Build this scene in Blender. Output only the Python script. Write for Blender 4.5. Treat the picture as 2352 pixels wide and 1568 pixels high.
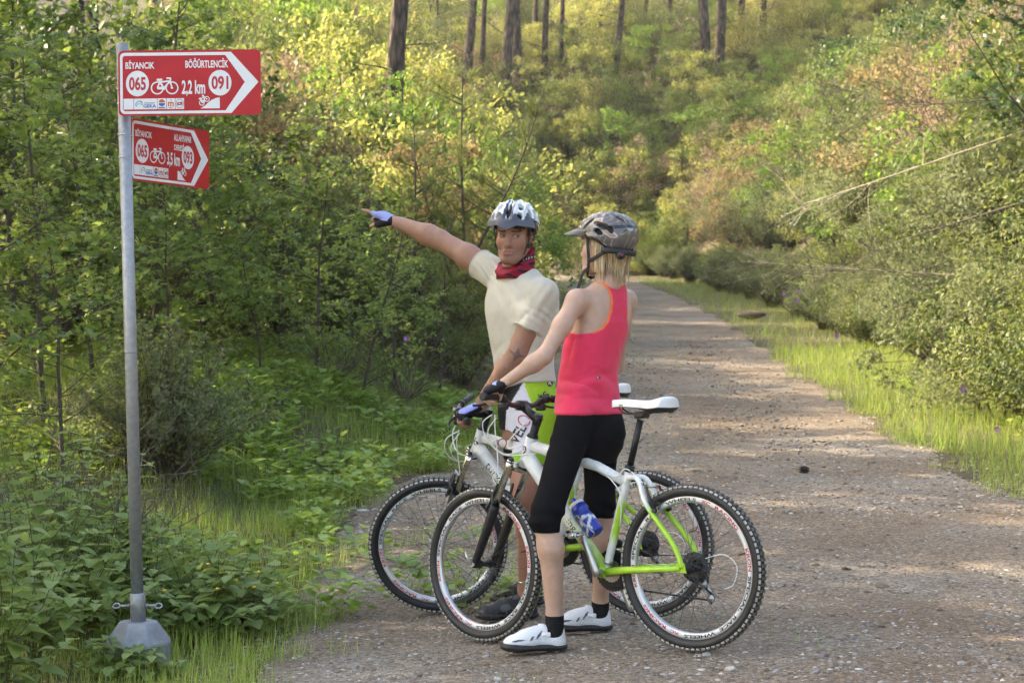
import bpy, bmesh, math, random
import numpy as np
from mathutils import Vector, Matrix, noise as mnoise
from mathutils.bvhtree import BVHTree
for _o in list(bpy.data.objects): bpy.data.objects.remove(_o)
SC = bpy.context.scene
COL = SC.collection
rnd = random.Random(7)
R_ = math.radians
# ------------------------------------------------------------------ camera
CAMH = 1.25; FPX = 4500.0
cam = bpy.data.cameras.new('camera'); cam_o = bpy.data.objects.new('camera', cam); COL.objects.link(cam_o)
cam.sensor_width = 36; cam.lens = FPX/2352*36; cam.clip_end = 2000; cam.clip_start = .1
cam_o.location = (0, 0, CAMH); cam_o.rotation_euler = (R_(90), 0, 0)
cam.dof.use_dof = True; cam.dof.focus_distance = 8.35; cam.dof.aperture_fstop = 8.0
SC.camera = cam_o
# ------------------------------------------------------------------ light
SUN_EL, SUN_AZ = 31.0, -68.0         # azimuth: degrees to the camera's right of the view direction
w = bpy.data.worlds.new('World'); SC.world = w; w.use_nodes = True
nt = w.node_tree; nt.nodes.clear()
sky = nt.nodes.new('ShaderNodeTexSky'); sky.sky_type = 'NISHITA'; sky.sun_disc = False
sky.sun_elevation = R_(SUN_EL); sky.sun_rotation = R_(SUN_AZ); sky.air_density = 1.0; sky.dust_density = 3.0; sky.ozone_density = 1.0
bgn = nt.nodes.new('ShaderNodeBackground'); bgn.inputs['Strength'].default_value = .15
wo = nt.nodes.new('ShaderNodeOutputWorld')
nt.links.new(sky.outputs[0], bgn.inputs[0]); nt.links.new(bgn.outputs[0], wo.inputs[0])
sl = bpy.data.lights.new('sun', 'SUN'); sl.energy = 2.9; sl.angle = R_(.55); sl.color = (1, .90, .74)
sun = bpy.data.objects.new('sun', sl); COL.objects.link(sun)
_sd = Vector((math.sin(R_(SUN_AZ))*math.cos(R_(SUN_EL)), math.cos(R_(SUN_AZ))*math.cos(R_(SUN_EL)), math.sin(R_(SUN_EL))))
sun.rotation_euler = (-_sd).to_track_quat('-Z', 'Y').to_euler(); sun.location = _sd*60
vs = SC.view_settings; vs.view_transform = 'Standard'; vs.look = 'None'; vs.gamma = 1; vs.use_curve_mapping = False
vs.exposure = 2.2
vs.use_white_balance = True; vs.white_balance_temperature = 7500; vs.white_balance_tint = 10
SC.render.engine = 'CYCLES'; SC.cycles.use_denoising = True
SC.cycles.use_adaptive_sampling = True; SC.cycles.adaptive_threshold = .05
SC.cycles.max_bounces = 5; SC.cycles.diffuse_bounces = 2; SC.cycles.glossy_bounces = 1; SC.cycles.transmission_bounces = 3; SC.cycles.transparent_max_bounces = 4
SC.cycles.caustics_reflective = False; SC.cycles.caustics_refractive = False
# ------------------------------------------------------------------ helpers
def at(px, py, D):
    """a point of the place seen at (px, py) of the 2352x1568 photograph, D metres ahead"""
    return Vector(((px-1176)/FPX*D, D, CAMH-(py-784)/FPX*D))
def smooth(a, b, x):
    t = np.clip((x-a)/(b-a), 0, 1); return t*t*(3-2*t)
def tag(o, label=None, cat=None, group=None, kind=None):
    if label: o['label'] = label
    if cat: o['category'] = cat
    if group: o['group'] = group
    if kind: o['kind'] = kind
    return o
def empty(name, loc, label=None, cat=None, group=None, rz=0):
    o = bpy.data.objects.new(name, None); COL.objects.link(o); o.location = loc; o.rotation_euler = (0, 0, rz)
    o.empty_display_size = .1
    return tag(o, label, cat, group)
def link(name, me, parent=None, mat=None):
    o = bpy.data.objects.new(name, me); COL.objects.link(o)
    if mat is not None: me.materials.clear(); me.materials.append(mat)
    if parent is not None: o.parent = parent
    return o
def np_mesh(name, V, F, smooth_=True, cols=None, colname='col'):
    """V (n,3), F either (m,k) array or list of tuples"""
    me = bpy.data.meshes.new(name)
    V = np.asarray(V, dtype=np.float32)
    if isinstance(F, np.ndarray):
        m, k = F.shape
        me.vertices.add(len(V)); me.vertices.foreach_set('co', V.ravel())
        me.loops.add(m*k); me.loops.foreach_set('vertex_index', F.astype(np.int32).ravel())
        me.polygons.add(m); me.polygons.foreach_set('loop_start', np.arange(0, m*k, k, dtype=np.int32))
        me.update(calc_edges=True)
    else:
        me.from_pydata([tuple(v) for v in V], [], F)
    if smooth_: me.polygons.foreach_set('use_smooth', np.ones(len(me.polygons), dtype=bool))
    if cols is not None:
        at_ = me.color_attributes.new(colname, 'FLOAT_COLOR', 'POINT')
        c = np.ones((len(V), 4), dtype=np.float32); c[:, :3] = cols
        at_.data.foreach_set('color', c.ravel())
    me.validate()
    return me
class MB:
    """collects simple shapes, builds ONE mesh object"""
    def __init__(s): s.v = []; s.f = []; s.sm = []
    def add(s, vs, fs, sm=True):
        b = len(s.v); s.v += [tuple(v) for v in vs]; s.f += [tuple(i+b for i in f) for f in fs]; s.sm += [sm]*len(fs); return s
    def box(s, c, d, M=None, bev=0):
        cx, cy, cz = c; x, y, z = d[0]/2, d[1]/2, d[2]/2
        if bev > 0:
            b = min(bev, x*.9, y*.9, z*.9); vs = []; idx = {}
            for sx in (-1, 1):
                for sy in (-1, 1):
                    for sz in (-1, 1):
                        for ax in range(3):
                            q = [sx*(x-b), sy*(y-b), sz*(z-b)]; q[ax] = (sx*x, sy*y, sz*z)[ax]
                            idx[(sx, sy, sz, ax)] = len(vs); vs.append(q)
            fs = []
            for ax in range(3):
                u, v_ = [a for a in range(3) if a != ax]
                for sg in (-1, 1):
                    q = []
                    for (a, b2) in ((-1, -1), (1, -1), (1, 1), (-1, 1)):
                        k = [0, 0, 0]; k[ax] = sg; k[u] = a; k[v_] = b2; q.append(idx[(k[0], k[1], k[2], ax)])
                    fs.append(q)
            for ax in range(3):
                u, v_ = [a for a in range(3) if a != ax]
                for su in (-1, 1):
                    for sv in (-1, 1):
                        k1 = [0, 0, 0]; k1[u] = su; k1[v_] = sv; k2 = list(k1); k1[ax] = -1; k2[ax] = 1
                        fs.append([idx[(*k1, u)], idx[(*k2, u)], idx[(*k2, v_)], idx[(*k1, v_)]])
            for sx in (-1, 1):
                for sy in (-1, 1):
                    for sz in (-1, 1): fs.append([idx[(sx, sy, sz, a)] for a in range(3)])
        else:
            vs = [(a*x, b*y, e*z) for a in (-1, 1) for b in (-1, 1) for e in (-1, 1)]
            fs = [(0, 1, 3, 2), (4, 6, 7, 5), (0, 4, 5, 1), (2, 3, 7, 6), (0, 2, 6, 4), (1, 5, 7, 3)]
        vs = [Vector(q) for q in vs]
        if M is not None: vs = [M @ q for q in vs]
        vs = [q+Vector(c) for q in vs]
        return s.add(vs, fs, False)
    def tube(s, path, r, n=10, closed=False, caps=True, flat=None, ref=None, sm=True):
        """flat=(a,b): section scale; r scalar or per point"""
        P = [Vector(p) for p in path]; m = len(P)
        rr = r if hasattr(r, '__len__') else [r]*m
        T = []
        for i in range(m):
            if closed: t = P[(i+1) % m]-P[i-1]
            else: t = P[min(i+1, m-1)]-P[max(i-1, 0)]
            T.append(t.normalized() if t.length > 1e-9 else Vector((0, 0, 1)))
        u = Vector(ref) if ref is not None else (Vector((0, 0, 1)) if abs(T[0].z) < .9 else Vector((1, 0, 0)))
        vs = []; prev = None
        fa, fb = flat if flat else (1, 1)
        for i in range(m):
            if ref is not None: u0 = Vector(ref)
            else: u0 = u if prev is None else prev
            u0 = u0-T[i]*u0.dot(T[i])
            if u0.length < 1e-6: u0 = T[i].orthogonal()
            u0.normalize(); prev = u0; v_ = T[i].cross(u0)
            for k in range(n):
                a = 2*math.pi*k/n
                vs.append(P[i]+u0*(math.cos(a)*rr[i]*fa)+v_*(math.sin(a)*rr[i]*fb))
        fs = []
        for i in range(m if closed else m-1):
            j = (i+1) % m
            for k in range(n):
                l = (k+1) % n; fs.append((i*n+k, i*n+l, j*n+l, j*n+k))
        if caps and not closed: fs += [tuple(range(n))[::-1], tuple((m-1)*n+k for k in range(n))]
        s.add(vs, fs, sm)
        if caps and not closed: s.sm[-1] = s.sm[-2] = False
        return s
    def lathe(s, prof, o=(0, 0, 0), axis=(0, 0, 1), n=24, closed=False, sm=True, arc=None):
        ax = Vector(axis).normalized(); u = ax.orthogonal().normalized(); v_ = ax.cross(u); o = Vector(o); vs = []; m = len(prof)
        for (r, h) in prof:
            for k in range(n):
                a = 2*math.pi*k/n; vs.append(o+ax*h+u*(r*math.cos(a))+v_*(r*math.sin(a)))
        fs = []
        for i in range(m if closed else m-1):
            j = (i+1) % m
            for k in range(n):
                l = (k+1) % n; fs.append((i*n+k, i*n+l, j*n+l, j*n+k))
        if not closed:
            if prof[0][0] > 1e-6: fs.append(tuple(range(n))[::-1])
            if prof[-1][0] > 1e-6: fs.append(tuple((m-1)*n+k for k in range(n)))
        return s.add(vs, fs, sm)
    def prism(s, poly, t0, t1, M=None):
        """2D outline (x,y) extruded along local z"""
        n = len(poly); vs = [Vector((x, y, t0)) for x, y in poly]+[Vector((x, y, t1)) for x, y in poly]
        if M is not None: vs = [M @ q for q in vs]
        fs = [tuple(range(n))[::-1], tuple(range(n, 2*n))]+[(i, (i+1) % n, n+(i+1) % n, n+i) for i in range(n)]
        return s.add(vs, fs, False)
    def sphere(s, c, r, n=12, sc=(1, 1, 1)):
        m = n//2; c = Vector(c); vs = [c+Vector((0, 0, r*sc[2]))]
        for i in range(1, m):
            t = math.pi*i/m
            for k in range(n):
                a = 2*math.pi*k/n; vs.append(c+Vector((r*sc[0]*math.sin(t)*math.cos(a), r*sc[1]*math.sin(t)*math.sin(a), r*sc[2]*math.cos(t))))
        vs.append(c-Vector((0, 0, r*sc[2]))); fs = []
        for k in range(n): fs.append((0, 1+k, 1+(k+1) % n))
        for i in range(m-2):
            for k in range(n):
                l = (k+1) % n; fs.append((1+i*n+k, 1+(i+1)*n+k, 1+(i+1)*n+l, 1+i*n+l))
        b = 1+(m-2)*n; e = len(vs)-1
        for k in range(n): fs.append((b+k, e, b+(k+1) % n))
        return s.add(vs, fs)
    def mesh(s, name):
        me = bpy.data.meshes.new(name); me.from_pydata(s.v, [], s.f)
        me.polygons.foreach_set('use_smooth', s.sm)
        bm = bmesh.new(); bm.from_mesh(me); bmesh.ops.recalc_face_normals(bm, faces=bm.faces); bm.to_mesh(me); bm.free()
        return me
    def build(s, name, mat, parent=None): return link(name, s.mesh(name), parent, mat)
def spline(pts, n=8):
    """Catmull-Rom through pts"""
    P = [Vector(p) for p in pts]; out = []
    for i in range(len(P)-1):
        a, b, c, d = P[max(i-1, 0)], P[i], P[i+1], P[min(i+2, len(P)-1)]
        for k in range(n):
            t = k/n
            out.append(.5*((2*b)+(c-a)*t+(2*a-5*b+4*c-d)*t*t+(3*b-a-3*c+d)*t**3))
    out.append(P[-1]); return out
# ------------------------------------------------------------------ materials
def new_mat(name):
    m = bpy.data.materials.new(name); m.use_nodes = True; n = m.node_tree.nodes; l = m.node_tree.links
    return m, n, l, n['Principled BSDF']
def ramp(n, stops):
    r = n.new('ShaderNodeValToRGB'); e = r.color_ramp.elements
    while len(e) < len(stops): e.new(.5)
    for k, (p, c) in enumerate(stops): e[k].position = p; e[k].color = (*c, 1) if len(c) == 3 else c
    return r
def pmat(name, col, rough=.5, metal=0, var=.12, scale=40, bump=0, bscale=200, coat=0, spec=.5, sheen=0, sss=0):
    """painted / plastic / cloth surface: base colour broken up by noise, a little fine relief"""
    m, n, l, b = new_mat(name)
    tc = n.new('ShaderNodeTexCoord'); nz = n.new('ShaderNodeTexNoise'); nz.inputs['Scale'].default_value = scale; nz.inputs['Detail'].default_value = 4
    l.new(tc.outputs['Object'], nz.inputs['Vector'])
    r = ramp(n, [(.3, [c*(1-var) for c in col]), (.7, [min(1, c*(1+var)) for c in col])])
    l.new(nz.outputs['Fac'], r.inputs[0]); l.new(r.outputs[0], b.inputs['Base Color'])
    b.inputs['Roughness'].default_value = rough; b.inputs['Metallic'].default_value = metal
    b.inputs['Specular IOR Level'].default_value = spec; b.inputs['Coat Weight'].default_value = coat; b.inputs['Coat Roughness'].default_value = .15
    if sheen: b.inputs['Sheen Weight'].default_value = sheen
    if sss: b.inputs['Subsurface Weight'].default_value = sss; b.inputs['Subsurface Radius'].default_value = (.012, .005, .003); b.inputs['Subsurface Scale'].default_value = .3
    if bump:
        n2 = n.new('ShaderNodeTexNoise'); n2.inputs['Scale'].default_value = bscale; n2.inputs['Detail'].default_value = 3
        l.new(tc.outputs['Object'], n2.inputs['Vector'])
        bp = n.new('ShaderNodeBump'); bp.inputs['Strength'].default_value = bump; bp.inputs['Distance'].default_value = .002
        l.new(n2.outputs['Fac'], bp.inputs['Height']); l.new(bp.outputs[0], b.inputs['Normal'])
    return m
def vmat(name, rough=.5, var=.1, scale=60, bump=0, bscale=200, spec=.5, metal=0, coat=0, sss=0, attr='col', sheen=0):
    """own colours of the thing stored per vertex (print, panels, skin tones) with noise on top"""
    m, n, l, b = new_mat(name)
    at_ = n.new('ShaderNodeVertexColor'); at_.layer_name = attr
    tc = n.new('ShaderNodeTexCoord'); nz = n.new('ShaderNodeTexNoise'); nz.inputs['Scale'].default_value = scale; nz.inputs['Detail'].default_value = 4
    l.new(tc.outputs['Object'], nz.inputs['Vector'])
    mr = n.new('ShaderNodeMapRange'); mr.inputs[1].default_value = .3; mr.inputs[2].default_value = .7; mr.inputs[3].default_value = 1-var; mr.inputs[4].default_value = 1+var
    l.new(nz.outputs['Fac'], mr.inputs[0])
    mx = n.new('ShaderNodeVectorMath'); mx.operation = 'SCALE'; l.new(at_.outputs[0], mx.inputs[0]); l.new(mr.outputs[0], mx.inputs['Scale'])
    l.new(mx.outputs[0], b.inputs['Base Color'])
    b.inputs['Roughness'].default_value = rough; b.inputs['Specular IOR Level'].default_value = spec; b.inputs['Metallic'].default_value = metal; b.inputs['Coat Weight'].default_value = coat
    if sheen: b.inputs['Sheen Weight'].default_value = sheen
    if sss: b.inputs['Subsurface Weight'].default_value = sss; b.inputs['Subsurface Radius'].default_value = (.012, .005, .003); b.inputs['Subsurface Scale'].default_value = .3
    if bump:
        n2 = n.new('ShaderNodeTexNoise'); n2.inputs['Scale'].default_value = bscale; n2.inputs['Detail'].default_value = 3
        l.new(tc.outputs['Object'], n2.inputs['Vector'])
        bp = n.new('ShaderNodeBump'); bp.inputs['Strength'].default_value = bump; bp.inputs['Distance'].default_value = .002
        l.new(n2.outputs['Fac'], bp.inputs['Height']); l.new(bp.outputs[0], b.inputs['Normal'])
    return m
def leaf_mat(name, stops, trans=.45, rough=.45, spec=.4, tcol=1.5, objvar=True):
    """leaves: each leaf its own tint out of the ramp, light shining through"""
    m, n, l, b = new_mat(name)
    g = n.new('ShaderNodeNewGeometry'); oi = n.new('ShaderNodeObjectInfo')
    r = ramp(n, stops)
    if objvar:
        ad = n.new('ShaderNodeMath'); ad.operation = 'MULTIPLY_ADD'; ad.inputs[1].default_value = .72; l.new(g.outputs['Random Per Island'], ad.inputs[0])
        a2 = n.new('ShaderNodeMath'); a2.operation = 'MULTIPLY'; a2.inputs[1].default_value = .28; l.new(oi.outputs['Random'], a2.inputs[0]); l.new(a2.outputs[0], ad.inputs[2])
        l.new(ad.outputs[0], r.inputs[0])
    else: l.new(g.outputs['Random Per Island'], r.inputs[0])
    l.new(r.outputs[0], b.inputs['Base Color']); b.inputs['Roughness'].default_value = rough; b.inputs['Specular IOR Level'].default_value = spec
    t = n.new('ShaderNodeBsdfTranslucent'); hs = n.new('ShaderNodeHueSaturation'); hs.inputs['Value'].default_value = tcol; hs.inputs['Saturation'].default_value = 1.0; hs.inputs['Hue'].default_value = .485
    l.new(r.outputs[0], hs.inputs['Color']); l.new(hs.outputs[0], t.inputs[0])
    mx = n.new('ShaderNodeMixShader'); mx.inputs[0].default_value = trans
    l.new(b.outputs[0], mx.inputs[1]); l.new(t.outputs[0], mx.inputs[2]); l.new(mx.outputs[0], n['Material Output'].inputs[0])
    return m
# ------------------------------------------------------------------ the lie of the land
_RY = [-40, 0, 8, 13, 17, 22, 26, 32, 40, 54, 64, 72, 78, 84, 90, 98]
_RL = [-2.2, -1.5, -1.25, -1.35, -.25, .12, .25, .6, 1.0, 1.4, 1.5, .9, -1.0, -6, -16, -40]
_RR = [5.5, 5.2, 4.7, 3.5, 3.55, 3.85, 3.95, 4.2, 4.55, 4.9, 4.9, 4.9, 4.8, 4.2, 1, -34]
def road_l(Y): return np.interp(Y, _RY, _RL)
def road_r(Y): return np.interp(Y, _RY, _RR)
def softp(x, k): return .5*(x+np.sqrt(x*x+k*k))-.5*k*np.exp(-np.abs(x)/k)   # smooth max(x, 0)
def vnoise(X, Y, s=1.0, seed=0):
    X = np.asarray(X, float); Y = np.asarray(Y, float)
    return (np.sin(X*1.7*s+Y*.9*s+seed)+np.sin(X*-.8*s+Y*2.1*s+seed*2.3+1)+np.sin(X*3.1*s+Y*1.3*s+seed*1.7+2)*.5+np.sin(X*.6*s-Y*3.7*s+seed*.7)*.5)/3
def terr(X, Y):
    X = np.asarray(X, float); Y = np.asarray(Y, float)
    z = .055*softp(Y-9.3, 1.0)
    near = 1-smooth(11, 20, Y)
    z = z+near*.062*np.clip(X-.3, -1.9, .9)              # the road leans towards its ditch
    l, r = road_l(Y), road_r(Y)
    dr = X-(np.where(Y > 78, 4.8, r)+1.3); gap = 1+.10*np.sin(Y*.33)
    z = z+gap*(1-.6*smooth(84, 100, Y))*smooth(0, 1.2, dr)*np.where(dr > 0, .80*softp(dr-.4, .6)-.55*softp(dr-7.5, 2), 0)
    dl = (l-.3)-X
    gr = smooth(9.5, 15, Y)
    z = z+np.where(dl > 0, .55*smooth(0, 1.5, dl)*smooth(9.8, 16, Y), 0)
    hill = .16*softp(Y-24, 4)*(1-smooth(70, 86, Y))+3.0*smooth(70, 86, Y)+.0*Y+.20*softp(-X-4, 3)*smooth(9, 16, Y)
    z = z+np.where(dl > 0, hill*smooth(.3, 6, dl), 0)
    z = z+np.where(dr > 0, 0, 1)*0+.66*softp(Y-86.5, 1.5)*smooth(-60, -10, X)-.44*softp(Y-101, 4)*smooth(-60, -10, X)+.25*softp(Y-86.5, 2)*(1-smooth(-60, -10, X))
    rough_ = smooth(.2, 2.5, np.maximum(dl, dr))
    z = z+rough_*(.10*vnoise(X, Y, .9)+.05*vnoise(X, Y, 2.3, 4))+.008*vnoise(X, Y, 3.1, 2)
    return z
def th(x, y): return float(terr(x, y))
def on_road(X, Y, m=0.): return (X > road_l(Y)-m) & (X < road_r(Y)+m)
# ground sheet
ys = np.concatenate([np.linspace(-40, 5, 12), np.linspace(5.4, 20, 90), np.linspace(20.5, 60, 90), np.linspace(61, 110, 50), np.linspace(115, 300, 40)])
xs = np.concatenate([np.linspace(-160, -32, 22), np.linspace(-30, -6, 36), np.linspace(-5.7, 8, 92), np.linspace(8.6, 30, 36), np.linspace(34, 160, 20)])
XX, YY = np.meshgrid(xs, ys)
ZZ = terr(XX, YY)-.05*np.where(on_road(XX, YY, -.35), 1, 0)
def grid_faces(ny, nx):
    i = np.arange(ny*nx).reshape(ny, nx)
    return np.stack([i[:-1, :-1], i[:-1, 1:], i[1:, 1:], i[1:, :-1]], -1).reshape(-1, 4)
m, n, l, b = new_mat('forest_soil')
tc = n.new('ShaderNodeTexCoord'); nz = n.new('ShaderNodeTexNoise'); nz.inputs['Scale'].default_value = 1.3; nz.inputs['Detail'].default_value = 8; nz.inputs['Roughness'].default_value = .7
l.new(tc.outputs['Object'], nz.inputs['Vector'])
r = ramp(n, [(.3, (.045, .04, .018)), (.5, (.10, .075, .035)), (.62, (.075, .085, .03)), (.75, (.16, .11, .06))])
l.new(nz.outputs['Fac'], r.inputs[0]); l.new(r.outputs[0], b.inputs['Base Color']); b.inputs['Roughness'].default_value = .95
bp = n.new('ShaderNodeBump'); bp.inputs['Strength'].default_value = .7; bp.inputs['Distance'].default_value = .04
n2 = n.new('ShaderNodeTexNoise'); n2.inputs['Scale'].default_value = 25; n2.inputs['Detail'].default_value = 6; l.new(tc.outputs['Object'], n2.inputs['Vector'])
l.new(n2.outputs['Fac'], bp.inputs['Height']); l.new(bp.outputs[0], b.inputs['Normal'])
MAT_SOIL = m
ground = link('ground', np_mesh('ground', np.stack([XX, YY, ZZ], -1).reshape(-1, 3), grid_faces(*XX.shape)), mat=MAT_SOIL)
tag(ground, kind='structure')
# gravel road
m, n, l, b = new_mat('gravel')
tc = n.new('ShaderNodeTexCoord')
n1 = n.new('ShaderNodeTexNoise'); n1.inputs['Scale'].default_value = .9; n1.inputs['Detail'].default_value = 6
n2 = n.new('ShaderNodeTexNoise'); n2.inputs['Scale'].default_value = 60; n2.inputs['Detail'].default_value = 8; n2.inputs['Roughness'].default_value = .75
vo = n.new('ShaderNodeTexVoronoi'); vo.inputs['Scale'].default_value = 55
vo2 = n.new('ShaderNodeTexVoronoi'); vo2.inputs['Scale'].default_value = 130
for q in (n1, n2, vo, vo2): l.new(tc.outputs['Object'], q.inputs['Vector'])
r1 = ramp(n, [(.3, (.20, .15, .105)), (.5, (.25, .207, .16)), (.7, (.285, .262, .225))]); l.new(n1.outputs['Fac'], r1.inputs[0])
r2 = ramp(n, [(.28, (.38, .38, .38)), (.5, (1, 1, 1)), (.72, (1.7, 1.66, 1.6))]); l.new(n2.outputs['Fac'], r2.inputs[0])
mx = n.new('ShaderNodeMix'); mx.data_type = 'RGBA'; mx.blend_type = 'MULTIPLY'; mx.inputs[0].default_value = 1
l.new(r1.outputs[0], mx.inputs[6]); l.new(r2.outputs[0], mx.inputs[7])
rc_ = ramp(n, [(0, (.55, .5, .45)), (.5, (1, .97, .93)), (1, (1.5, 1.45, 1.4))]); sp = n.new('ShaderNodeSeparateColor'); l.new(vo.outputs['Color'], sp.inputs[0]); l.new(sp.outputs[0], rc_.inputs[0])
m2 = n.new('ShaderNodeMix'); m2.data_type = 'RGBA'; m2.blend_type = 'MULTIPLY'; m2.inputs[0].default_value = .75
l.new(mx.outputs[2], m2.inputs[6]); l.new(rc_.outputs[0], m2.inputs[7]); l.new(m2.outputs[2], b.inputs['Base Color'])
b.inputs['Roughness'].default_value = .9; b.inputs['Specular IOR Level'].default_value = .25
ad = n.new('ShaderNodeMath'); ad.operation = 'ADD'; l.new(vo.outputs['Distance'], ad.inputs[0]); l.new(vo2.outputs['Distance'], ad.inputs[1])
bp = n.new('ShaderNodeBump'); bp.invert = True; bp.inputs['Strength'].default_value = .8; bp.inputs['Distance'].default_value = .012
l.new(ad.outputs[0], bp.inputs['Height']); l.new(bp.outputs[0], b.inputs['Normal'])
MAT_GRAVEL = m
rys = np.concatenate([np.linspace(-10, 6, 12), np.linspace(6.3, 20, 120), np.linspace(20.4, 50, 90), np.linspace(51, 97, 70)])
us = np.linspace(0, 1, 61)
RY, UU = np.meshgrid(rys, us, indexing='ij')
RX = road_l(RY)+.12*vnoise(RY*0, RY, 1.6, 3)+(road_r(RY)-road_l(RY)+.2*vnoise(RY*0+5, RY, 1.1, 8))*UU
edge = np.minimum(UU, 1-UU)*(road_r(RY)-road_l(RY))
RZ = terr(RX, RY)-.05*(1-smooth(0, .3, edge))+.006*vnoise(RX, RY, 9, 1)*smooth(0, .3, edge)+.004
# two wheel tracks worn in
for q in (.30, .68): RZ = RZ-.015*np.exp(-((UU-q)/.09)**2)*smooth(12, 22, RY)
road = link('road', np_mesh('road', np.stack([RX, RY, RZ], -1).reshape(-1, 3), grid_faces(*RX.shape)), mat=MAT_GRAVEL)
tag(road, kind='structure')
# ------------------------------------------------------------------ flat print: text and marks
_tc = {}
def text_geo(s, bold=.0, res=3):
    """outline of a word, as filled faces: verts (n,2) with height of capitals ~1, faces"""
    k = (s, bold, res)
    if k in _tc: return _tc[k]
    cu = bpy.data.curves.new('t', 'FONT'); cu.body = s; cu.resolution_u = res; cu.offset = bold; cu.fill_mode = 'FRONT'
    o = bpy.data.objects.new('t', cu); COL.objects.link(o)
    dg = bpy.context.evaluated_depsgraph_get(); me = bpy.data.meshes.new_from_object(o.evaluated_get(dg))
    V = np.array([v.co[:2] for v in me.vertices]).reshape(-1, 2); F = [tuple(p.vertices) for p in me.polygons]
    bpy.data.objects.remove(o); bpy.data.meshes.remove(me); bpy.data.curves.remove(cu)
    _tc[k] = (V, F); return V, F
def text_fit(s, x0, y0, x1, y1, bold=.03):
    """the word stretched into the box"""
    V, F = text_geo(s, bold); mn, mx_ = V.min(0), V.max(0)
    q = (V-mn)/(mx_-mn); return np.stack([x0+q[:, 0]*(x1-x0), y0+q[:, 1]*(y1-y0)], -1), F
def disc(cx, cy, rx, ry=None, n=32):
    ry = ry or rx; a = np.linspace(0, 2*math.pi, n, endpoint=False)
    return np.stack([cx+rx*np.cos(a), cy+ry*np.sin(a)], -1), [tuple(range(n))]
def ring(cx, cy, rx, ry, w, n=32, a0=0, a1=2*math.pi):
    full = abs(a1-a0-2*math.pi) < 1e-6
    a = np.linspace(a0, a1, n, endpoint=not full); c, s = np.cos(a), np.sin(a)
    V = np.concatenate([np.stack([cx+rx*c, cy+ry*s], -1), np.stack([cx+(rx-w)*c, cy+(ry-w)*s], -1)])
    F = [(i, (i+1) % n, n+(i+1) % n, n+i) for i in range(n if full else n-1)]
    return V, F
def bar2(x0, y0, x1, y1, w):
    d = np.array([x1-x0, y1-y0], float); d /= np.linalg.norm(d); p = np.array([-d[1], d[0]])*w/2
    a, b_ = np.array([x0, y0]), np.array([x1, y1])
    return np.array([a-p, b_-p, b_+p, a+p]), [(0, 1, 2, 3)]
def poly2(*pts): return np.array(pts, float), [tuple(range(len(pts)))]
def cat2(*parts):
    V = []; F = []; b_ = 0
    for v, f in parts: V.append(v); F += [tuple(i+b_ for i in q) for q in f]; b_ += len(v)
    return np.concatenate(V), F
def bike_icon(x0, y0, x1, y1, w, flip=False):
    """little bicycle in the box, facing +x; y down"""
    W, H = x1-x0, y1-y0
    def X(u): return x0+(1-u if flip else u)*W
    def Y(v): return y0+v*H
    R = .235*W
    a = (X(.17)+0, y1-R); b_ = (X(.83), y1-R)
    a = (x0+R, y1-R); b_ = (x1-R, y1-R)
    if flip: a, b_ = b_, a
    bb = ((a[0]*.56+b_[0]*.44), y1-R*.95); st = (X(.31), Y(.22)); ht = (X(.70), Y(.20)); hb = (X(.62), Y(.02)); ss = (X(.33), Y(.27))
    P = [ring(*a, R, R, w*.85), ring(*b_, R, R, w*.85), bar2(*a, *ss, w), bar2(*a, *bb, w*1.7), bar2(*bb, *ss, w), bar2(*bb, *ht, w), bar2(*ss, *ht, w*1.05),
         bar2(*b_, *ht, w), bar2(*ht, X(.72), Y(.05), w), bar2(X(.73), Y(.04), X(.57), Y(.04), w), bar2(X(.22), Y(.13), X(.42), Y(.13), w*1.4), bar2(*ss, X(.31), Y(.12), w), disc(*b_, w*.8, n=10), disc(*bb, w*1.2, n=12)]
    return P
def layer(name, parts, M, parent, mat, h, label=None):
    """flat print lying h metres proud of the panel; M maps (x, y, h) of the panel to its object"""
    hh = h
    if isinstance(parts, list):
        hh = np.concatenate([np.full(len(v), h+.00012*i) for i, (v, f) in enumerate(parts)])
        V, F = cat2(*parts)
    else: V, F = parts; hh = np.full(len(V), h)
    vs_ = [M @ Vector((x, y, q)) for (x, y), q in zip(V, hh)]
    me = bpy.data.meshes.new(name); me.from_pydata(vs_, [], F); 
    o = link(name, me, parent, mat)
    if label: o['label'] = label
    return o
RED = pmat('sign_red', (.50, .014, .022), .38, var=.10, scale=9, spec=.35)
WHITE = pmat('sign_white', (.78, .79, .80), .42, var=.03, scale=9, spec=.35)
GALV = pmat('galvanised', (.34, .35, .36), .5, .6, var=.12, scale=45, bump=.12, bscale=90)
TIE = pmat('tie_white', (.75, .76, .76), .4, var=.03)
ALU = pmat('sign_back', (.5, .5, .5), .4, .8)
BLUEP = pmat('print_blue', (.03, .10, .42), .45, var=.03); LBLUE = pmat('print_light_blue', (.22, .45, .66), .45, var=.03); ORANGEP = pmat('print_orange', (.55, .12, .03), .45, var=.03)
YELP = pmat('print_yellow', (.6, .42, .05), .45, var=.03); GREYP = pmat('print_grey', (.25, .26, .28), .45, var=.03); GREENP = pmat('print_green', (.18, .40, .08), .45, var=.03)
BLACKP = pmat('print_black', (.015, .015, .018), .45, var=.1); REDP = pmat('print_red', (.5, .02, .035), .4, var=.05)
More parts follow.
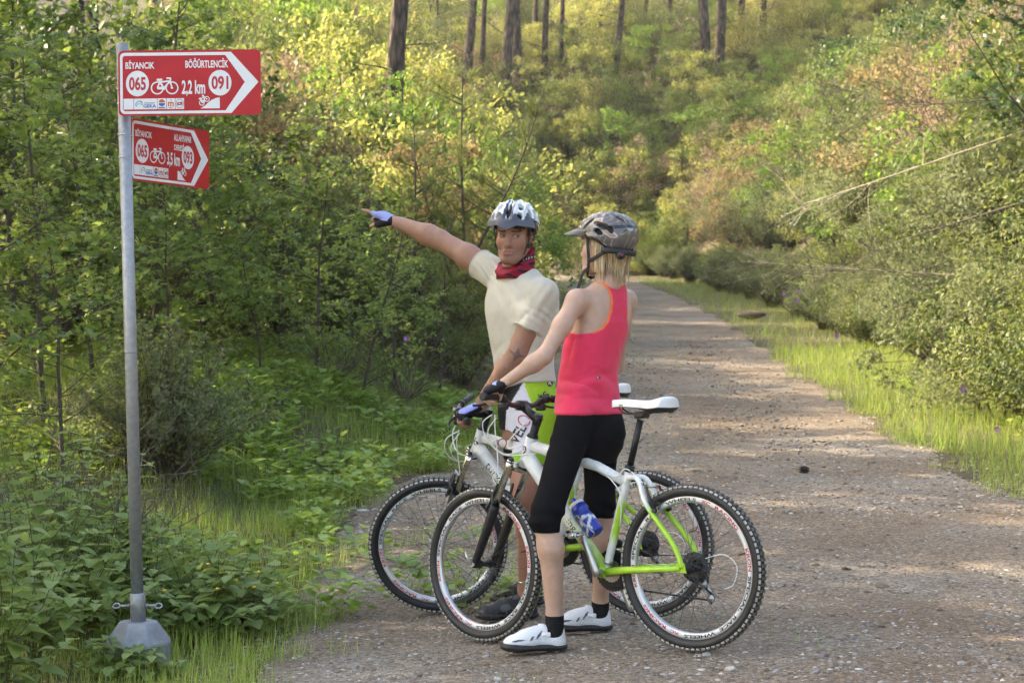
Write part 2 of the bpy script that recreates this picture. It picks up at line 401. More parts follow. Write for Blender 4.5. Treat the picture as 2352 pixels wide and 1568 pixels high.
# ------------------------------------------------------------------ sign post
SD = 8.2
p_top, p_bot = at(281, 100, SD), at(317.5, 1425, SD)
zb = th(p_bot.x, SD)
post = empty('sign_post', (p_bot.x, SD, zb), 'tall galvanised steel sign pole standing in an octagonal concrete foot', 'post')
o0 = Vector(post.location)
mb = MB(); mb.tube([p_bot-o0-Vector((0, 0, .05)), p_bot-o0+(p_top-p_bot)*.5, p_top-o0], .0262, 20); mb.build('pole', GALV, post)
def on_pole(py): 
    t = (py-1425)/(100-1425); return p_bot+(p_top-p_bot)*t
mb = MB(); j = on_pole(808)-o0; d_ = (p_top-p_bot).normalized(); mb.tube([j-d_*.004, j+d_*.004], .0275, 20); mb.build('weld_seam', GALV, post)
mb = MB(); a_, b_ = on_pole(1425)-o0, on_pole(1362)-o0; mb.tube([a_-d_*.02, b_, b_+d_*.002], [.0325, .0325, .031], 20); mb.build('sleeve', GALV, post)
CONC = pmat('painted_concrete', (.27, .28, .30), .55, .35, var=.25, scale=16, bump=.5, bscale=60)
mb = MB(); c0 = on_pole(1425); hz = c0.z-zb+.0
prof = [(.145, -.12), (.145, hz-.085), (.082, hz+.0)]
vs_ = []; 
for (r_, h_) in prof:
    for k in range(8):
        a_ = math.pi/8+k*math.pi/4+.12; vs_.append((c0.x-o0.x+r_*math.cos(a_), r_*math.sin(a_), h_))
fs_ = [(i*8+k, i*8+(k+1) % 8, (i+1)*8+(k+1) % 8, (i+1)*8+k) for i in range(2) for k in range(8)]+[tuple(16+k for k in range(8)), tuple(range(8))[::-1]]
mb.add(vs_, fs_, False); fo = mb.build('foot_block', CONC, post)
bv = fo.modifiers.new('b', 'BEVEL'); bv.width = .008; bv.segments = 2
mb = MB(); mb.tube([Vector((c0.x-o0.x+.148*math.cos(a), .148*math.sin(a), .03)) for a in [math.pi/8+.12+k*math.pi/4 for k in range(8)]], .004, 6, closed=True); mb.build('foot_band', GALV, post)
e0 = on_pole(1390)-o0
for s_ in (-1, 1):
    mb = MB(); rx = .03; mb.tube([e0+Vector((s_*rx, 0, 0)), e0+Vector((s_*.075, -.005, .001*s_))], .0055, 8)
    cc = e0+Vector((s_*.088, -.006, .0)); mb.tube([cc+Vector((math.cos(a)*.014, math.sin(a)*.009, math.sin(a)*.009)) for a in np.linspace(0, 2*math.pi, 14)[:-1]], .0038, 6, closed=True)
    mb.tube([e0+Vector((s_*(rx+.004), 0, 0)), e0+Vector((s_*(rx+.012), 0, 0))], .009, 6); mb.build('eye_bolt', GALV, post)
# ------------------------------------------------------------------ the two direction signs
def round_rect(x0, y0, x1, y1, r, n=6):
    P = []
    for cx, cy, a0 in ((x1-r, y1-r, 0), (x0+r, y1-r, 90), (x0+r, y0+r, 180), (x1-r, y0+r, 270)):
        for k in range(n+1):
            a = R_(a0+90*k/n); P.append((cx+r*math.cos(a), cy+r*math.sin(a)))
    return P
def make_sign(label, W, H, name_r, km, num_r, steep_down, loc, rz, roll=0, tie_x=-.0):
    s = empty('direction_sign', loc, label, 'sign', 'red cycle route signs on the pole', rz)
    s.rotation_euler = (0, roll, rz)
    k = W/1383.0; ky = H/632.0
    # panel coordinates: x right from the panel's near edge, y DOWN from its top (as read); the panel faces -Y
    M = Matrix(((k, 0, 0, 0), (0, 0, -1, 0), (0, -ky, 0, H/2), (0, 0, 0, 1)))
    mb = MB(); mb.prism(round_rect(0, 0, 1383, 632, 48), -.0022, 0, M); p = mb.build('panel', RED, s)
    mb = MB(); mb.box((1000*k, .0042, 0), (.02, .003, H*.9)); mb.build('back_rail', ALU, s)
    L1, L2, L3 = .0008, .0014, .0020
    # border
    def brd(i, w_):
        return round_rect(17+i, 23+i, 1100, 612-i, 44-i)
    b0 = [(1090, 22)]+[(x, y) for x, y in round_rect(17, 22, 1150, 613, 44)[7:21]]+[(1090, 613)]
    b1 = [(1045, 52)]+[(x, y) for x, y in round_rect(40, 52, 1150, 587, 28)[7:21]]+[(1045, 587)]
    rev = lambda P: P
    top = sorted([], key=lambda q: q)
    # ordered outlines run: upper end -> round the near edge -> lower end
    def outl(x0, y0, y1, r, xe):
        P = [(xe, y0)]
        for kk in range(7):
            a = R_(90*kk/6); P.append((x0+r-r*math.sin(a), y0+r-r*math.cos(a)))
        for kk in range(7):
            a = R_(90*kk/6); P.append((x0+r-r*math.cos(a), y1-r+r*math.sin(a)))
        P.append((xe, y1)); return P
    A = outl(17, 22, 613, 44, 1097); B = outl(42, 52, 587, 26, 1040); nA = len(A)
    layer('border', (np.array(A+B, float), [(i, i+1, nA+i+1, nA+i) for i in range(nA-1)]), M, s, WHITE, L1)
    layer('arrow', poly2((1097, 22), (1362, 315), (1097, 613), (1040, 587), (1229, 315), (1040, 52)), M, s, WHITE, L2)
    def T(name, txt, x0, y0, x1, y1, mat, h, bold=.035):
        V, F = text_fit(txt, x0, 0, x1, 1, bold); V[:, 1] = y1+(y0-y1)*V[:, 1]
        return layer(name, (V, F), M, s, mat, h)
    T('lettering', 'BİYANCIK', 70, 80 if False else 92, 352, 178, WHITE, L1, .028)
    if name_r == 1: T('lettering', 'BÖĞÜRTLENCİK', 652, 78, 1070, 174, WHITE, L1, .028)
    else:
        T('lettering', 'ALLAHYAPAR', 735, 92, 1050, 162, WHITE, L1, .028); T('lettering', 'DERESİ', 740, 182, 918, 262, WHITE, L1, .028)
    for cx, num in ((185, '065'), (987, num_r)):
        d = layer('number_disc', disc(cx, 320, 112, 124), M, s, WHITE, L1)
        V, F = text_fit(num, cx-82, 0, cx+82, 1, .03); V[:, 1] = 386-132*V[:, 1]; layer('number', (V, F), M, s, REDP, L2)
    layer('bicycle_symbol', bike_icon(314, 265, 584, 428, 15), M, s, WHITE, L1)
    T('distance', km, 615, 292, 843, 450, WHITE, L1, .03)
    # gradient symbol
    if steep_down:
        layer('gradient_symbol', [poly2((800, 475), (800, 570), (950, 570), (925, 560), (880, 525), (850, 490), (830, 478))]+bike_icon(848, 432, 962, 520, 8), M, s, WHITE, L1)
    else:
        layer('gradient_symbol', [poly2((795, 567), (983, 567), (983, 462), (950, 466), (910, 482), (870, 510), (840, 540))], M, s, WHITE, L1)
    if not steep_down:
        a = R_(-37); c_, s__ = math.cos(a), math.sin(a); 
        layer('gradient_symbol', [(np.stack([850+V[:, 0]*c_-V[:, 1]*s__, 516+V[:, 0]*s__+V[:, 1]*c_], -1), F) for V, F in bike_icon(-58, -82, 58, 0, 9)], M, s, WHITE, L1)
    # sponsor plates: the first stays blank
    for x0, x1 in ((48, 144), (148, 374), (378, 462), (467, 547), (552, 636)):
        layer('logo_plate', poly2((x0, 466), (x1, 466), (x1, 570), (x0, 570)), M, s, WHITE, L1)
    T('logo', 'GEKA', 240, 522, 364, 555, BLUEP, L2, .03)
    layer('logo', [ring(205, 535, 46, 50, 11, 14, math.pi, 1.75*math.pi), ring(200, 545, 30, 34, 8, 14, math.pi, 1.8*math.pi)], M, s, LBLUE, L2)
    layer('logo', ring(205, 530, 30, 44, 9, 12, 1.4*math.pi, 2*math.pi), M, s, GREENP, L3)
    layer('logo', [bar2(250, 505, 356, 505, 5), bar2(250, 513, 345, 513, 4)], M, s, GREYP, L2)
    layer('logo', (disc(420, 502, 31, 28, 24)[0], [tuple(range(13))][:1]) if False else poly2(*[(420+32*math.cos(a), 508-34*math.sin(a)) for a in np.linspace(0, math.pi, 14)]), M, s, ORANGEP, L2)
    layer('logo', poly2((388, 512), (452, 512), (446, 532), (420, 544), (394, 532)), M, s, BLUEP, L2)
    layer('logo', [bar2(392, 505, 420, 511, 4), bar2(420, 511, 448, 505, 4)], M, s, WHITE, L3)
    layer('logo', [bar2(387, 552, 453, 552, 5), bar2(387, 560, 453, 560, 5)], M, s, BLACKP, L2)
    T('logo', 'm', 478, 500, 536, 546, ORANGEP, L2, .03); layer('logo', disc(512, 484, 8, n=10), M, s, YELP, L2); layer('logo', bar2(488, 557, 526, 557, 6), M, s, ORANGEP, L2)
    layer('logo', ring(594, 518, 38, 46, 6, 28), M, s, GREYP, L2)
    layer('logo', poly2((568, 506), (618, 500), (620, 530), (572, 536)), M, s, REDP, L3)
    layer('logo', [disc(590, 518, 6, n=10), disc(602, 517, 3, n=6)], M, s, WHITE, L3+.0006)
    return s, k
W1 = 327/549*1.0
pl = at(272, 192, SD-.05)
s1, k1 = make_sign('larger red arrow sign facing the camera, reading 2,2 km', W1*.994, .2715, 1, '2,2 km', '091', False, pl, R_(0), R_(-.6))
pl2 = at(301, 342, SD+.06)
s2, k2 = make_sign('red arrow sign turned away below the other one, reading 3,5 km', .585, .262, 2, '3,5 km', '093', True, pl2, R_(65), 0)
for sg, pys, xr in ((s1, (203, 290-.0), .015), (s2, (309, 360), .012)):
    for k, py in enumerate((205, 238) if sg is s1 else (309, 361)):
        py = {205: 204, 238: 263}.get(py, py) if False else py
        c = on_pole(py); mb = MB()
        inv = Matrix.Rotation(-sg.rotation_euler.z, 4, 'Z') @ Matrix.Translation(-Vector(sg.location))
        P = [c+Vector((math.cos(a)*.0285, math.sin(a)*.0285, 0)) for a in np.linspace(R_(20), R_(250), 16)]
        hole = Vector(sg.location)+Matrix.Rotation(sg.rotation_euler.z, 3, 'Z') @ Vector((.014, -.004, 0)); hole.z = c.z
        if sg is s1: P = P+[Vector((hole.x, hole.y, c.z))]
        else: P = [c+Vector((math.cos(a)*.0285, math.sin(a)*.0285, 0)) for a in np.linspace(R_(90), R_(275), 14)]+[Vector((hole.x, hole.y-.002, c.z))]
        mb.tube([inv @ p for p in P], .0024, 6, flat=(1, .8)); mb.build('cable_tie', TIE, sg)
# ------------------------------------------------------------------ bicycles
def paint(me, fn, name='col'):
    n_ = len(me.vertices); co = np.empty(n_*3, np.float32); me.vertices.foreach_get('co', co); co = co.reshape(-1, 3)
    c = np.ones((n_, 4), np.float32); c[:, :3] = fn(co)
    a = me.color_attributes.new(name, 'FLOAT_COLOR', 'POINT'); a.data.foreach_set('color', c.ravel())
def bvh_of(me):
    return BVHTree.FromPolygons([v.co.copy() for v in me.vertices], [tuple(p.vertices) for p in me.polygons])
def decal(name, geo, org, ux, uy, bvh, parent, mat, eps=.0009, sub=0, reach=.25):
    """flat print laid on a curved surface: every corner is dropped onto it along -normal"""
    V, F = geo; org, ux, uy = Vector(org), Vector(ux), Vector(uy); nrm = ux.cross(uy).normalized()
    bm = bmesh.new(); vv = [bm.verts.new((x, y, 0)) for x, y in V]
    for f in F:
        try: bm.faces.new([vv[i] for i in f])
        except ValueError: pass
    if sub:
        bmesh.ops.triangulate(bm, faces=bm.faces)
        for _ in range(3):
            lng = [e for e in bm.edges if (ux*(e.verts[0].co.x-e.verts[1].co.x)+uy*(e.verts[0].co.y-e.verts[1].co.y)).length > sub]
            if not lng: break
            bmesh.ops.subdivide_edges(bm, edges=lng, cuts=1); bmesh.ops.triangulate(bm, faces=[f for f in bm.faces if len(f.verts) > 3])
    dead = []
    for v in bm.verts:
        p = org+ux*v.co.x+uy*v.co.y
        hit = bvh.ray_cast(p+nrm*reach, -nrm)
        if hit[0] is None: dead.append(v); continue
        nn = hit[1]
        if nn.dot(nrm) < 0: nn = -nn
        v.co = hit[0]+nn*eps
    if dead: bmesh.ops.delete(bm, geom=dead, context='VERTS')
    me = bpy.data.meshes.new(name); bm.to_mesh(me); bm.free()
    me.polygons.foreach_set('use_smooth', np.ones(len(me.polygons), bool))
    return link(name, me, parent, mat)
TYRE = pmat('tyre_rubber', (.014, .014, .015), .5, var=.3, scale=30, bump=.2, bscale=300)
KNOBC = pmat('tread_knob', (.13, .12, .10), .85, var=.5, scale=90, bump=.4, bscale=300)
KNOB = pmat('dusty_knob', (.44, .42, .38), .85, var=.45, scale=90, bump=.4, bscale=300)
RIMM = pmat('rim_silver', (.60, .61, .63), .28, .85, var=.05)
RIMW = pmat('rim_white', (.74, .75, .76), .35, var=.04, scale=25)
STEEL = pmat('spoke_steel', (.10, .10, .105), .35, .9, var=.1)
BLKM = pmat('black_metal', (.018, .018, .02), .38, .3, var=.25, scale=60)
BLKP = pmat('black_plastic', (.02, .02, .021), .55, var=.25, scale=80, bump=.2)
CHROME = pmat('chrome', (.72, .70, .64), .14, 1, var=.08, scale=20)
SILV = pmat('brushed_alloy', (.48, .48, .48), .33, .9, var=.12, scale=60)
GUNM = pmat('gunmetal_bar', (.075, .068, .06), .35, .6, var=.15, scale=40)
CABLE = pmat('cable_white', (.78, .79, .76), .4, var=.06)
PAINT = vmat('frame_paint', .3, var=.13, scale=22, coat=.25, bump=.08, bscale=60)
SADW = pmat('saddle_white', (.78, .79, .79), .42, var=.05, scale=20, bump=.15, bscale=350)
CW = np.array((.76, .77, .74)); CG = np.array((.36, .62, .035))
WR = .334
def rim_text(side=1):
    """two runs of lettering round the rim, as (verts xyz in the wheel plane), black and red meshes"""
    out = {'b': [], 'r': []}
    words = [('KRON', 'r', 0, 19), ('SPECIAL', 'b', 23, 55), ('RACE', 'b', 60, 80), ('WHEELS', 'b', 85, 116), ('XC', 'r', 121, 130), ('RACING', 'r', 135, 163)]
    for st in (197, 17):
        for wd, c, a0, a1 in words:
            V, F = text_fit(wd, 0, 0, 1, 1, .03)
            ang = np.radians(st-(a0+(a1-a0)*V[:, 0])); rr = .2645+.0135*V[:, 1]
            out[c].append((np.stack([-rr*np.cos(ang), rr*np.sin(ang)], -1), F))
    return cat2(*out['b']), cat2(*out['r'])
def make_wheel(parent, M, rear, spin=0):
    """wheel about local y through M; children hang from the hub"""
    hub = MB(); hub.lathe([(.004, -.065), (.006, -.05), (.019, -.032), (.019, -.029), (.011, -.025), (.011, .025), (.019, .029), (.019, .032), (.006, .05), (.004, .065)] if not rear else
        [(.005, -.07), (.016, -.06), (.02, -.045), (.024, -.022), (.024, -.019), (.014, -.015), (.014, .028), (.024, .032), (.024, .035), (.008, .05), (.005, .07)], axis=(0, 1, 0), n=18)
    me = hub.mesh('wheel'); me.transform(M); h = link('wheel', me, parent, BLKM)
    t = MB(); prof = []
    for k in range(16):
        a = 2*math.pi*k/16; rr = .0255
        prof.append((.3045+rr*math.cos(a)*(.92 if math.cos(a) > 0 else 1.0), rr*1.02*math.sin(a)))
    t.lathe(prof, axis=(0, 1, 0), n=72, closed=True); me = t.mesh('tyre'); me.transform(M); link('tyre', me, h, TYRE)
    N = 84
    for nm_, mt_, sel in (('tread', KNOB, (0, 1)), ('tread', KNOBC, (2, 3))):
      kn = MB()
      for i in range(N):
        for (y, rad, dy, da, tilt) in ((-.0205, .3205, .008, .55, -.75), (.0205, .3205, .008, .55, .75), (-.009, .3285, .009, .42, -.2), (.009, .3285, .009, .42, .2))[sel[0]:sel[1]+1]:
            a = 2*math.pi*(i+(.5 if abs(y) < .015 else 0))/N
            Rm = Matrix.Rotation(-a, 3, 'Y') @ Matrix.Rotation(-tilt, 3, 'X')
            kn.box((rad*math.sin(a)*-1 if False else rad*math.cos(a+math.pi/2), y, rad*math.sin(a+math.pi/2)), (2*math.pi*rad/N*da*1.15, dy, .0055), Rm)
      me = kn.mesh('tread'); me.transform(M); tag(link('tread', me, h, mt_), kind='stuff')
    r = MB(); r.lathe([(.2575, -.006), (.2615, -.011), (.282, -.0125), (.2865, -.0115), (.2865, .0115), (.282, .0125), (.2615, .011), (.2575, .006)], axis=(0, 1, 0), n=72, closed=True)
    me = r.mesh('rim'); me.transform(M); link('rim', me, h, RIMM)
    for sd in (-1, 1):
        b = MB(); b.lathe([(.2625, sd*.0118), (.2625, sd*.0124), (.2800, sd*.0131), (.2800, sd*.0125)], axis=(0, 1, 0), n=72, closed=True); me = b.mesh('rim_band'); me.transform(M); link('rim_band', me, h, RIMW)
    tb, tr = rim_text()
    for (V, F), mt in ((tb, BLACKP), (tr, REDP)):
        me = bpy.data.meshes.new('rim_lettering'); me.from_pydata([(x, .0136+(0), z) for x, z in V], [], F); me.transform(M); tag(link('rim_lettering', me, h, mt), kind='stuff')
    s = MB()
    for i in range(32):
        a = 2*math.pi*i/32+spin; side = 1 if i % 2 else -1; fl = .030*side if not rear else (.033 if side > 0 else -.02)
        ha = a+(1 if (i//2) % 2 else -1)*1.15; hr = .019 if not rear else .024
        s.tube([(hr*math.cos(ha), fl, hr*math.sin(ha)), (.2585*math.cos(a), .003*side, .2585*math.sin(a))], .00105, 4, caps=False)
    me = s.mesh('spokes'); me.transform(M); tag(link('spokes', me, h, STEEL), kind='stuff')
    v = MB(); v.tube([(.2575*math.cos(2.9), 0, .2575*math.sin(2.9)), (.222*math.cos(2.9), 0, .222*math.sin(2.9))], .003, 6); me = v.mesh('valve'); me.transform(M); link('valve', me, h, BLKP)
    return h
def make_bike(label, rear, heading, steer, number, wb=1.046, stretch=1.0, seat_up=0, srise=.026, brise=.03, stem_l=.095, pitch=0, crank_deg=70):
    """local axes: x forward from the rear axle's ground point, y to the bicycle's near side, z up"""
    B = empty('bicycle', rear, label, 'bicycle', 'two white and green mountain bikes')
    B.rotation_euler = (0, -pitch, heading)
    rx, fx = .0, wb
    def L(f): return f*stretch
    S0 = Vector((L(.726), 0, .941)); S1 = Vector((L(.726)+.080, 0, .752)); ax = (S1-S0).normalized()
    fa = Vector((fx, 0, WR))
    ST = Matrix.Translation(S0) @ Matrix.Rotation(-steer, 4, ax) @ Matrix.Translation(-S0)
    def axp(z): return S0+(S1-S0)*((.941-z)/.189)
    BBp = Vector((L(.412), 0, .312)); SJ = Vector((L(.285), 0, .70)); RA = Vector((0, 0, WR))
    HT, HB = axp(.868), axp(.748)
    def ptube(name, path, r, fn, n=14, flat=None, ref=None):
        m_ = MB(); m_.tube(path, r, n, flat=flat, ref=ref); me = m_.mesh(name); paint(me, fn); return link(name, me, B, PAINT), me
    white = lambda co: np.tile(CW, (len(co), 1))
    green = lambda co: np.tile(CG, (len(co), 1))
    o_ht, me_ht = ptube('head_tube', [HT, HT+(HB-HT)*.5, HB], [.0265, .0245, .0275], white, 18)
    a0 = HT+(HB-HT)*.26; 
    o_tt, me_tt = ptube('top_tube', [a0, a0+(SJ-a0)*.3, a0+(SJ-a0)*.7, SJ+Vector((0, 0, -.03))], [.0225, .0215, .019, .0185], white, 14, flat=(1.12, .92), ref=(0, 0, 1))
    d0 = HT+(HB-HT)*.66
    o_dt, me_dt = ptube('down_tube', [d0, d0+(BBp-d0)*.12, d0+(BBp-d0)*.5, BBp], [.030, .0285, .0255, .022], lambda co: np.where((co[:, 2:3] < .43), CG, CW), 16, flat=(1.15, .95), ref=(0, 0, 1))
    st_top = SJ+(SJ-BBp).normalized()*.035
    o_st, me_st = ptube('seat_tube', [st_top]+[st_top+(BBp-st_top)*k/8 for k in range(1, 9)], .0172, lambda co: np.where(((co[:, 2] < .62) & (co[:, 2] > .46) & (co[:, 0] < (BBp.x+(SJ.x-BBp.x)*(co[:, 2]-.312)/.39)+.004))[:, None], CG, CW), 12)
    m_ = MB(); m_.lathe([(.0225, -.036), (.0225, .036)], BBp, (0, 1, 0), 18); me = m_.mesh('bottom_bracket'); paint(me, green); link('bottom_bracket', me, B, PAINT)
    yk = SJ+Vector((-.075, 0, -.035))
    for sd in (-1, 1):
        ptube('chain_stay', [BBp+Vector((-.02, sd*.025, 0)), BBp+Vector((-.13, sd*.045, .012)), RA+Vector((.10, sd*.062, -.002)), RA+Vector((.012, sd*.066, 0))], [.0165, .015, .0125, .0105], green, 10)
        P = [SJ+Vector((-.01, sd*.012, -.005)), SJ+Vector((-.07, sd*.03, -.015)), SJ+Vector((-.118, sd*.05, -.115)), RA+Vector((.055, sd*.064, .115)), RA+Vector((.02, sd*.066, .055)), RA+Vector((.004, sd*.067, .004))]
        ptube('seat_stay', spline(P, 5), .0112, lambda co: np.where((co[:, 2:3] < .585), CG, CW), 9)
        m_ = MB(); m_.prism([(-.02, -.016), (.02, -.012), (.03, .012), (.012, .03), (-.012, .022)], -.003, .003, Matrix.Translation(RA+Vector((.004, sd*.068, 0))) @ Matrix(((1, 0, 0, 0), (0, 0, 1, 0), (0, 1, 0, 0), (0, 0, 0, 1))))
        me = m_.mesh('dropout'); paint(me, green); link('dropout', me, B, PAINT)
    # wheels
    Mr = Matrix.Translation(RA); make_wheel(B, Mr, True, .1)
    Mf = ST @ Matrix.Translation(fa); make_wheel(B, Mf, False, .25)
    # fork
    def sb(m_, name, mat, parent=B): me = m_.mesh(name); me.transform(ST); return link(name, me, parent, mat)
    fwd = Vector((-ax.z, 0, ax.x)); fwd = fwd if fwd.x > 0 else -fwd
    cr = axp(.738)
    m_ = MB(); m_.tube([cr+Vector((0, -.075, 0))+fwd*.026-ax*.012, cr+Vector((0, -.05, 0))+fwd*.024-ax*.004, cr+fwd*.012+ax*.0, cr+Vector((0, .05, 0))+fwd*.024-ax*.004, cr+Vector((0, .075, 0))+fwd*.026-ax*.012], [.014, .019, .024, .019, .014], 12, flat=(1, .8)); crown = sb(m_, 'fork_crown', CHROME)
    m_ = MB(); m_.tube([HB+ax*.001, HB+ax*.012], [.027, .024], 16); sb(m_, 'headset', BLKM)
    m_ = MB(); m_.tube([HT-ax*.001, HT-ax*.012, HT-ax*.014, S0-ax*.024], [.0265, .0225, .0175, .0175], 16); sb(m_, 'headset', BLKP)
    for sd in (-1, 1):
        top = cr+fwd*.026+Vector((0, sd*.062, 0))-ax*.028; bot = fa+Vector((0, sd*.058, 0)); mid = top+(bot-top)*.43
        m_ = MB(); m_.tube([top, top+(bot-top)*.05, mid+(bot-top)*.03], [.0145, .0155, .0155], 14); sb(m_, 'stanchion', CHROME)
        m_ = MB(); m_.tube([top-(bot-top)*.02, top+(bot-top)*.02], [.011, .0165], 10); sb(m_, 'fork_cap', BLKP)
        m_ = MB(); m_.tube([mid, mid+(bot-mid)*.06, mid+(bot-mid)*.8, bot+Vector((-.004, 0, .02)), bot+Vector((0, 0, -.014))], [.0205, .0225, .0185, .016, .012], 14); sb(m_, 'fork_lower', BLKM)
    m_ = MB(); lt = cr+fwd*.026-ax*.028; bm_ = fa; mid = lt+(bm_-lt)*.45
    m_.tube(spline([mid+Vector((0, -.062, 0)), mid+Vector((.015, -.052, .05)), mid+Vector((.02, 0, .072)), mid+Vector((.015, .052, .05)), mid+Vector((0, .062, 0))], 5), .009, 8); sb(m_, 'fork_brace', BLKM)
    m_ = MB(); m_.tube([fa+Vector((0, .065, 0)), fa+Vector((0, .078, 0))], .009, 10); m_.tube([fa+Vector((0, .076, 0)), fa+Vector((.02, .086, .03)), fa+Vector((.03, .088, .055))], [.006, .006, .005], 8, flat=(1, .6)); sb(m_, 'quick_release', SILV)
    # brakes
    def vbrake(base, up, back, steer_it, nm='brake'):
        for sd in (-1, 1):
            m_ = MB(); b0 = base+Vector((0, sd*.045, 0))
            m_.tube([b0, b0+up*.05+Vector((0, sd*.006, 0)), b0+up*.11+Vector((0, sd*.004, 0))]if False else [b0+back*.0, b0+up*.05+Vector((0, sd*.008, 0)), b0+up*.105+Vector((0, sd*.002, 0))], [.009, .0075, .005], 8)
            m_.box(tuple(b0+up*.032+Vector((0, -sd*.018, 0))), (.055, .014, .011), bev=.003)
            m_.tube([b0, b0+Vector((0, sd*.018, 0))+back*.004], .009, 8)
            me = m_.mesh(nm)
            if steer_it: me.transform(ST)
            link(nm, me, B, BLKP)
        m_ = MB(); q = base+up*.10; m_.tube([q+Vector((0, -.05, 0)), q+Vector((0, .05, .0)), q+Vector((0, .085, .02))], .0028, 6); me = m_.mesh('brake_noodle')
        if steer_it: me.transform(ST)
        link('brake_noodle', me, B, SILV)
    rim_front = fa+Vector((-.06, 0, .272))
    vbrake(fa+(S0-fa).normalized()*.262+fwd*.045, (S0-fa).normalized(), fwd, True)
    bdir = (SJ+Vector((-.118, 0, -.115))-RA).normalized()
    vbrake(RA+bdir*.258+Vector((-.012, 0, .012)), (bdir+Vector((-.2, 0, .1))).normalized(), Vector((-.7, 0, .7)), False)
    # stem, bar
    bc = S0+fwd*stem_l+Vector((0, 0, srise))
    m_ = MB(); m_.tube([S0+fwd*-.002, S0+(bc-S0)*.5, bc-(bc-S0).normalized()*.012], [.0205, .0175, .0195], 14); m_.tube([S0-ax*.025, S0+ax*.022], .0195, 14); m_.lathe([(.0215, -.024), (.0215, .024)], bc, (0, 1, 0), 14); stem = sb(m_, 'stem', BLKM)
    m_ = MB()
    for sd in (-1, 1): m_.tube([S0-fwd*.02+ax*(-.012)+Vector((0, sd*.0, 0)), S0-fwd*.03+ax*(-.012)], .004, 6)
    for dy in (-.018, .018):
        for dz in (-.016, .016): m_.tube([bc+Vector((.012, dy, dz)), bc+Vector((.026, dy, dz))], .0045, 6)
    sb(m_, 'bolt', SILV, stem)
    HWI = .293
    def bar(y):
        t = max(0, min(1, (abs(y)-.06)/.075)); e = t*t*(3-2*t)
        return bc+Vector((-.055*max(0, abs(y)-.1)/.2, y, brise*e))
    ysb = [-HWI, -.24, -.18, -.14, -.12, -.10, -.08, -.06, -.03, 0, .03, .06, .08, .10, .12, .14, .18, .24, HWI]
    m_ = MB(); m_.tube([bar(y) for y in ysb], [.0115 if abs(y) > .05 else .0145 for y in ysb], 12); sb(m_, 'handlebar', GUNM)
    for sd in (-1, 1):
        m_ = MB(); m_.tube([bar(sd*y) for y in (.165, .17, .2, .25, HWI, HWI+.002)], [.0165, .016, .0155, .0158, .0165, .012], 14); g_ = sb(m_, 'grip', BLKP)
        m_ = MB(); c_ = bar(sd*.135); m_.tube([bar(sd*.12), bar(sd*.15)], .017, 12)
        m_.tube(spline([c_+Vector((.02, 0, -.008)), c_+Vector((.045, sd*.02, -.018)), c_+Vector((.052, sd*.07, -.03)), c_+Vector((.045, sd*.125, -.034))], 4), [.008, .0075, .007, .0065, .006, .006, .006, .006, .0055, .0055, .005, .005, .005], 8, flat=(1, .7)); sb(m_, 'brake_lever', BLKP)
        m_ = MB(); m_.box(tuple(bar(sd*.115)+Vector((.004, 0, -.03))), (.045, .035, .03), bev=.008); sb(m_, 'shifter', BLKP)
    # housings, loose white loops in front of the bars
    yh = 1
    q = lambda x, y, z: Vector((L(.726)+(x if x < .13 else .13+(x-.13)*.55), y, z+srise-.026))
    loops = [[q(.13, .14, .965), q(.25, .13, .93), q(.27, .09, .86), q(.19, .045, .80), q(.08, .03, .795), q(-.01, .026, .80)],
             [q(.13, .115, .95), q(.21, .12, .90), q(.22, .09, .84), q(.15, .05, .80), q(.07, .032, .812)],
             [q(.13, -.13, .965), q(.21, -.09, .92), q(.20, .0, .855), q(.13, .04, .825), q(.06, .033, .835)]]
    for P in loops:
        m_ = MB(); m_.tube(spline(P, 6), .0026, 7); sb(m_, 'cable', CABLE)
    vb = fa+(S0-fa).normalized()*.37+fwd*.03
    m_ = MB(); m_.tube(spline([q(.135, .12, .965), q(.17, .10, .90), q(.17, .085, .75), vb+Vector((.01, .083, .03)), vb+Vector((0, .075, 0))], 6), .0026, 7); sb(m_, 'cable', CABLE)
    # rear cable loops by the seat cluster
    m_ = MB(); m_.tube(spline([a0+(SJ-a0)*.72+Vector((0, .022, -.01)), SJ+Vector((.04, .026, .0)), SJ+Vector((-.005, .026, .03)), SJ+Vector((-.06, .032, -.0)), SJ+Vector((-.105, .04, -.075))], 6), .0026, 7); m_.build('cable', CABLE, B)
    m_ = MB(); m_.tube(spline([a0+(SJ-a0)*.8+Vector((0, .024, -.012)), SJ+Vector((.03, .03, -.05)), SJ+Vector((.02, .028, -.12)), SJ+Vector((.035, .02, -.2))], 6), .0024, 7); m_.build('cable', CABLE, B)
    m_ = MB(); m_.tube(spline([RA+Vector((-.02, -.07, .03)), RA+Vector((-.10, -.085, .045)), RA+Vector((-.155, -.085, 0)), RA+Vector((-.14, -.08, -.07)), RA+Vector((-.10, -.075, -.09))], 6), .0026, 7); m_.build('cable', CABLE, B)
    # seat post, saddle
    sa = (SJ-BBp).normalized(); su = .945+seat_up; sp_ = BBp+sa*((su-.312)/sa.z)
    m_ = MB(); m_.tube([st_top, sp_-sa*.02], .0136, 14); m_.build('seat_post', BLKM, B)
    m_ = MB(); m_.tube([st_top-sa*.015, st_top+sa*.012], .0205, 14); m_.tube([st_top+Vector((-.02, .0, -.004)), st_top+Vector((-.028, .035, -.01))], .004, 6); m_.build('seat_clamp', BLKM, B)
    sc_ = sp_+Vector((0, 0, .012))
    m_ = MB(); m_.box(tuple(sc_-Vector((.0, 0, .012))), (.055, .05, .028), bev=.008); sdl_clamp = m_.build('saddle_clamp', BLKM, B)
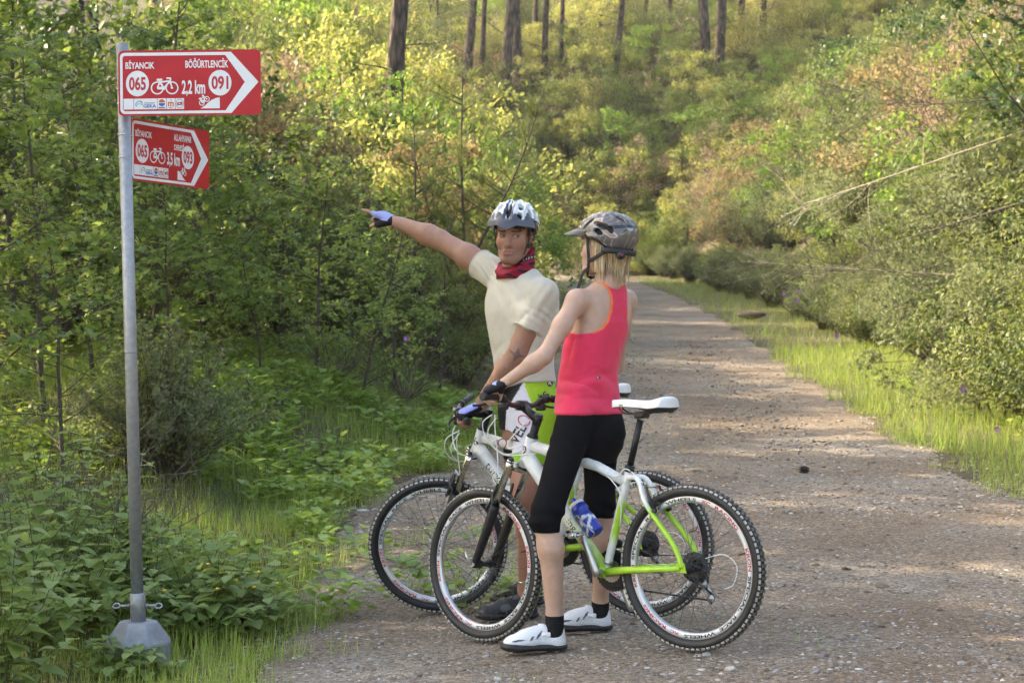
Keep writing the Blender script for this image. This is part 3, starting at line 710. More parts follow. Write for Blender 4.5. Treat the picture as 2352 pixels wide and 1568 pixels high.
    def saddle_sec(t):   # t 0 nose .. 1 tail -> x, halfwidth, top z
        x = .135-.285*t; w_ = .020+.005*t+.052*smooth(.42, .9, t); w_ *= (1-.75*max(0, (t-.93)/.07)**2)*(1 if t > .04 else .6+10*t)
        z = .052+.010*(1-smooth(0, .25, t))*-.4+.006*math.cos(t*5)+.007*smooth(.6, .95, t)-.006*max(0, (t-.93)/.07)
        return x, float(w_), float(z)
    NS, NC = 26, 14; vs_ = []; fs_ = []; vs2 = []
    for i in range(NS):
        x, w_, z = saddle_sec(i/(NS-1)); thk = .030+.012*smooth(.5, .95, i/(NS-1))
        for k in range(NC):
            a = math.pi*k/(NC-1); yy = math.cos(a); vs_.append((sc_.x+x, w_*np.sign(yy)*abs(yy)**.75, sc_.z+z-thk*(1-math.sin(a)**.62)))
        for k in range(8):
            a = math.pi*k/7; yy = math.cos(a); vs2.append((sc_.x+x*.985, w_*.96*yy, sc_.z+z-thk*.98-.018*math.sin(a)*smooth(.3, .8, i/(NS-1))-.004*math.sin(a)))
    fs_ = [(i*NC+k, i*NC+k+1, (i+1)*NC+k+1, (i+1)*NC+k) for i in range(NS-1) for k in range(NC-1)]+[tuple(range(NC)), tuple((NS-1)*NC+k for k in range(NC))[::-1]]
    m_ = MB(); m_.add(vs_, fs_); sad = m_.build('saddle', SADW, B)
    fs2 = [(i*8+k, i*8+k+1, (i+1)*8+k+1, (i+1)*8+k) for i in range(NS-1) for k in range(7)]+[tuple(range(8)), tuple((NS-1)*8+k for k in range(8))[::-1]]
    m_ = MB(); m_.add(vs2, fs2); m_.build('saddle_base', BLKP, sad)
    for sd in (-1, 1):
        m_ = MB(); m_.tube(spline([sc_+Vector((.10, sd*.012, .018)), sc_+Vector((.06, sd*.02, -.004)), sc_+Vector((-.04, sd*.022, -.004)), sc_+Vector((-.10, sd*.03, .035))], 5), .0036, 7); m_.build('saddle_rail', BLKM, sad)
    m_ = MB(); m_.add([(sc_.x+.095, .0205, sc_.z+.034), (sc_.x+.075, .0215, sc_.z+.034), (sc_.x+.075, .0218, sc_.z+.026), (sc_.x+.095, .0208, sc_.z+.026)], [(0, 1, 2, 3)], False); m_.build('saddle_mark', GREENP, sad)
    # drivetrain
    ca = R_(crank_deg); cd = Vector((math.cos(ca), 0, math.sin(ca)))
    for sd in (1, -1):
        d = cd*sd; y = .072*sd; c0 = BBp+Vector((0, y, 0)); e_ = c0+d*.17
        m_ = MB(); m_.tube([c0-d*.012, c0+d*.01, c0+d*.09, e_-d*.012, e_+d*.010], [.015, .0185, .013, .0135, .010], 12, flat=(.62, 1), ref=(0, 1, 0)); m_.tube([BBp+Vector((0, .036*sd, 0)), c0+Vector((0, .006*sd, 0))], .0135, 14); ck = m_.build('crank_arm', SILV, B)
        m_ = MB(); m_.tube([e_, e_+Vector((0, .09*sd, 0))], .006, 10); m_.tube([e_+Vector((0, .03*sd, 0)), e_+Vector((0, .06*sd, 0)), e_+Vector((0, .085*sd, 0))], [.012, .014, .012], 12)
        for u in (-1, 1):
            m_.tube([e_+Vector((u*.032, .035*sd, 0)), e_+Vector((u*.036, .058*sd, .003)), e_+Vector((u*.032, .08*sd, 0))], .0045, 8); m_.tube([e_+Vector((u*.032, .036*sd, 0)), e_+Vector((0, .045*sd, 0))], .004, 6); m_.tube([e_+Vector((u*.032, .079*sd, 0)), e_+Vector((0, .07*sd, 0))], .004, 6)
        m_.build('pedal', CHROME, ck)
    def cog(r_, y, n_, mat, name, par):
        P = []
        for i in range(n_*2): a = 2*math.pi*i/(n_*2); rr = r_+(.003 if i % 2 else -.002); P.append((rr*math.cos(a), rr*math.sin(a)))
        m_ = MB(); m_.prism(P, -.0012, .0012, Matrix.Translation(par[1]+Vector((0, y, 0))) @ Matrix(((1, 0, 0, 0), (0, 0, 1, 0), (0, 1, 0, 0), (0, 0, 0, 1)))); return m_.build(name, mat, par[0])
    cr_ = cog(.086, -.052, 36, BLKM, 'chainring', (B, BBp)); cog(.066, -.044, 30, BLKM, 'chainring', (B, BBp)); cog(.046, -.037, 22, SILV, 'chainring', (B, BBp))
    for k in range(7): cog(.056-.006*k, -.026-.0052*k, 30-3*k, BLKM, 'sprocket', (B, RA))
    m_ = MB(); m_.lathe([(.061, -.0225), (.061, -.021), (.02, -.021), (.02, -.0225)], RA, (0, 1, 0), 26, closed=True); m_.build('spoke_guard', BLKP, B)
    J1 = RA+Vector((-.022, -.045, -.068)); J2 = RA+Vector((-.055, -.045, -.125))
    P = [BBp+Vector((.07*math.cos(a)*1.0, -.046, .066*math.sin(a))) for a in np.linspace(R_(100), R_(-100), 12)]+[J2+Vector((.018, 0, -.006)), J2+Vector((0, 0, -.02)), J2+Vector((-.018, 0, .004)), J1+Vector((.018, 0, .006)), J1+Vector((.0, 0, .02))]+[RA+Vector((.044*math.cos(a), -.044, .044*math.sin(a))) for a in np.linspace(R_(-150), R_(-265), 8)]
    m_ = MB(); m_.tube(P, .0042, 6, closed=True); m_.build('chain', BLKM, B)
    m_ = MB(); m_.tube([RA+Vector((.004, -.072, -.02)), RA+Vector((-.015, -.078, -.05)), J1+Vector((0, -.018, 0))], [.009, .016, .012], 10); dr_ = m_.build('derailleur', BLKM, B)
    for J in (J1, J2): m_ = MB(); m_.lathe([(.017, -.004), (.017, .004)], J, (0, 1, 0), 11); m_.lathe([(.006, -.008), (.006, .008)], J, (0, 1, 0), 8); m_.build('jockey_wheel', SILV, dr_)
    m_ = MB(); m_.tube([J1+Vector((0, -.008, 0)), J2+Vector((0, -.008, 0))], .012, 8, flat=(.25, 1), ref=(0, 1, 0)); m_.build('derailleur_cage', SILV, dr_)
    m_ = MB(); m_.box(tuple(BBp+Vector((-.03, -.04, .11))), (.06, .03, .035), bev=.01); m_.tube([BBp+Vector((-.035, -.02, .12)), BBp+Vector((-.035, .0, .125))], .02, 10); m_.build('front_derailleur', BLKM, B)
    k_ = BBp+(SJ-BBp)*.10; m_ = MB(); m_.tube([k_-(SJ-BBp).normalized()*.008, k_+(SJ-BBp).normalized()*.008], .0185, 14); m_.build('band_clamp', SILV, B)
    # print on the tubes
    bt = bvh_of(me_ht); yv = Vector((0, 1, 0)); up = -ax; mid = HT+(HB-HT)*.42
    decal('number', text_fit(number, -.5, -.5, .5, .5, .01), mid+Vector((.012, 0, 0))+yv*.0, fwd*-.036, up*.038, bt, B, BLACKP, reach=.1) if False else None
    nx = Vector((.60, .80, 0)); ux = Vector((-.80, .60, 0)); uz = (up-nx*up.dot(nx)).normalized()
    decal('number', text_fit(number, -.5, -.5, .5, .5, .012), mid, ux*.040, ux.cross(nx)*-.036 if False else nx.cross(ux)*.036, bt, B, BLACKP, reach=.1)
    td = (BBp-d0).normalized(); bd = bvh_of(me_dt); pn = yv; uy_ = pn.cross(td)
    if number == '16':
        decal('lettering', text_fit('turke', 0, -.5, 1, .5, .0), d0+td*.10, td*.125, uy_*.040, bd, B, BLACKP, sub=.02, reach=.1)
        tt = (SJ-a0).normalized(); bt2 = bvh_of(me_tt)
        decal('lettering', text_fit('VE', 0, -.5, 1, .5, .0), a0+tt*.075, tt*.035, yv.cross(tt)*.019, bt2, B, BLACKP, reach=.1)
        decal('badge', ring(0, 0, 1, 1, .22, 24), a0+tt*.13, tt*.024, yv.cross(tt)*.024, bt2, B, REDP, reach=.1)
    else:
        ln = (BBp-d0).length
        decal('lettering', text_fit('ing.c', 0, -.5, 1, .5, .0), d0+td*(ln*.56), td*.085, uy_*.034, bd, B, BLACKP, sub=.02, reach=.1)
        decal('badge', ring(0, 0, 1, 1, .3, 20), d0+td*(ln*.56+.105), td*.014, uy_*.014, bd, B, REDP, reach=.1)
    B['_dt'] = 0; del B['_dt']
    return B, dict(ST=ST, bar=bar, d0=d0, BB=BBp, SJ=SJ, fa=fa, a0=a0)
HD_W = math.pi-R_(37.0); HD_M = math.pi-R_(28.0)
rw = Vector((.727, 7.75, 0)); rm = Vector((.612, 8.79, 0))
gz = lambda v: th(v.x, v.y)+.004
def ground_bike(r, hd, wb):
    f = Vector((r.x+math.cos(hd)*wb, r.y+math.sin(hd)*wb, 0)); return gz(r)+.002, math.atan2(gz(f)-gz(r), wb)
zw, pw = ground_bike(rw, HD_W, 1.046); zm, pm = ground_bike(rm, HD_M, 1.07)
bikeW, KW = make_bike("white and green mountain bike straddled by the woman, number 19 on its head tube", (rw.x, rw.y, zw), HD_W, R_(-7), '19', pitch=pw, crank_deg=68)
bikeM, KM = make_bike("white and green mountain bike straddled by the pointing man, number 16 on its head tube", (rm.x, rm.y, zm), HD_M, R_(29), '16', wb=1.07, stretch=1.07, seat_up=.045, srise=-.034, brise=.012, stem_l=.145, pitch=pm, crank_deg=-55)
# drinking bottle in its cage on the woman's down tube
td = (KW['BB']-KW['d0']).normalized(); nd = Vector((td.z, 0, -td.x)); nd = -nd if nd.z < 0 else nd
MW = Matrix.Translation(bikeW.location) @ bikeW.rotation_euler.to_matrix().to_4x4()
bc_ = KW['d0']+td*(KW['BB']-KW['d0']).length*.60+nd*.066
b0_, ba_ = MW @ bc_, (MW.to_3x3() @ td)
bot = empty('water_bottle', b0_, 'blue plastic water bottle with white print held under the woman\'s bike frame', 'bottle')
BLUEB = vmat('bottle_blue', .32, var=.06, scale=20, spec=.5)
prof = [(.0, -.078), (.011, -.078), (.012, -.066), (.013, -.062), (.030, -.056), (.0315, -.05), (.0315, -.044), (.0335, -.040), (.036, -.028), (.036, -.020), (.031, -.012), (.030, .0), (.033, .012), (.036, .022), (.0365, .085), (.034, .094), (.028, .097), (0, .097)]
prof = [p for i, p in enumerate(prof)]
m_ = MB(); m_.lathe(prof[3:], (0, 0, 0), ba_, 64)
dense = m_.mesh('body')
bm = bmesh.new(); bm.from_mesh(dense); bmesh.ops.subdivide_edges(bm, edges=[e for e in bm.edges if e.calc_length() > .012], cuts=6, use_grid_fill=True); bm.to_mesh(dense); bm.free()
side = (Vector((0, -1, 0))-ba_*Vector((0, -1, 0)).dot(ba_)).normalized(); sv = ba_.cross(side)
def bcol(co):
    t = co @ np.array(ba_); u = co @ np.array(sv)
    c = np.tile(np.array((.02, .05, .38)), (len(co), 1))
    wv = (np.abs(t-.015-.55*np.abs(u-.004)) < .008)|((np.abs(t-.052-.9*u) < .007) & (t > .03) & (u > -.02))|((np.abs(t-.060+1.3*(u-.012)) < .006) & (u > .0) & (t > .035))
    c[wv] = (.75, .77, .8); return c
paint(dense, bcol); link('body', dense, bot, BLUEB)
m_ = MB(); m_.lathe([(.0315, -.060), (.0325, -.058), (.0325, -.048), (.0315, -.046)], (0, 0, 0), ba_, 32); m_.build('lid', SADW, bot)
m_ = MB(); m_.lathe([(.0, -.082), (.0095, -.082), (.0105, -.073), (.012, -.062), (.014, -.060)], (0, 0, 0), ba_, 20); m_.build('spout', BLUEB, bot); paint(bot.children[-1].data, lambda co: np.tile(np.array((.02, .05, .38)), (len(co), 1)))
m_ = MB()
for sd in (-1, 1):
    m_.tube(spline([bc_+td*.098+nd*-.02+Vector((0, sd*.012, 0)), bc_+td*.10+nd*.01+Vector((0, sd*.03, 0)), bc_+td*.05+nd*.0+Vector((0, sd*.0385, 0)), bc_+td*.0+nd*-.005+Vector((0, sd*.036, 0)), bc_+td*-.01+nd*-.03+Vector((0, sd*.018, 0)), bc_+td*.03+nd*-.042+Vector((0, sd*.008, 0)), bc_+td*.09+nd*-.04+Vector((0, sd*.008, 0))], 5), .003, 6)
m_.build('bottle_cage', SILV, bikeW)
# ------------------------------------------------------------------ bodies and clothes: distance fields meshed by surface nets
def surf_net(D, lo, h):
    nx, ny, nz = D.shape; ins = D < 0
    c = [ins[i:nx-1+i, j:ny-1+j, k:nz-1+k] for i in (0, 1) for j in (0, 1) for k in (0, 1)]
    s = np.zeros((nx-1, ny-1, nz-1), np.int8)
    for q in c: s += q
    act = (s > 0) & (s < 8); idx = np.argwhere(act); n_ = len(idx)
    vid = -np.ones(act.shape, np.int64); vid[act] = np.arange(n_)
    acc = np.zeros((n_, 3)); cnt = np.zeros(n_)
    I, J, K = idx.T
    corners = [(i, j, k) for i in (0, 1) for j in (0, 1) for k in (0, 1)]
    val = {cc: D[I+cc[0], J+cc[1], K+cc[2]] for cc in corners}
    for a in corners:
        for ax in range(3):
            if a[ax] == 0:
                b_ = list(a); b_[ax] = 1; b_ = tuple(b_); va, vb = val[a], val[b_]; m = (va < 0) != (vb < 0)
                t = np.where(m, va/np.where(m, va-vb, 1), 0)
                p = np.array(a, float)[None, :]+np.zeros((n_, 3)); p[:, ax] += t
                acc[m] += p[m]; cnt[m] += 1
    V = (idx+acc/cnt[:, None])*h+np.array(lo)
    F = []
    for ax in range(3):
        u, v_ = (ax+1) % 3, (ax+2) % 3
        sl0 = [slice(None)]*3; sl1 = [slice(None)]*3; sl0[ax] = slice(0, -1); sl1[ax] = slice(1, None)
        a, b_ = ins[tuple(sl0)], ins[tuple(sl1)]; e = np.argwhere(a != b_)
        ok = (e[:, u] > 0) & (e[:, v_] > 0) & (e[:, u] < D.shape[u]-1) & (e[:, v_] < D.shape[v_]-1); e = e[ok]
        if not len(e): continue
        def cell(du, dv):
            q = e.copy(); q[:, u] -= du; q[:, v_] -= dv; return vid[q[:, 0], q[:, 1], q[:, 2]]
        quad = np.stack([cell(1, 1), cell(0, 1), cell(0, 0), cell(1, 0)], -1)
        fl = ~a[e[:, 0], e[:, 1], e[:, 2]]; quad[fl] = quad[fl][:, ::-1]; F.append(quad)
    return V, np.concatenate(F)
class Field:
    def __init__(s, lo, hi, h):
        s.lo = np.array(lo, float); s.h = h; s.n = np.ceil((np.array(hi)-s.lo)/h).astype(int)+1
        s.D = np.full(s.n, .2, np.float32); s.ax = [s.lo[i]+h*np.arange(s.n[i]) for i in range(3)]
    def blk(s, lo, hi):
        a = np.clip(np.floor((np.array(lo)-s.lo)/s.h).astype(int), 0, s.n); b_ = np.clip(np.ceil((np.array(hi)-s.lo)/s.h).astype(int)+1, 0, s.n)
        sl = tuple(slice(x, y) for x, y in zip(a, b_)); 
        return sl, np.stack(np.meshgrid(*[s.ax[i][sl[i]] for i in range(3)], indexing='ij'), -1)
    def add(s, prim, k=.01, op='u'):
        fn, lo, hi = prim; m = .03+k
        sl, P = s.blk(np.array(lo)-m, np.array(hi)+m)
        if P.size == 0: return s
        d = fn(P); c = s.D[sl]
        if op == 'u': hh = np.clip(.5+.5*(c-d)/k, 0, 1); r = c*(1-hh)+d*hh-k*hh*(1-hh)
        elif op == 's': hh = np.clip(.5-.5*(c+d)/k, 0, 1); r = c*(1-hh)-d*hh+k*hh*(1-hh)
        elif op == 'i': r = np.maximum(c, d)
        s.D[sl] = r; return s
    def cut(s, fn):
        sl, P = s.blk(s.lo, s.lo+s.h*(s.n-1)); s.D = np.maximum(s.D, fn(P)); return s
    def mesh(s, it=2):
        V, F = surf_net(s.D, s.lo, s.h)
        for _ in range(it):
            acc = np.zeros_like(V); cnt = np.zeros(len(V))
            for a, b_ in ((0, 1), (1, 2), (2, 3), (3, 0)):
                np.add.at(acc, F[:, a], V[F[:, b_]]); np.add.at(acc, F[:, b_], V[F[:, a]]); np.add.at(cnt, F[:, a], 1); np.add.at(cnt, F[:, b_], 1)
            V = V*.5+.5*acc/np.maximum(cnt, 1)[:, None]
        return V, F
A_ = lambda v: np.array(v, float)
def rc(a, b, ra, rb, side=None, flat=1.0):
    a, b = A_(a), A_(b); ba = b-a; L2 = max(ba @ ba, 1e-9); rm = max(ra, rb)*max(1, flat)
    sd = None if side is None else A_(side)/np.linalg.norm(side)
    def fn(P):
        q = P-a; t = np.clip(q @ ba/L2, 0, 1); q = q-t[..., None]*ba; r2 = (q*q).sum(-1)
        if sd is not None: s_ = q @ sd; r2 = np.maximum(r2-s_*s_, 0)+(s_/flat)**2
        d = np.sqrt(r2)-(ra+(rb-ra)*t)
        return d*min(1, flat) if sd is not None else d
    return fn, np.minimum(a, b)-rm, np.maximum(a, b)+rm
def ell(c, r, M=None):
    c, r = A_(c), A_(r); M = np.eye(3) if M is None else np.array(M)   # columns = axes
    def fn(P):
        q = (P-c) @ M; k0 = np.sqrt(((q/r)**2).sum(-1)); k1 = np.sqrt(((q/r**2)**2).sum(-1)); return k0*(k0-1)/np.maximum(k1, 1e-6)
    e = np.abs(M) @ r
    return fn, c-e, c+e
def loft(keys, n=2.2, off=0.0, z0=None, z1=None):
    """keys: (z, cx, cy, side angle deg, half width, depth front, depth back); side = towards the figure's left"""
    K = np.array(keys, float); z0 = K[0, 0] if z0 is None else z0; z1 = K[-1, 0] if z1 is None else z1
    zz = np.linspace(K[0, 0], K[-1, 0], 160); 
    def sm(c): 
        y = np.interp(zz, K[:, 0], K[:, c]); w_ = np.ones(15)/15; return np.convolve(np.pad(y, 7, mode='edge'), w_, mode='valid')
    T = [sm(c) for c in range(1, 7)]
    def loc(P):
        z = P[..., 2]; cx, cy, an, a, bf, bb = [np.interp(z, zz, t) for t in T]; an = np.radians(an)
        dx, dy = P[..., 0]-cx, P[..., 1]-cy; u = dx*np.cos(an)+dy*np.sin(an); f = dx*np.sin(an)-dy*np.cos(an)
        return u, f, a+off, np.where(f > 0, bf, bb)+off, z
    def fn(P):
        u, f, a, b_, z = loc(P); r = (np.abs(u/a)**n+np.abs(f/b_)**n)**(1/n); d = (r-1)*np.minimum(a, b_)
        return np.maximum(d, np.maximum(z0-z, z-z1))
    m = K[:, 4:7].max()+.03
    lo = np.array([K[:, 1].min()-m, K[:, 2].min()-m, z0]); hi = np.array([K[:, 1].max()+m, K[:, 2].max()+m, z1])
    fn.loc = loc
    return fn, lo, hi
def frame(f, up=(0, 0, 1)):
    f = Vector(f).normalized(); r = f.cross(Vector(up)).normalized(); u = r.cross(f)
    return np.array([[r.x, f.x, u.x], [r.y, f.y, u.y], [r.z, f.z, u.z]])   # columns right, front, up
def box_of(prims, m=.03):
    return np.min([p[1] for p in prims], 0)-m, np.max([p[2] for p in prims], 0)+m
def sdf_obj(name, prims, h, mat, parent, colfn=None, it=2, cuts=(), disp=None):
    """prims: list of (prim, k, op)"""
    lo, hi = box_of([p[0] for p in prims if p[2] == 'u'])
    F_ = Field(lo, hi, h)
    for p, k, op in prims: F_.add(p, k, op)
    for c in cuts: F_.cut(c)
    V, Fc = F_.mesh(it)
    if disp is not None:
        me0 = np_mesh('x', V, Fc); nn = np.empty(len(V)*3, np.float32); me0.vertices.foreach_get('normal', nn); bpy.data.meshes.remove(me0)
        V = V+nn.reshape(-1, 3)*disp(V)[:, None]
    cols = colfn(V) if colfn is not None else None
    o0 = A_(parent.location) if parent is not None else np.zeros(3)
    me = np_mesh(name, V-o0, Fc, True, cols)
    return link(name, me, parent, mat)
U = lambda p, k=.012: (p, k, 'u')
def hand(W, d, n, t, curls, thumb, sc=1.0):
    """W wrist, d towards the knuckles, n back of the hand, t towards the thumb; returns skin, glove prims"""
    W, d, n, t = Vector(W), Vector(d).normalized(), Vector(n), Vector(t)
    n = (n-d*n.dot(d)).normalized(); t = (t-d*t.dot(d)-n*t.dot(n)).normalized()
    S = []; G = []
    for i, (o, bl) in enumerate(((.030, .088), (.010, .092), (-.010, .088), (-.028, .080))):
        k = W+(d*bl+t*o)*sc; a = W+(d*.012+t*o*.55)*sc
        S.append(U(rc(a, k, .0135*sc, .0115*sc), .012)); G.append(U(rc(a, k, .0165*sc, .0148*sc), .012))
        Lp = [(.042, .026, .021), (.046, .029, .022), (.043, .027, .021), (.034, .021, .019)][i]
        p = k; dd = d.copy()
        for j in range(3):
            dd = Matrix.Rotation(-R_(curls[i][j]), 3, d.cross(n)) @ dd
            q = p+dd*Lp[j]*sc; r0, r1 = ((.0098, .0092), (.009, .0083), (.0082, .0068))[j]
            S.append(U(rc(p, q, r0*sc, r1*sc), .004))
            if j == 0: G.append(U(rc(p, p+dd*Lp[0]*.62*sc, .0128*sc, .0118*sc), .005))
            p = q
    b = W+(d*.022+t*.026-n*.008)*sc; k1 = b+(Vector(d)*thumb[0][0]+t*thumb[0][1]+n*thumb[0][2])*.046*sc; k2 = k1+(Vector(d)*thumb[1][0]+t*thumb[1][1]+n*thumb[1][2])*.032*sc; k3 = k2+(Vector(d)*thumb[2][0]+t*thumb[2][1]+n*thumb[2][2])*.026*sc
    S += [U(rc(b, k1, .0155*sc, .0125*sc), .012), U(rc(k1, k2, .0118*sc, .0108*sc), .005), U(rc(k2, k3, .0105*sc, .0085*sc), .004)]
    G += [U(rc(b, k1, .0185*sc, .0155*sc), .012), U(rc(k1, k1+(k2-k1)*.5, .0145*sc, .0135*sc), .005)]
    S.append(U(rc(W-d*.03*sc, W+d*.03*sc, .023*sc, .024*sc, n, .72), .015)); G.append(U(rc(W-d*.006*sc, W+d*.035*sc, .0275*sc, .029*sc, n, .74), .012))
    return S, G
def head(c, f, up, male, sc=1.0):
    """prims of a head about the point between the ears at eye height"""
    M = frame(f, up)*1.0
    def P(x, y, z): return A_(c)+M @ (A_((x, y, z))*sc)
    def E(x, y, z, rx, ry, rz): return ell(P(x, y, z), A_((rx, ry, rz))*sc, M)
    def C(a, b, ra, rb): return rc(P(*a), P(*b), ra*sc, rb*sc)
    L = [U(E(0, -.012, .038, .077, .096, .088)), U(E(0, .030, -.030, .064, .066, .086), .03)]
    jw = .053 if male else .046
    for s in (-1, 1):
        L += [U(C((s*jw, .0, -.055), (s*.022, .070, -.103), .022 if male else .017, .020 if male else .016), .028), U(E(s*.043, .060, -.026, .022, .022, .022), .022)]
    L += [U(C((-.014, .078, -.104), (.014, .078, -.104), .018, .018), .02)]
    L += [U(C((-.036, .081, .026), (.036, .081, .026), .0125, .0125), .02), U(E(0, .055, .055, .055, .04, .045), .03)]
    for s in (-1, 1): L += [(E(s*.0325, .099, .004, .019, .013, .0115), .014, 's')]
    L += [U(C((0, .089, .010), (0, .112 if male else .108, -.030), .0085, .0112 if male else .0095), .012), U(E(0, .108, -.034, .0125, .0115, .009), .008)]
    for s in (-1, 1): L += [U(E(s*.0125, .099, -.037, .008, .010, .0075), .006)]
    L += [U(E(0, .082, -.066, .028, .020, .022), .02)]
    L += [U(C((-.016, .0965, -.0625), (.016, .0965, -.0625), .0056, .0056), .006), U(C((-.014, .0965, -.0745), (.014, .0965, -.0750), .0074, .0074), .006), (C((-.021, .1045, -.0685), (.021, .1045, -.0685), .0022, .0022), .004, 's')]
    for s in (-1, 1): L += [U(E(s*.0325, .0785, .0035, .0155, .0125, .0115), .003)]       # lids over the eyeball
    for s in (-1, 1):
        Me = M @ np.array(Matrix.Rotation(s*R_(-20), 3, 'Z'))
        L += [U(ell(P(s*.079, -.008, -.004), A_((.0075, .019, .031))*sc, Me), .006), (ell(P(s*.087, -.003, -.002), A_((.006, .010, .018))*sc, Me), .004, 's'), U(ell(P(s*.077, .0, -.030), A_((.006, .008, .010))*sc, Me), .006)]
    L += [U(rc(P(0, -.02, -.05), P(0, -.032, -.16), .058*sc if male else .048*sc, .060*sc if male else .049*sc), .02)]
    return L, M, P
SKIN = vmat('skin', .5, var=.07, scale=38, bump=.10, bscale=420, spec=.4, sss=.10)
EYEM = vmat('eye', .12, var=0, spec=.6)
# ------------------------------------------------------------------ the man
man = empty('person', (.055, 8.98, th(.055, 8.98)), 'person in cream T-shirt and white helmet pointing with an outstretched arm', 'person', 'two cyclists')
def fold(V, seeds):
    """cloth folds: sum of stretched waves, each (origin, run direction, wavelength, height, reach)"""
    d = np.zeros(len(V))
    for o, run, wl, h_, rch in seeds:
        o, run = A_(o), A_(run); run = run/np.linalg.norm(run); q = V-o; al = q @ run; pr = q-al[:, None]*run
        ref = np.cross(run, (0, -1, .2)); ref /= np.linalg.norm(ref); x = pr @ ref
        ph = 2*math.pi*x/(wl*1.5)*(1+.25*np.sin(al*13+wl*90))+2.2*np.sin(al*7+wl*50); am = .5+.5*np.sin(x*31+al*17+wl*70); d += 1.35*h_*am*(np.abs(np.sin(ph*.5))*2-1.2)*np.exp(-((q*q).sum(1))/rch**2)
    return d+.0005*np.sin(V[:, 0]*55+V[:, 2]*31+np.sin(V[:, 1]*40)*2)*np.sin(V[:, 2]*23+V[:, 0]*17)
TK = [(.80, .065, 9.00, -74, .145, .11, .11), (.93, .070, 9.00, -72, .170, .125, .135), (1.04, .066, 9.00, -66, .163, .118, .115), (1.15, .056, 8.99, -60, .152, .112, .105), (1.28, .050, 8.98, -52, .166, .122, .112),
      (1.40, .048, 8.98, -47, .186, .132, .12), (1.475, .044, 8.985, -45, .178, .115, .115), (1.535, .036, 8.985, -45, .12, .085, .085), (1.58, .030, 8.98, -45, .066, .062, .062)]
mLs, mRs = Vector((.142, 8.845, 1.468)), Vector((-.092, 9.10, 1.575))
mRe, mRw = at(1010, 550, 9.27), at(907, 509, 9.41)
MM = Matrix.Translation(bikeM.location) @ bikeM.rotation_euler.to_matrix().to_4x4() @ KM['ST']
gl = MM @ KM['bar'](.235); gin = MM @ KM['bar'](.17); bx = (gl-gin).normalized()     # along the grip, outwards
mLd = Vector((-.80, .02, -.32)).normalized(); mLd = (mLd-bx*mLd.dot(bx)*.8).normalized(); mLn = Vector((-.35, -.25, .9))
mLw = gl-mLd*.080+Vector((0, 0, .030))
mLe = mLs.lerp(mLw, .53)+Vector((.03, -.05, -.01))
mtip = at(822, 469, 9.50)
mhc = at(1180, 541, 8.94)
mf = Vector((-.24, -.965, -.12))
HL, HMm, HPm = head(mhc, mf, (.04, 0, 1), True, 1.0)
mLh, mLk, mLa = at(1230, 925, 8.93), at(1205, 1142, 8.83), at(1209, 1352, 8.97)
mRh, mRk, mRa = Vector((.045, 9.11, .97)), Vector((.03, 9.29, .55)), Vector((.10, 9.40, .10+th(.1, 9.4)))
def leg(h, k, a, rs, fdir):
    h, k, a, fd = A_(h), A_(k), A_(a), A_(fdir)/np.linalg.norm(fdir); c = k+(a-k)*.28-fd*.018
    return [U(rc(h, k+(h-k)*.1, rs[0], rs[1]), .03), U(rc(k+(h-k)*.12, k, rs[1], rs[2]), .03), U(rc(k, c, rs[2]*.94, rs[3]), .03), U(rc(c, a, rs[3], rs[4]), .03), U(ell(k+fd*rs[2]*.35, (rs[2]*.75,)*3), .02), U(rc(a, a-np.array((0, 0, .03)), rs[4], rs[4]*1.05), .02)]
def arm(s, e, w_, rs):
    s, e, w_ = A_(s), A_(e), A_(w_)
    m = s+(e-s)*.45; q = e+(w_-e)*.25
    return [U(rc(s, m, rs[0], rs[1]), .03), U(rc(m, e, rs[1], rs[2]), .03), U(rc(e, q, rs[2], rs[3]), .025), U(rc(q, w_, rs[3], rs[4]), .03)]
fM = Vector((-.9, -.1, 0))
skin = [U(loft(TK, off=-.006), .02)]+arm(mLs, mLe, mLw, (.056, .055, .046, .050, .031))+arm(mRs, mRe, mRw, (.056, .055, .044, .048, .030))
skin += leg(mLh, mLk, mLa, (.086, .066, .054, .056, .037), fM)+leg(mRh, mRk, mRa, (.086, .066, .054, .056, .037), fM)
skin += [U(rc(mLs, (.05, 8.97, 1.50), .05, .06), .04), U(rc(mRs, (.02, 9.0, 1.5), .052, .06), .04), U(rc((.032, 8.985, 1.52), A_(mhc)+np.array((.004, .03, -.10)), .062, .058), .03)]
lo, hi = box_of([p[0] for p in skin], .03); Fb = Field(lo, hi, .0062)
for p, k, op in skin: Fb.add(p, k, op)
bodyV, bodyF = Fb.mesh(2)
lo, hi = box_of([p[0] for p in HL if p[2] == 'u'], .015); Fh = Field(lo, hi, .0024)
for p, k, op in HL: Fh.add(p, k, op)
hV, hF = Fh.mesh(1)
rS, rG = hand(mRw, at(850, 480, 9.47)-mRw, (.05, -.25, 1), (0, -1, -.35), ((4, 4, 3), (62, 80, 35), (70, 82, 35), (74, 80, 35)), ((.72, .30, -.55), (.85, .0, -.52), (.7, -.3, -.6)), 1.0)
lS, lG = hand(mLw, mLd, mLn, -bx, ((48, 62, 45), (52, 62, 45), (54, 62, 45), (56, 62, 45)), ((.55, .55, -.45), (.6, .2, -.7), (.5, -.1, -.8)), 1.0)
parts = [(bodyV, bodyF), (hV, hF)]
for S in (rS, lS):
    lo, hi = box_of([p[0] for p in S], .02); Fx = Field(lo, hi, .0026)
    for p, k, op in S: Fx.add(p, k, op)
    parts.append(Fx.mesh(1))
def join(parts):
    V = np.concatenate([p[0] for p in parts]); F = []; b_ = 0
    for v, f in parts: F.append(f+b_); b_ += len(v)
    return V, np.concatenate(F)
mV, mF = join(parts)
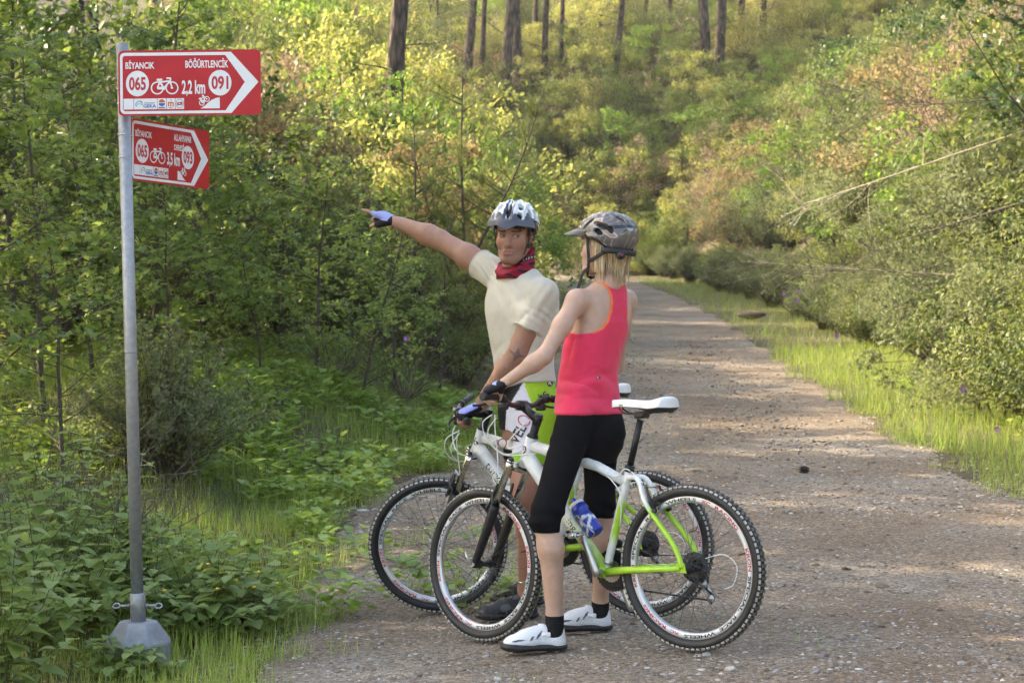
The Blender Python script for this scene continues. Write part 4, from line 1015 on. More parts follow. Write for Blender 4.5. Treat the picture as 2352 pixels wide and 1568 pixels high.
def head_cols(V, c, M, base, lip, male):
    q = (V-A_(c)) @ M; n_ = len(V); col = np.tile(A_(base), (n_, 1)); on = (np.abs(q[:, 0]) < .1) & (q[:, 2] > -.14) & (q[:, 2] < .14) & (np.abs(q[:, 1]) < .14)
    x, y, z = q.T; fr = on & (y > .04)
    def mix(m, c2, w_=1): col[:] = col*(1-(m*w_)[:, None])+A_(c2)*(m*w_)[:, None]
    g = lambda a, s: np.exp(-(a/s)**2)
    mix(fr*g(np.abs(x)-.036, .018)*g(z+.030, .016), A_(base)*A_((1.08, .84, .82)), .6)
    mix(fr*g(x, .014)*g(z+.033, .012), A_(base)*A_((1.1, .86, .84)), .6)
    lp = fr & (y > .09) & (np.abs(x) < .023*(1-.0*z)) & (z < -.0565+.0) & (z > -.0810) & (np.abs(z+.0685) < .0125-.010*(np.abs(x)/.023)**1.6)
    mix(lp.astype(float), lip, .85)
    mix(fr*(np.abs(z+.0685) < .0011)*(np.abs(x) < .022)*(y > .092), A_(lip)*.35, .9)
    br = fr & (np.abs(np.abs(x)-.034) < .021) & (np.abs(z-(.0245+.004*np.abs(np.abs(x)-.03)/.02-.12*np.maximum(0, .022-np.abs(x)))) < .0042) & (y > .06)
    mix(br.astype(float), (.022, .013, .010) if male else (.20, .13, .08), .9)
    ey = fr & (np.abs(np.abs(x)-.0325) < .017) & (np.abs(z-.004) < .0095); mix(ey*g(z-.010, .006), A_(base)*.55, .55 if male else .3)
    if male:
        st = (fr | (on & (y > -.01))) & (z < -.036)
        w_ = smooth(-.036, -.06, z)*smooth(.0, .04, y)*(1-np.exp(-((x/.030)**2+((z+.068)/.016)**2)))*.35
        mix(st*w_, (.07, .05, .042))
        mu = fr*(np.abs(x) < .027)*g(z+.0515, .006)*(y > .085); mix(mu, (.07, .05, .042), .38)
        hr = on & (((z > .062)) | ((np.abs(x) > .058) & (z > -.0) & (y > -.02) & (y < .028)) | ((y < -.03) & (z > -.06))); mix(hr.astype(float), (.014, .010, .009))
    ear = on & (np.abs(x) > .074); mix(ear.astype(float), A_(base)*A_((1.1, .8, .76)), .5)
    return col
mcol = head_cols(mV, mhc, HMm, (.36, .190, .128), (.36, .125, .115), True)
z_ = mV[:, 2]; legm = z_ < .80; mcol[legm] *= A_((.95, .86, .84))
pal = np.array([(.52, .30, .22)]); kn = np.zeros(len(mV), bool)
link('body', np_mesh('body', mV-A_(man.location), mF, True, mcol), man, SKIN)
def eyes(P, M, par, look, sc=1.0):
    for s in (-1, 1):
        c = P(s*.0325, .0768, .0035); m_ = MB(); m_.sphere((0, 0, 0), .0122*sc, 24); me = m_.mesh('eye')
        lk = M @ (A_(look)/np.linalg.norm(look))
        def cf(co):
            d = (co @ lk)/(.0122*sc); r = np.tile(A_((.55, .52, .49)), (len(co), 1)); r[d > .86] = (.035, .018, .010); r[d > .965] = (.004, .004, .004); return r
        paint(me, cf); me.transform(Matrix.Translation(Vector(c)-Vector(par.location))); link('eye', me, par, EYEM)
# lids are opened by setting the eyeball slightly proud of the lid bulge
def lids(P, M, par, base, sc=1.0, top=.0048, bot=-.0035):
    pass
def eyes2(P, M, par, look, sc=1.0):
    """almond of eye showing between the lids: a small lens-shaped cap with iris"""
    lk = A_(look)/np.linalg.norm(look)
    for s in (-1, 1):
        vs_, fs_, cl = [], [], []; nu, nv = 22, 9; a = .0148*sc; cz = .0035
        for i in range(nu+1):
            x = -1+2*i/nu
            up_, dn = .0036*(1-abs(x)**2.2), -.0030*(1-abs(x)**2)
            for j in range(nv+1):
                z = dn+(up_-dn)*j/nv; xx = x*a
                yy = math.sqrt(max(0, 1-(xx/.0165)**2-(z/.0135)**2))*.0136
                vs_.append(P(s*.0325+xx, .0786+yy, cz+z+ .0006*s*0))
                ix, iz = xx-lk[0]*.0105, z-lk[2]*.006-.0008
                r = math.hypot(ix, iz)
                cl.append((.006, .005, .005) if r < .0024 else (.045, .022, .012) if r < .0056 else (.40, .36, .33))
        for i in range(nu):
            for j in range(nv): q = i*(nv+1)+j; fs_.append((q, q+nv+1, q+nv+2, q+1))
        me = np_mesh('eye', np.array(vs_)-A_(par.location), np.array(fs_), True, np.array(cl)); link('eye', me, par, EYEM)
        # lash line and crease
        m_ = MB(); m_.tube([Vector(P(s*.0325+x*a, .0786+math.sqrt(max(0, 1-(x*a/.0165)**2-(.0036*(1-abs(x)**2.2)/.0135)**2))*.0138+.0006, cz+.0039*(1-abs(x)**2.2)))-Vector(par.location) for x in np.linspace(-1, 1, 12)], .0011*sc, 5); m_.build('eyelash', HAIRD, par)
HAIRD = pmat('dark_hair', (.014, .010, .009), .45, var=.3, scale=200)
eyes2(HPm, HMm, man, (-.75, .5, .1))
# hair fringe under the helmet
m_ = MB(); rr = random.Random(3)
for i in range(40):
    x = rr.uniform(.015, .066); p0 = HPm(-x, .098-.5*max(0, x-.03), .072); p1 = HPm(-x-.008, .103-.55*max(0, x-.03), .05); p2 = HPm(-x-rr.uniform(0, .02), .100-.6*max(0, x-.03), .030+rr.uniform(-.008, .012))
    m_.tube([Vector(p)-Vector(man.location) for p in (p0, p1, p2)], [.0018, .0014, .0004], 4)
m_.build('hair', HAIRD, man)
# T-shirt
CREAM = pmat('cream_jersey', (.60, .56, .45), .8, var=.05, scale=18, bump=.35, bscale=700, sheen=.25, spec=.2)
sh = [U(loft(TK, off=.012, z0=1.035), .02), U(rc(mLs, (.05, 8.97, 1.50), .060, .066), .04), U(rc(mRs, (.02, 9.0, 1.5), .062, .066), .04)]
def sleeve(s, e, L, r0, r1):
    d = A_(e)-A_(s); d = d/np.linalg.norm(d); p0, p1 = A_(s), A_(s)+d*L; fn, lo, hi = rc(p0, p1+d*.05, r0, r1)
    return U((lambda P: np.maximum(fn(P), (P-p1) @ d), lo, hi), .022), (p1, d)
slL, (cL, dL) = sleeve(mLs, mLe, .175, .067, .073); slR, (cR, dR) = sleeve(mRs, mRe, .085, .070, .072)
sh += [slL, slR]
def hem(c, d, rad): 
    def fn(P):
        q = P-c; al = q @ d; r2 = np.sqrt(((q-al[..., None]*d)**2).sum(-1)); return np.where((r2 < rad) & (al > -.02), al, -.2)
    return fn
def bottom(P): u, f, a, b_, z = loft(TK)[0].loc(P); return np.where(z < 1.2, (1.055-.010*np.sin(u*30)-.035*np.clip(-u/.15, -1, 1)*0)-z, -.2)
def shdisp(V):
    d = fold(V, [(mLs+Vector((-.02, -.08, -.06)), (-.5, 0, -.7), .036, .0028, .12), (mLs+Vector((.0, -.05, -.11)), (.5, 0, -.3), .026, .002, .08), ((-.03, 8.86, 1.36), (-.4, 0, 1), .06, .005, .17), ((.10, 8.84, 1.24), (.5, 0, .9), .045, .006, .15), ((-.02, 8.9, 1.13), (1, 0, .25), .045, .006, .13), (mRs+Vector((.02, -.06, -.02)), (.5, 0, -.9), .022, .0045, .09), ((.08, 8.86, 1.10), (1, 0, .35), .04, .0065, .12), ((.02, 8.85, 1.46), (.1, 0, 1), .05, .003, .1)])
    return d
sdf_obj('t_shirt', sh, .0058, CREAM, man, it=2, cuts=[bottom], disp=shdisp)
for c, d, r in ((cL, dL, .0718), (cR, dR, .0712)):
    M_ = frame(d, (0, 0, 1) if abs(d[2]) < .9 else (1, 0, 0)); m_ = MB()
    m_.tube([Vector(c-d*.006+(M_[:, 0]*math.cos(a)+M_[:, 2]*math.sin(a))*(r-.002))-Vector(man.location) for a in np.linspace(0, 2*math.pi, 33)[:-1]], .0045, 8, closed=True); m_.build('sleeve_hem', CREAM, man)
# neck warmer
GAIT = vmat('neck_warmer', .8, var=.08, scale=60, bump=.3, bscale=500, spec=.2)
gc = A_(mhc)+np.array((.004, .02, -.135))
ga = [U(rc(gc+np.array((.012, .03, .075)), gc+np.array((.0, .0, -.030)), .073, .088), .02), U(rc(gc+np.array((.05, .02, .06)), gc+np.array((.03, -.01, -.02)), .040, .05), .03), U(rc(gc+np.array((-.03, -.03, .0)), gc+np.array((-.01, -.03, -.02)), .05, .055), .03)]
def gcol(V):
    z = V[:, 2]-gc[2]; x = V[:, 0]-gc[0]; w_ = np.sin(z*210+np.sin(x*40)*1.6)+.5*np.sin(x*90+z*60)
    c = np.tile(A_((.26, .012, .03)), (len(V), 1)); c[w_ > .72] = (.02, .012, .014); c[(z > .0+x*.35) & (z < .018+x*.35) & (x > .02)] = (.035, .02, .022); c[(np.abs(z-.008-x*.35) < .004) & (x > .035) & (np.sin(x*500) > .1)] = (.5, .42, .42); return c
def gtop(P): q = P-gc; return q[..., 2]-(.020+.55*(q[..., 0]+.02)+.55*q[..., 1])
sdf_obj('neck_warmer', ga, .0036, GAIT, man, gcol, 2, cuts=[gtop, lambda P: (gc[2]-.062+.25*(P[..., 1]-gc[1])*0)-P[..., 2]], disp=lambda V: .0022*np.sin((V[:, 2]-gc[2])*190+np.sin((V[:, 0]-gc[0])*40)*1.6))
# gloves
def glove_col(W, d, n, t, white):
    W, d, n, t = A_(W), A_(Vector(d).normalized()), A_(n), A_(t)
    def fn(V):
        q = V-W; al = q @ d; nn = q @ (n/np.linalg.norm(n)); tt = q @ t; c = np.tile(A_((.012, .012, .016)), (len(V), 1))
        top = (nn > .006) & (al > .012); c[top] = white; c[(al < .018)] = (.012, .012, .016); return c
    return fn
GLOVE = vmat('glove', .75, var=.06, scale=80, bump=.3, bscale=500, spec=.3)
rd = at(850, 480, 9.47)-mRw
sdf_obj('glove', rG, .0028, GLOVE, man, glove_col(mRw, rd, (.05, -.25, 1), (0, -1, -.3), (.30, .33, .62)), 1)
sdf_obj('glove', lG, .0028, GLOVE, man, glove_col(mLw, mLd, mLn, -bx, (.26, .30, .66)), 1)
m_ = MB(); q = mRw+Vector((.012, 0, .024))-Vector(man.location); m_.box(tuple(q), (.03, .03, .008), frame_m := None, .003) if False else m_.box(tuple(q), (.034, .03, .008), bev=.003); m_.build('glove_tab', BLKP, man)
# shorts
SHT = vmat('cycling_shorts', .62, var=.04, scale=50, bump=.25, bscale=600, spec=.3)
so = [U(loft(TK, off=.004, z0=.845, z1=1.10), .02)]+[U(rc(mLh, A_(mLk)+(A_(mLh)-A_(mLk))*.2, .094, .073), .03), U(rc(mRh, A_(mRk)+(A_(mRh)-A_(mRk))*.2, .094, .073), .03)]
def proj(V): return 1176+FPX*V[:, 0]/V[:, 1], 784-FPX*(V[:, 2]-CAMH)/V[:, 1]
hemz = at(1200, 1066, 8.85).z
def scol(V):
    px, py = proj(V); c = np.tile(A_((.012, .012, .014)), (len(V), 1)); near = V[:, 1] < 9.0-.25*(V[:, 0]-.05)
    ex = 1204+np.maximum(0, py-900)*.22+12*np.sin((py-880)/40); bx_ = 1213-(py-860)*.62+np.maximum(0, py-940)*.55
    c[near & (px > bx_)] = (.72, .70, .78); c[near & (px > ex+np.maximum(0, 950-py)*.0)] = (.36, .60, .03); c[near & (py > 1038+(px-1160)*.05) & (px > 1140)] = (.24, .50, .03); return c
so_o = sdf_obj('cycling_shorts', so, .0056, SHT, man, scol, 2, cuts=[lambda P: np.where(P[..., 2] < .8, (hemz+.03*(P[..., 0]-.05)*0)-P[..., 2], -.2)], disp=lambda V: .0015*np.sin(V[:, 2]*70+V[:, 0]*40)*np.exp(-((V[:, 2]-hemz)/.08)**2))
sb_ = bvh_of(so_o.data); mo = Vector(man.location)
def on_shorts(name, geo, px, py, D, wx, wy, ang, mat, sub=.01):
    s_ = D/FPX; c, s__ = math.cos(R_(ang)), math.sin(R_(ang))
    return decal(name, geo, at(px, py, D)-mo, Vector((c*wx*s_, 0, s__*wx*s_)), Vector((-s__*wy*s_, 0, c*wy*s_)), sb_, man, mat, .0022, sub, .4)
on_shorts('lettering', text_fit('VEL', -.5, -.5, .5, .5, .02), 1190, 997, 8.8, 46, 24, 62, BLACKP)
on_shorts('lettering', ring(0, 0, 1, 1, .17, 24), 1204, 966, 8.8, 12, 15, 60, REDP)
on_shorts('lettering', text_fit('RİS', -.5, -.5, .5, .5, .015), 1243, 915, 8.8, 38, 22, 48, BLACKP)
on_shorts('badge', disc(0, 0, 1, 1, 20), 1264, 878, 8.8, 7, 11, -8, BLACKP); 
lk_ = on_shorts('badge', text_fit('K', -.5, -.5, .5, .5, .03), 1264, 878, 8.8, 8, 12, -8, WHITE); 
for v in lk_.data.vertices: v.co.y -= .0012
# tattoo on the forearm
bb_ = BVHTree.FromPolygons([Vector(v) for v in (bodyV-A_(man.location))], [tuple(f) for f in bodyF])
def star(n_=5, r0=1, r1=.42, w_=.26):
    P = [( (r0 if i % 2 == 0 else r1)*math.sin(i*math.pi/n_), (r0 if i % 2 == 0 else r1)*math.cos(i*math.pi/n_)) for i in range(2*n_)]; Q = [(x*(1-w_), y*(1-w_)) for x, y in P]; n2 = 2*n_
    return np.array(P+Q), [(i, (i+1) % n2, n2+(i+1) % n2, n2+i) for i in range(n2)]
INK = pmat('tattoo_ink', (.17, .095, .075), .55, var=.3, scale=200)
for px, py, r in ((1161, 853, 10), (1150, 866, 8.5), (1139, 877, 7.5), (1128, 886, 6.5), (1118, 895, 5.5), (1172, 838, 8)):
    s_ = r*8.75/FPX; decal('tattoo', star(), at(px, py, 8.75)-mo, Vector((s_, 0, .2*s_)), Vector((-.2*s_, 0, s_)), bb_, man, INK, .0009, 0, .3)
s_ = 8.75/FPX; decal('tattoo', poly2((-20, 12), (-4, 2), (6, 14), (8, -2), (20, -6), (4, -10), (-8, -20), (-6, -6)), at(1186, 812, 8.75)-mo, Vector((s_, 0, 0)), Vector((0, 0, s_)), bb_, man, INK, .0009, .012, .3)
# shoes
def shoe(name, heel, toe, par, upper, sole, col, L=.285, wd=.047, ht=.085, straps=0):
    heel, toe = Vector(heel), Vector(toe); f = (toe-heel); f.z = 0; f.normalize(); r = f.cross(Vector((0, 0, 1))); z0 = heel.z
    M = np.array([[r.x, f.x, 0], [r.y, f.y, 0], [0, 0, 1]]); P = lambda x, y, z: A_(heel)+M @ A_((x, y, z))
    so = [U(rc(P(0, .035, .012), P(0, .10, .014), .040, .036, (0, 0, 1), .42), .01), U(rc(P(0, .10, .014), P(.004, L-.05, .012), .036, .050, (0, 0, 1), .36), .02), U(rc(P(.004, L-.06, .012), P(.004, L-.045, .020), .048, .043, (0, 0, 1), .36), .02)]
    cut = lambda PP: PP[..., 2]-(z0+.026+.012*smooth(L-.09, L, (PP-A_(heel)) @ M[:, 1])+.006*smooth(.05, .0, (PP-A_(heel)) @ M[:, 1]))
    so_ = sdf_obj('shoe', so, .0034, sole, par, None, 1, cuts=[cut])
    up_ = [U(rc(P(0, .038, .03), P(0, .042, .075), .036, .033), .015), U(rc(P(0, .06, .035), P(0, .14, .045), .036, .036), .02), U(rc(P(0, .10, .075), P(.002, .17, .052), .030, .032), .025), U(rc(P(.003, .16, .038), P(.004, L-.055, .030), .040, .040, (0, 0, 1), .80), .03), U(ell(P(.004, L-.052, .030), (.044, .050, .026), M), .02)]
    uc = lambda PP: (z0+.016+.012*smooth(L-.09, L, (PP-A_(heel)) @ M[:, 1]))-PP[..., 2]
    op = (rc(P(0, .045, .12), P(0, .055, .080), .026, .026), .01, 's')
    o = sdf_obj('upper', up_+[op], .0034, upper, par, (lambda V: col((V-A_(heel)) @ M)) if col else None, 1, cuts=[uc]); o.parent = so_
    so_.name = name
    return so_, P, o
SHOEM = vmat('trainer', .6, var=.12, scale=60, bump=.3, bscale=300); SOLEK = pmat('sole_black', (.016, .016, .017), .6, var=.2, bump=.3)
def mcolr(q):
    c = np.tile(A_((.022, .022, .024)), (len(q), 1)); w_ = np.sin(q[:, 1]*70+q[:, 2]*60)+np.sin(q[:, 1]*33-q[:, 2]*90+1); c[w_ > .7] = (.085, .085, .09); return c
for (a, fdv) in ((mLa, Vector((-1, -.16, 0))), (mRa, Vector((-.8, .5, 0)))):
    fdv.normalize(); hl = Vector((a.x, a.y, 0))-fdv*.055; hl.z = th(hl.x, hl.y)+.012
    so_, P, _u = shoe('shoe', hl, hl+fdv*.28, man, SHOEM, SOLEK, mcolr)
    m_ = MB()
    for y, z in ((.12, .094), (.145, .086), (.17, .077)): m_.tube([Vector(P(-.028, y, z-.012))-mo, Vector(P(0, y+.006, z+.003))-mo, Vector(P(.028, y, z-.012))-mo], .0032, 6)
    m_.tube(spline([Vector(P(0, .105, .10))-mo, Vector(P(-.03, .12, .105))-mo, Vector(P(-.045, .14, .075))-mo], 4), .002, 5)
    lc = m_.build('laces', pmat('lace', (.05, .02, .025), .8), so_)
# ------------------------------------------------------------------ the woman
wom = empty('person', (.32, 8.2, th(.32, 8.2)), 'person with blond hair in a pink tank top and black leggings, seen from behind', 'person', 'two cyclists'); wo_ = Vector(wom.location)
WK = [(.76, .318, 8.19, -129, .12, .10, .10), (.86, .320, 8.19, -129, .146, .102, .118), (.94, .318, 8.19, -129, .148, .102, .120), (1.02, .313, 8.19, -129, .134, .098, .10), (1.12, .320, 8.19, -130, .126, .096, .092), (1.22, .340, 8.195, -131, .130, .10, .094),
      (1.32, .372, 8.205, -132, .142, .108, .092), (1.40, .388, 8.215, -132, .145, .100, .085), (1.455, .396, 8.22, -132, .118, .075, .072), (1.49, .402, 8.22, -132, .072, .052, .055), (1.53, .404, 8.22, -132, .05, .048, .05)]
wLs, wRs = at(1325, 690, 8.085), at(1438, 690, 8.34)
MWb = Matrix.Translation(bikeW.location) @ bikeW.rotation_euler.to_matrix().to_4x4() @ KW['ST']
def grip_hand(Mx, bar, sg, curls):
    g, gi = Mx @ bar(sg*.24), Mx @ bar(sg*.17); bx_ = (g-gi).normalized(); return g, bx_
gL, bL = grip_hand(MWb, KW['bar'], 1, 0); gR, bR = grip_hand(MWb, KW['bar'], -1, 0)
wLd = Vector((-.62, .30, -.25)); wLd = (wLd-bL*wLd.dot(bL)*.85).normalized(); wLw = gL-wLd*.070+Vector((0, 0, .030))
wRd = Vector((-.75, .45, -.25)); wRd = (wRd-bR*wRd.dot(bR)*.85).normalized(); wRw = gR-wRd*.070+Vector((0, 0, .030))
wLe = at(1250, 818, 8.0); wRe = at(1416, 838, 8.52)
wLh, wLk, wLa = at(1322, 965, 8.06), at(1250, 1196, 7.93), at(1274, 1412, 7.98)
wRh, wRk, wRa = at(1377, 965, 8.27), at(1378, 1178, 8.30), at(1379, 1380, 8.46)
whc = at(1389, 566, 8.2); wf = Vector((-.85, .53, .03))
HW, HMw, HPw = head(whc, wf, (.02, 0, 1), False, .96)
fW = Vector((-.8, .55, 0))
sk = [U(loft(WK, off=-.004), .02)]+arm(wLs, wLe, wLw, (.041, .037, .031, .033, .0225))+arm(wRs, wRe, wRw, (.041, .037, .031, .033, .0225))
sk += leg(wLh, wLk, wLa, (.077, .058, .048, .051, .033), fW)+leg(wRh, wRk, wRa, (.077, .058, .048, .051, .033), fW)
sk += [U(rc(wLs, (.385, 8.21, 1.44), .041, .045), .035), U(rc(wRs, (.385, 8.21, 1.44), .041, .045), .035), U(rc((.403, 8.22, 1.46), A_(whc)+np.array((.012, -.008, -.08)), .049, .046), .025)]
# shoulder blades
sk += [U(ell((.345, 8.115, 1.37), (.035, .02, .06)), .03), U(ell((.468, 8.225, 1.37), (.03, .02, .06)), .03)]
lo, hi = box_of([p[0] for p in sk], .03); Fb = Field(lo, hi, .006)
for p, k, op in sk: Fb.add(p, k, op)
pts = [Fb.mesh(2)]
lo, hi = box_of([p[0] for p in HW if p[2] == 'u'], .015); Fh = Field(lo, hi, .0026)
for p, k, op in HW: Fh.add(p, k, op)
pts.append(Fh.mesh(1))
wS, wG = hand(wLw, wLd, Vector((-.15, -.3, .95)), -bL, ((48, 62, 45), (52, 62, 45), (54, 62, 45), (56, 62, 45)), ((.5, .6, -.45), (.6, .2, -.7), (.5, -.1, -.8)), .92)
wS2, wG2 = hand(wRw, wRd, Vector((-.15, -.3, .95)), -bR, ((48, 62, 45), (52, 62, 45), (54, 62, 45), (56, 62, 45)), ((.5, .6, -.45), (.6, .2, -.7), (.5, -.1, -.8)), .92)
for S in (wS, wS2):
    lo, hi = box_of([p[0] for p in S], .02); Fx = Field(lo, hi, .0028)
    for p, k, op in S: Fx.add(p, k, op)
    pts.append(Fx.mesh(1))
wV, wF = join(pts)
wcol = head_cols(wV, whc, HMw, (.53, .34, .255), (.44, .18, .16), False)
link('body', np_mesh('body', wV-A_(wo_), wF, True, wcol), wom, SKIN)
eyes2(HPw, HMw, wom, (0, 1, 0), .96)
# tank top
lt = loft(WK, off=.0045, z0=.945, z1=1.50); loc_ = lt[0].loc
hw_b = lambda z: np.interp(z, [1.20, 1.272, 1.285, 1.305, 1.335, 1.38, 1.42, 1.455, 1.48, 1.5], [.3, .3, .114, .084, .067, .056, .053, .058, .068, .078])
hw_f = lambda z: np.interp(z, [1.20, 1.26, 1.29, 1.33, 1.40, 1.5], [.3, .3, .115, .098, .09, .085])
def armh(P):
    u, f, a, b_, z = loc_(P); bk = 1-smooth(-.03, .03, f); hwv = hw_b(z)*bk+hw_f(z)*(1-bk); r = (np.abs(u)-hwv)*.75
    nk = np.where(f > .0, z-(1.43+.9*np.maximum(0, np.abs(u)-.03)), z-(1.478+.25*np.abs(u)))
    return np.maximum(r, nk)
TANK = vmat('pink_jersey', .72, var=.05, scale=30, bump=.3, bscale=700, spec=.25, sheen=.2)
def tcol(V):
    r = armh(V); c = np.tile(A_((.76, .036, .095)), (len(V), 1)); c[(r > -.0052) & (V[:, 2] > 1.262)] = (.80, .17, .055); return c
def tdisp(V):
    d = 1.5*fold(V, [((.27, 8.10, 1.12), (-.6, 0, -.35), .05, .005, .09), ((.30, 8.08, 1.04), (1, 0, -.35), .045, .0055, .10), ((.36, 8.08, 1.09), (1, 0, .3), .04, .004, .09), ((.27, 8.06, 1.24), (.3, 0, 1), .04, .003, .09), ((.36, 8.08, .99), (1, 0, .15), .05, .004, .1)])
    fl = np.exp(-((V[:, 2]-.955)/.03)**2)*.004
    return d+fl
tk_o = sdf_obj('tank_top', [U(lt, .01), U(rc((.318, 8.19, .99), (.330, 8.19, 1.14), .0, .0), .01)][:1]+[U(loft([(.93, .320, 8.188, -129, .158, .112, .140), (1.02, .315, 8.188, -129, .146, .108, .118), (1.12, .321, 8.19, -130, .128, .100, .096), (1.24, .343, 8.195, -131, .131, .102, .095), (1.32, .372, 8.205, -132, .135, .10, .085)], z0=.94, z1=1.32), .03), U(rc(A_(wLh)+(0, 0, .0), A_(wLh)+(0.012, 0.03, .10), .084, .066), .03), U(rc(A_(wRh)+(0, 0, .0), A_(wRh)+(-.02, -.02, .10), .083, .066), .03)], .005, TANK, wom, tcol, 2, cuts=[armh, lambda P: (.950+.022*np.clip((P[..., 0]-.32)/.14, -1, 1)*-.0)-P[..., 2]], disp=tdisp)
tb = bvh_of(tk_o.data); s_ = 8.05/FPX
decal('badge', disc(0, 0, 1, 1, 12), at(1375, 868, 8.05)-wo_, Vector((5*s_, 0, 0)), Vector((0, 0, 3*s_)), tb, wom, BLACKP, .0015, 0, .3)
decal('badge', disc(0, 0, 1, 1, 10), at(1373, 868, 8.05)-wo_, Vector((1.8*s_, 0, 0)), Vector((0, 0, 1.5*s_)), tb, wom, WHITE, .0024, 0, .3)
# leggings
LEG = pmat('black_lycra', (.007, .007, .009), .75, var=.15, scale=20, bump=.25, bscale=600, spec=.08)
le = [U(loft(WK, off=.005, z0=.752, z1=.985), .03)]
for h_, k_, a_ in ((wLh, wLk, wLa), (wRh, wRk, wRa)):
    rs = (.0805, .0615, .0515, .0545, .0365); h0, k0, a0_, fd = A_(h_), A_(k_), A_(a_), A_(fW)/np.linalg.norm(fW); c = k0+(a0_-k0)*.28-fd*.018
    le += [U(rc(h0, k0+(h0-k0)*.1, rs[0], rs[1]), .03), U(rc(k0+(h0-k0)*.12, k0, rs[1], rs[2]), .03), U(rc(k0, c, rs[2]*.95, rs[3]), .03), U(ell(k0+fd*rs[2]*.35, (rs[2]*.78,)*3), .02)]
# seat
le += [U(ell((.392, 8.155, .865), (.07, .065, .085)), .07), U(ell((.36, 8.12, .865), (.06, .06, .085)), .07), U(ell((.325, 8.185, .80), (.075, .07, .06)), .05)]
zc = at(1250, 1222, 7.95).z
sdf_obj('leggings', le, .0056, LEG, wom, None, 2, cuts=[lambda P: P[..., 2]-.972, lambda P: np.where(P[..., 2] < .7, zc+.028*smooth(.18, .30, P[..., 0])-P[..., 2], -.2)], disp=lambda V: .0028*np.sin(V[:, 2]*95+V[:, 0]*25+np.sin(V[:, 0]*30)*1.5)*(np.exp(-((V[:, 2]-.545)/.05)**2)+.7*np.exp(-((V[:, 2]-.84)/.05)**2)))
# gloves
sdf_obj('glove', wG, .0028, GLOVE, wom, glove_col(wLw, wLd, (-.15, -.3, .95), -bL, (.36, .44, .70)), 1)
sdf_obj('glove', wG2, .0028, GLOVE, wom, glove_col(wRw, wRd, (-.15, -.3, .95), -bR, (.36, .44, .70)), 1)
# socks and shoes
SOCK = pmat('black_sock', (.012, .012, .013), .85, var=.2, scale=120, bump=.4, bscale=500, spec=.2)
WSH = vmat('white_shoe', .45, var=.04, scale=30, bump=.15, bscale=300)
def wcolr(q):
    x, y, z = q.T; c = np.tile(A_((.72, .73, .76)), (len(q), 1))
    for y0, z0, ang, ln, wd in ((.118, .066, .9, .020, .005), (.150, .052, .9, .012, .0045), (.205, .044, .15, .026, .004)):
        dy, dz = y-y0, z-z0; al = dy*math.cos(ang)+dz*math.sin(ang)*-1; pe = dy*math.sin(ang)+dz*math.cos(ang); c[(np.abs(al) < ln) & (np.abs(pe) < wd*(1-.5*np.abs(al)/ln)) & (np.abs(x) > .008)] = (.02, .025, .04)
    sm = (np.abs(z-(.030+.25*np.maximum(0, .16-y)*0+.02*np.sin((y-.02)*14))) < .0012); c[sm] *= .72; return c
for (a, fdv, zf) in ((wLa, Vector((-1, -.13, 0)), 0), (wRa, Vector((-1, -.06, 0)), 0)):
    fdv.normalize(); hl = Vector((a.x, a.y, 0))-fdv*.050; hl.z = th(hl.x, hl.y)+.012
    so_, P, up_o = shoe('shoe', hl, hl+fdv*.26, wom, WSH, SOLEK, wcolr, .262, .043)
    so = [U(rc(A_(a)+(0, 0, -.005), P(0, .05, .065), .0385, .037), .01), U(rc(P(0, .05, .07), P(0, .10, .06), .033, .03), .015)]
    zt = a.z+.014
    sdf_obj('sock', so, .0036, SOCK, wom, None, 1, cuts=[lambda P_: P_[..., 2]-zt])
    for y, z, w_ in ((.105, .104, .014), (.135, .092, .011), (.165, .077, .011)):
        m_ = MB(); m_.tube(spline([Vector(P(s*.036, y-.012*abs(s), z-.03*abs(s)-.012*abs(s)**3))-wo_ for s in (-1, -.6, 0, .6, 1)], 4), w_, 8, flat=(.22, 1), ref=(0, 0, 1)); m_.build('strap', SADW, so_)
    m_ = MB(); q = Vector(P(-.037, .082, .066))-wo_; m_.box(tuple(q), (.02, .008, .02), bev=.004); m_.build('buckle', SADW, so_)
    m_ = MB()
    for k in range(9): m_.box(tuple(Vector(P(0, .03+k*.026, .004))-wo_), (.012, .07*(.8 if k in (3, 4) else 1), .012), frame_rot := Matrix.Rotation(math.atan2(fdv.y, fdv.x), 3, 'Z'), .003)
    tag(m_.build('cleats', SOLEK, so_), kind='stuff')
# hair
HAIRB, hn, hl_, hb = new_mat('blond_hair'); g = hn.new('ShaderNodeNewGeometry'); rr_ = ramp(hn, [(0, (.22, .13, .06)), (.3, (.42, .29, .15)), (.65, (.60, .46, .29)), (1, (.74, .62, .45))]); hl_.new(g.outputs['Random Per Island'], rr_.inputs[0]); hl_.new(rr_.outputs[0], hb.inputs['Base Color']); hb.inputs['Roughness'].default_value = .42; hb.inputs['Anisotropic'].default_value = .5
cap = [U(ell(HPw(0, -.016, .034), (.079, .096, .09), HMw), .01), U(rc(HPw(0, -.045, .0), HPw(0, -.052, -.065), .064, .046), .03)]
sdf_obj('hair', cap, .004, pmat('hair_base', (.24, .15, .08), .5, var=.3, scale=120), wom, None, 2, cuts=[lambda P_: (((P_-A_(whc)) @ HMw)[..., 1])-(.022-.35*np.maximum(0, -((P_-A_(whc)) @ HMw)[..., 2]))])
m_ = MB(); rr = random.Random(11)
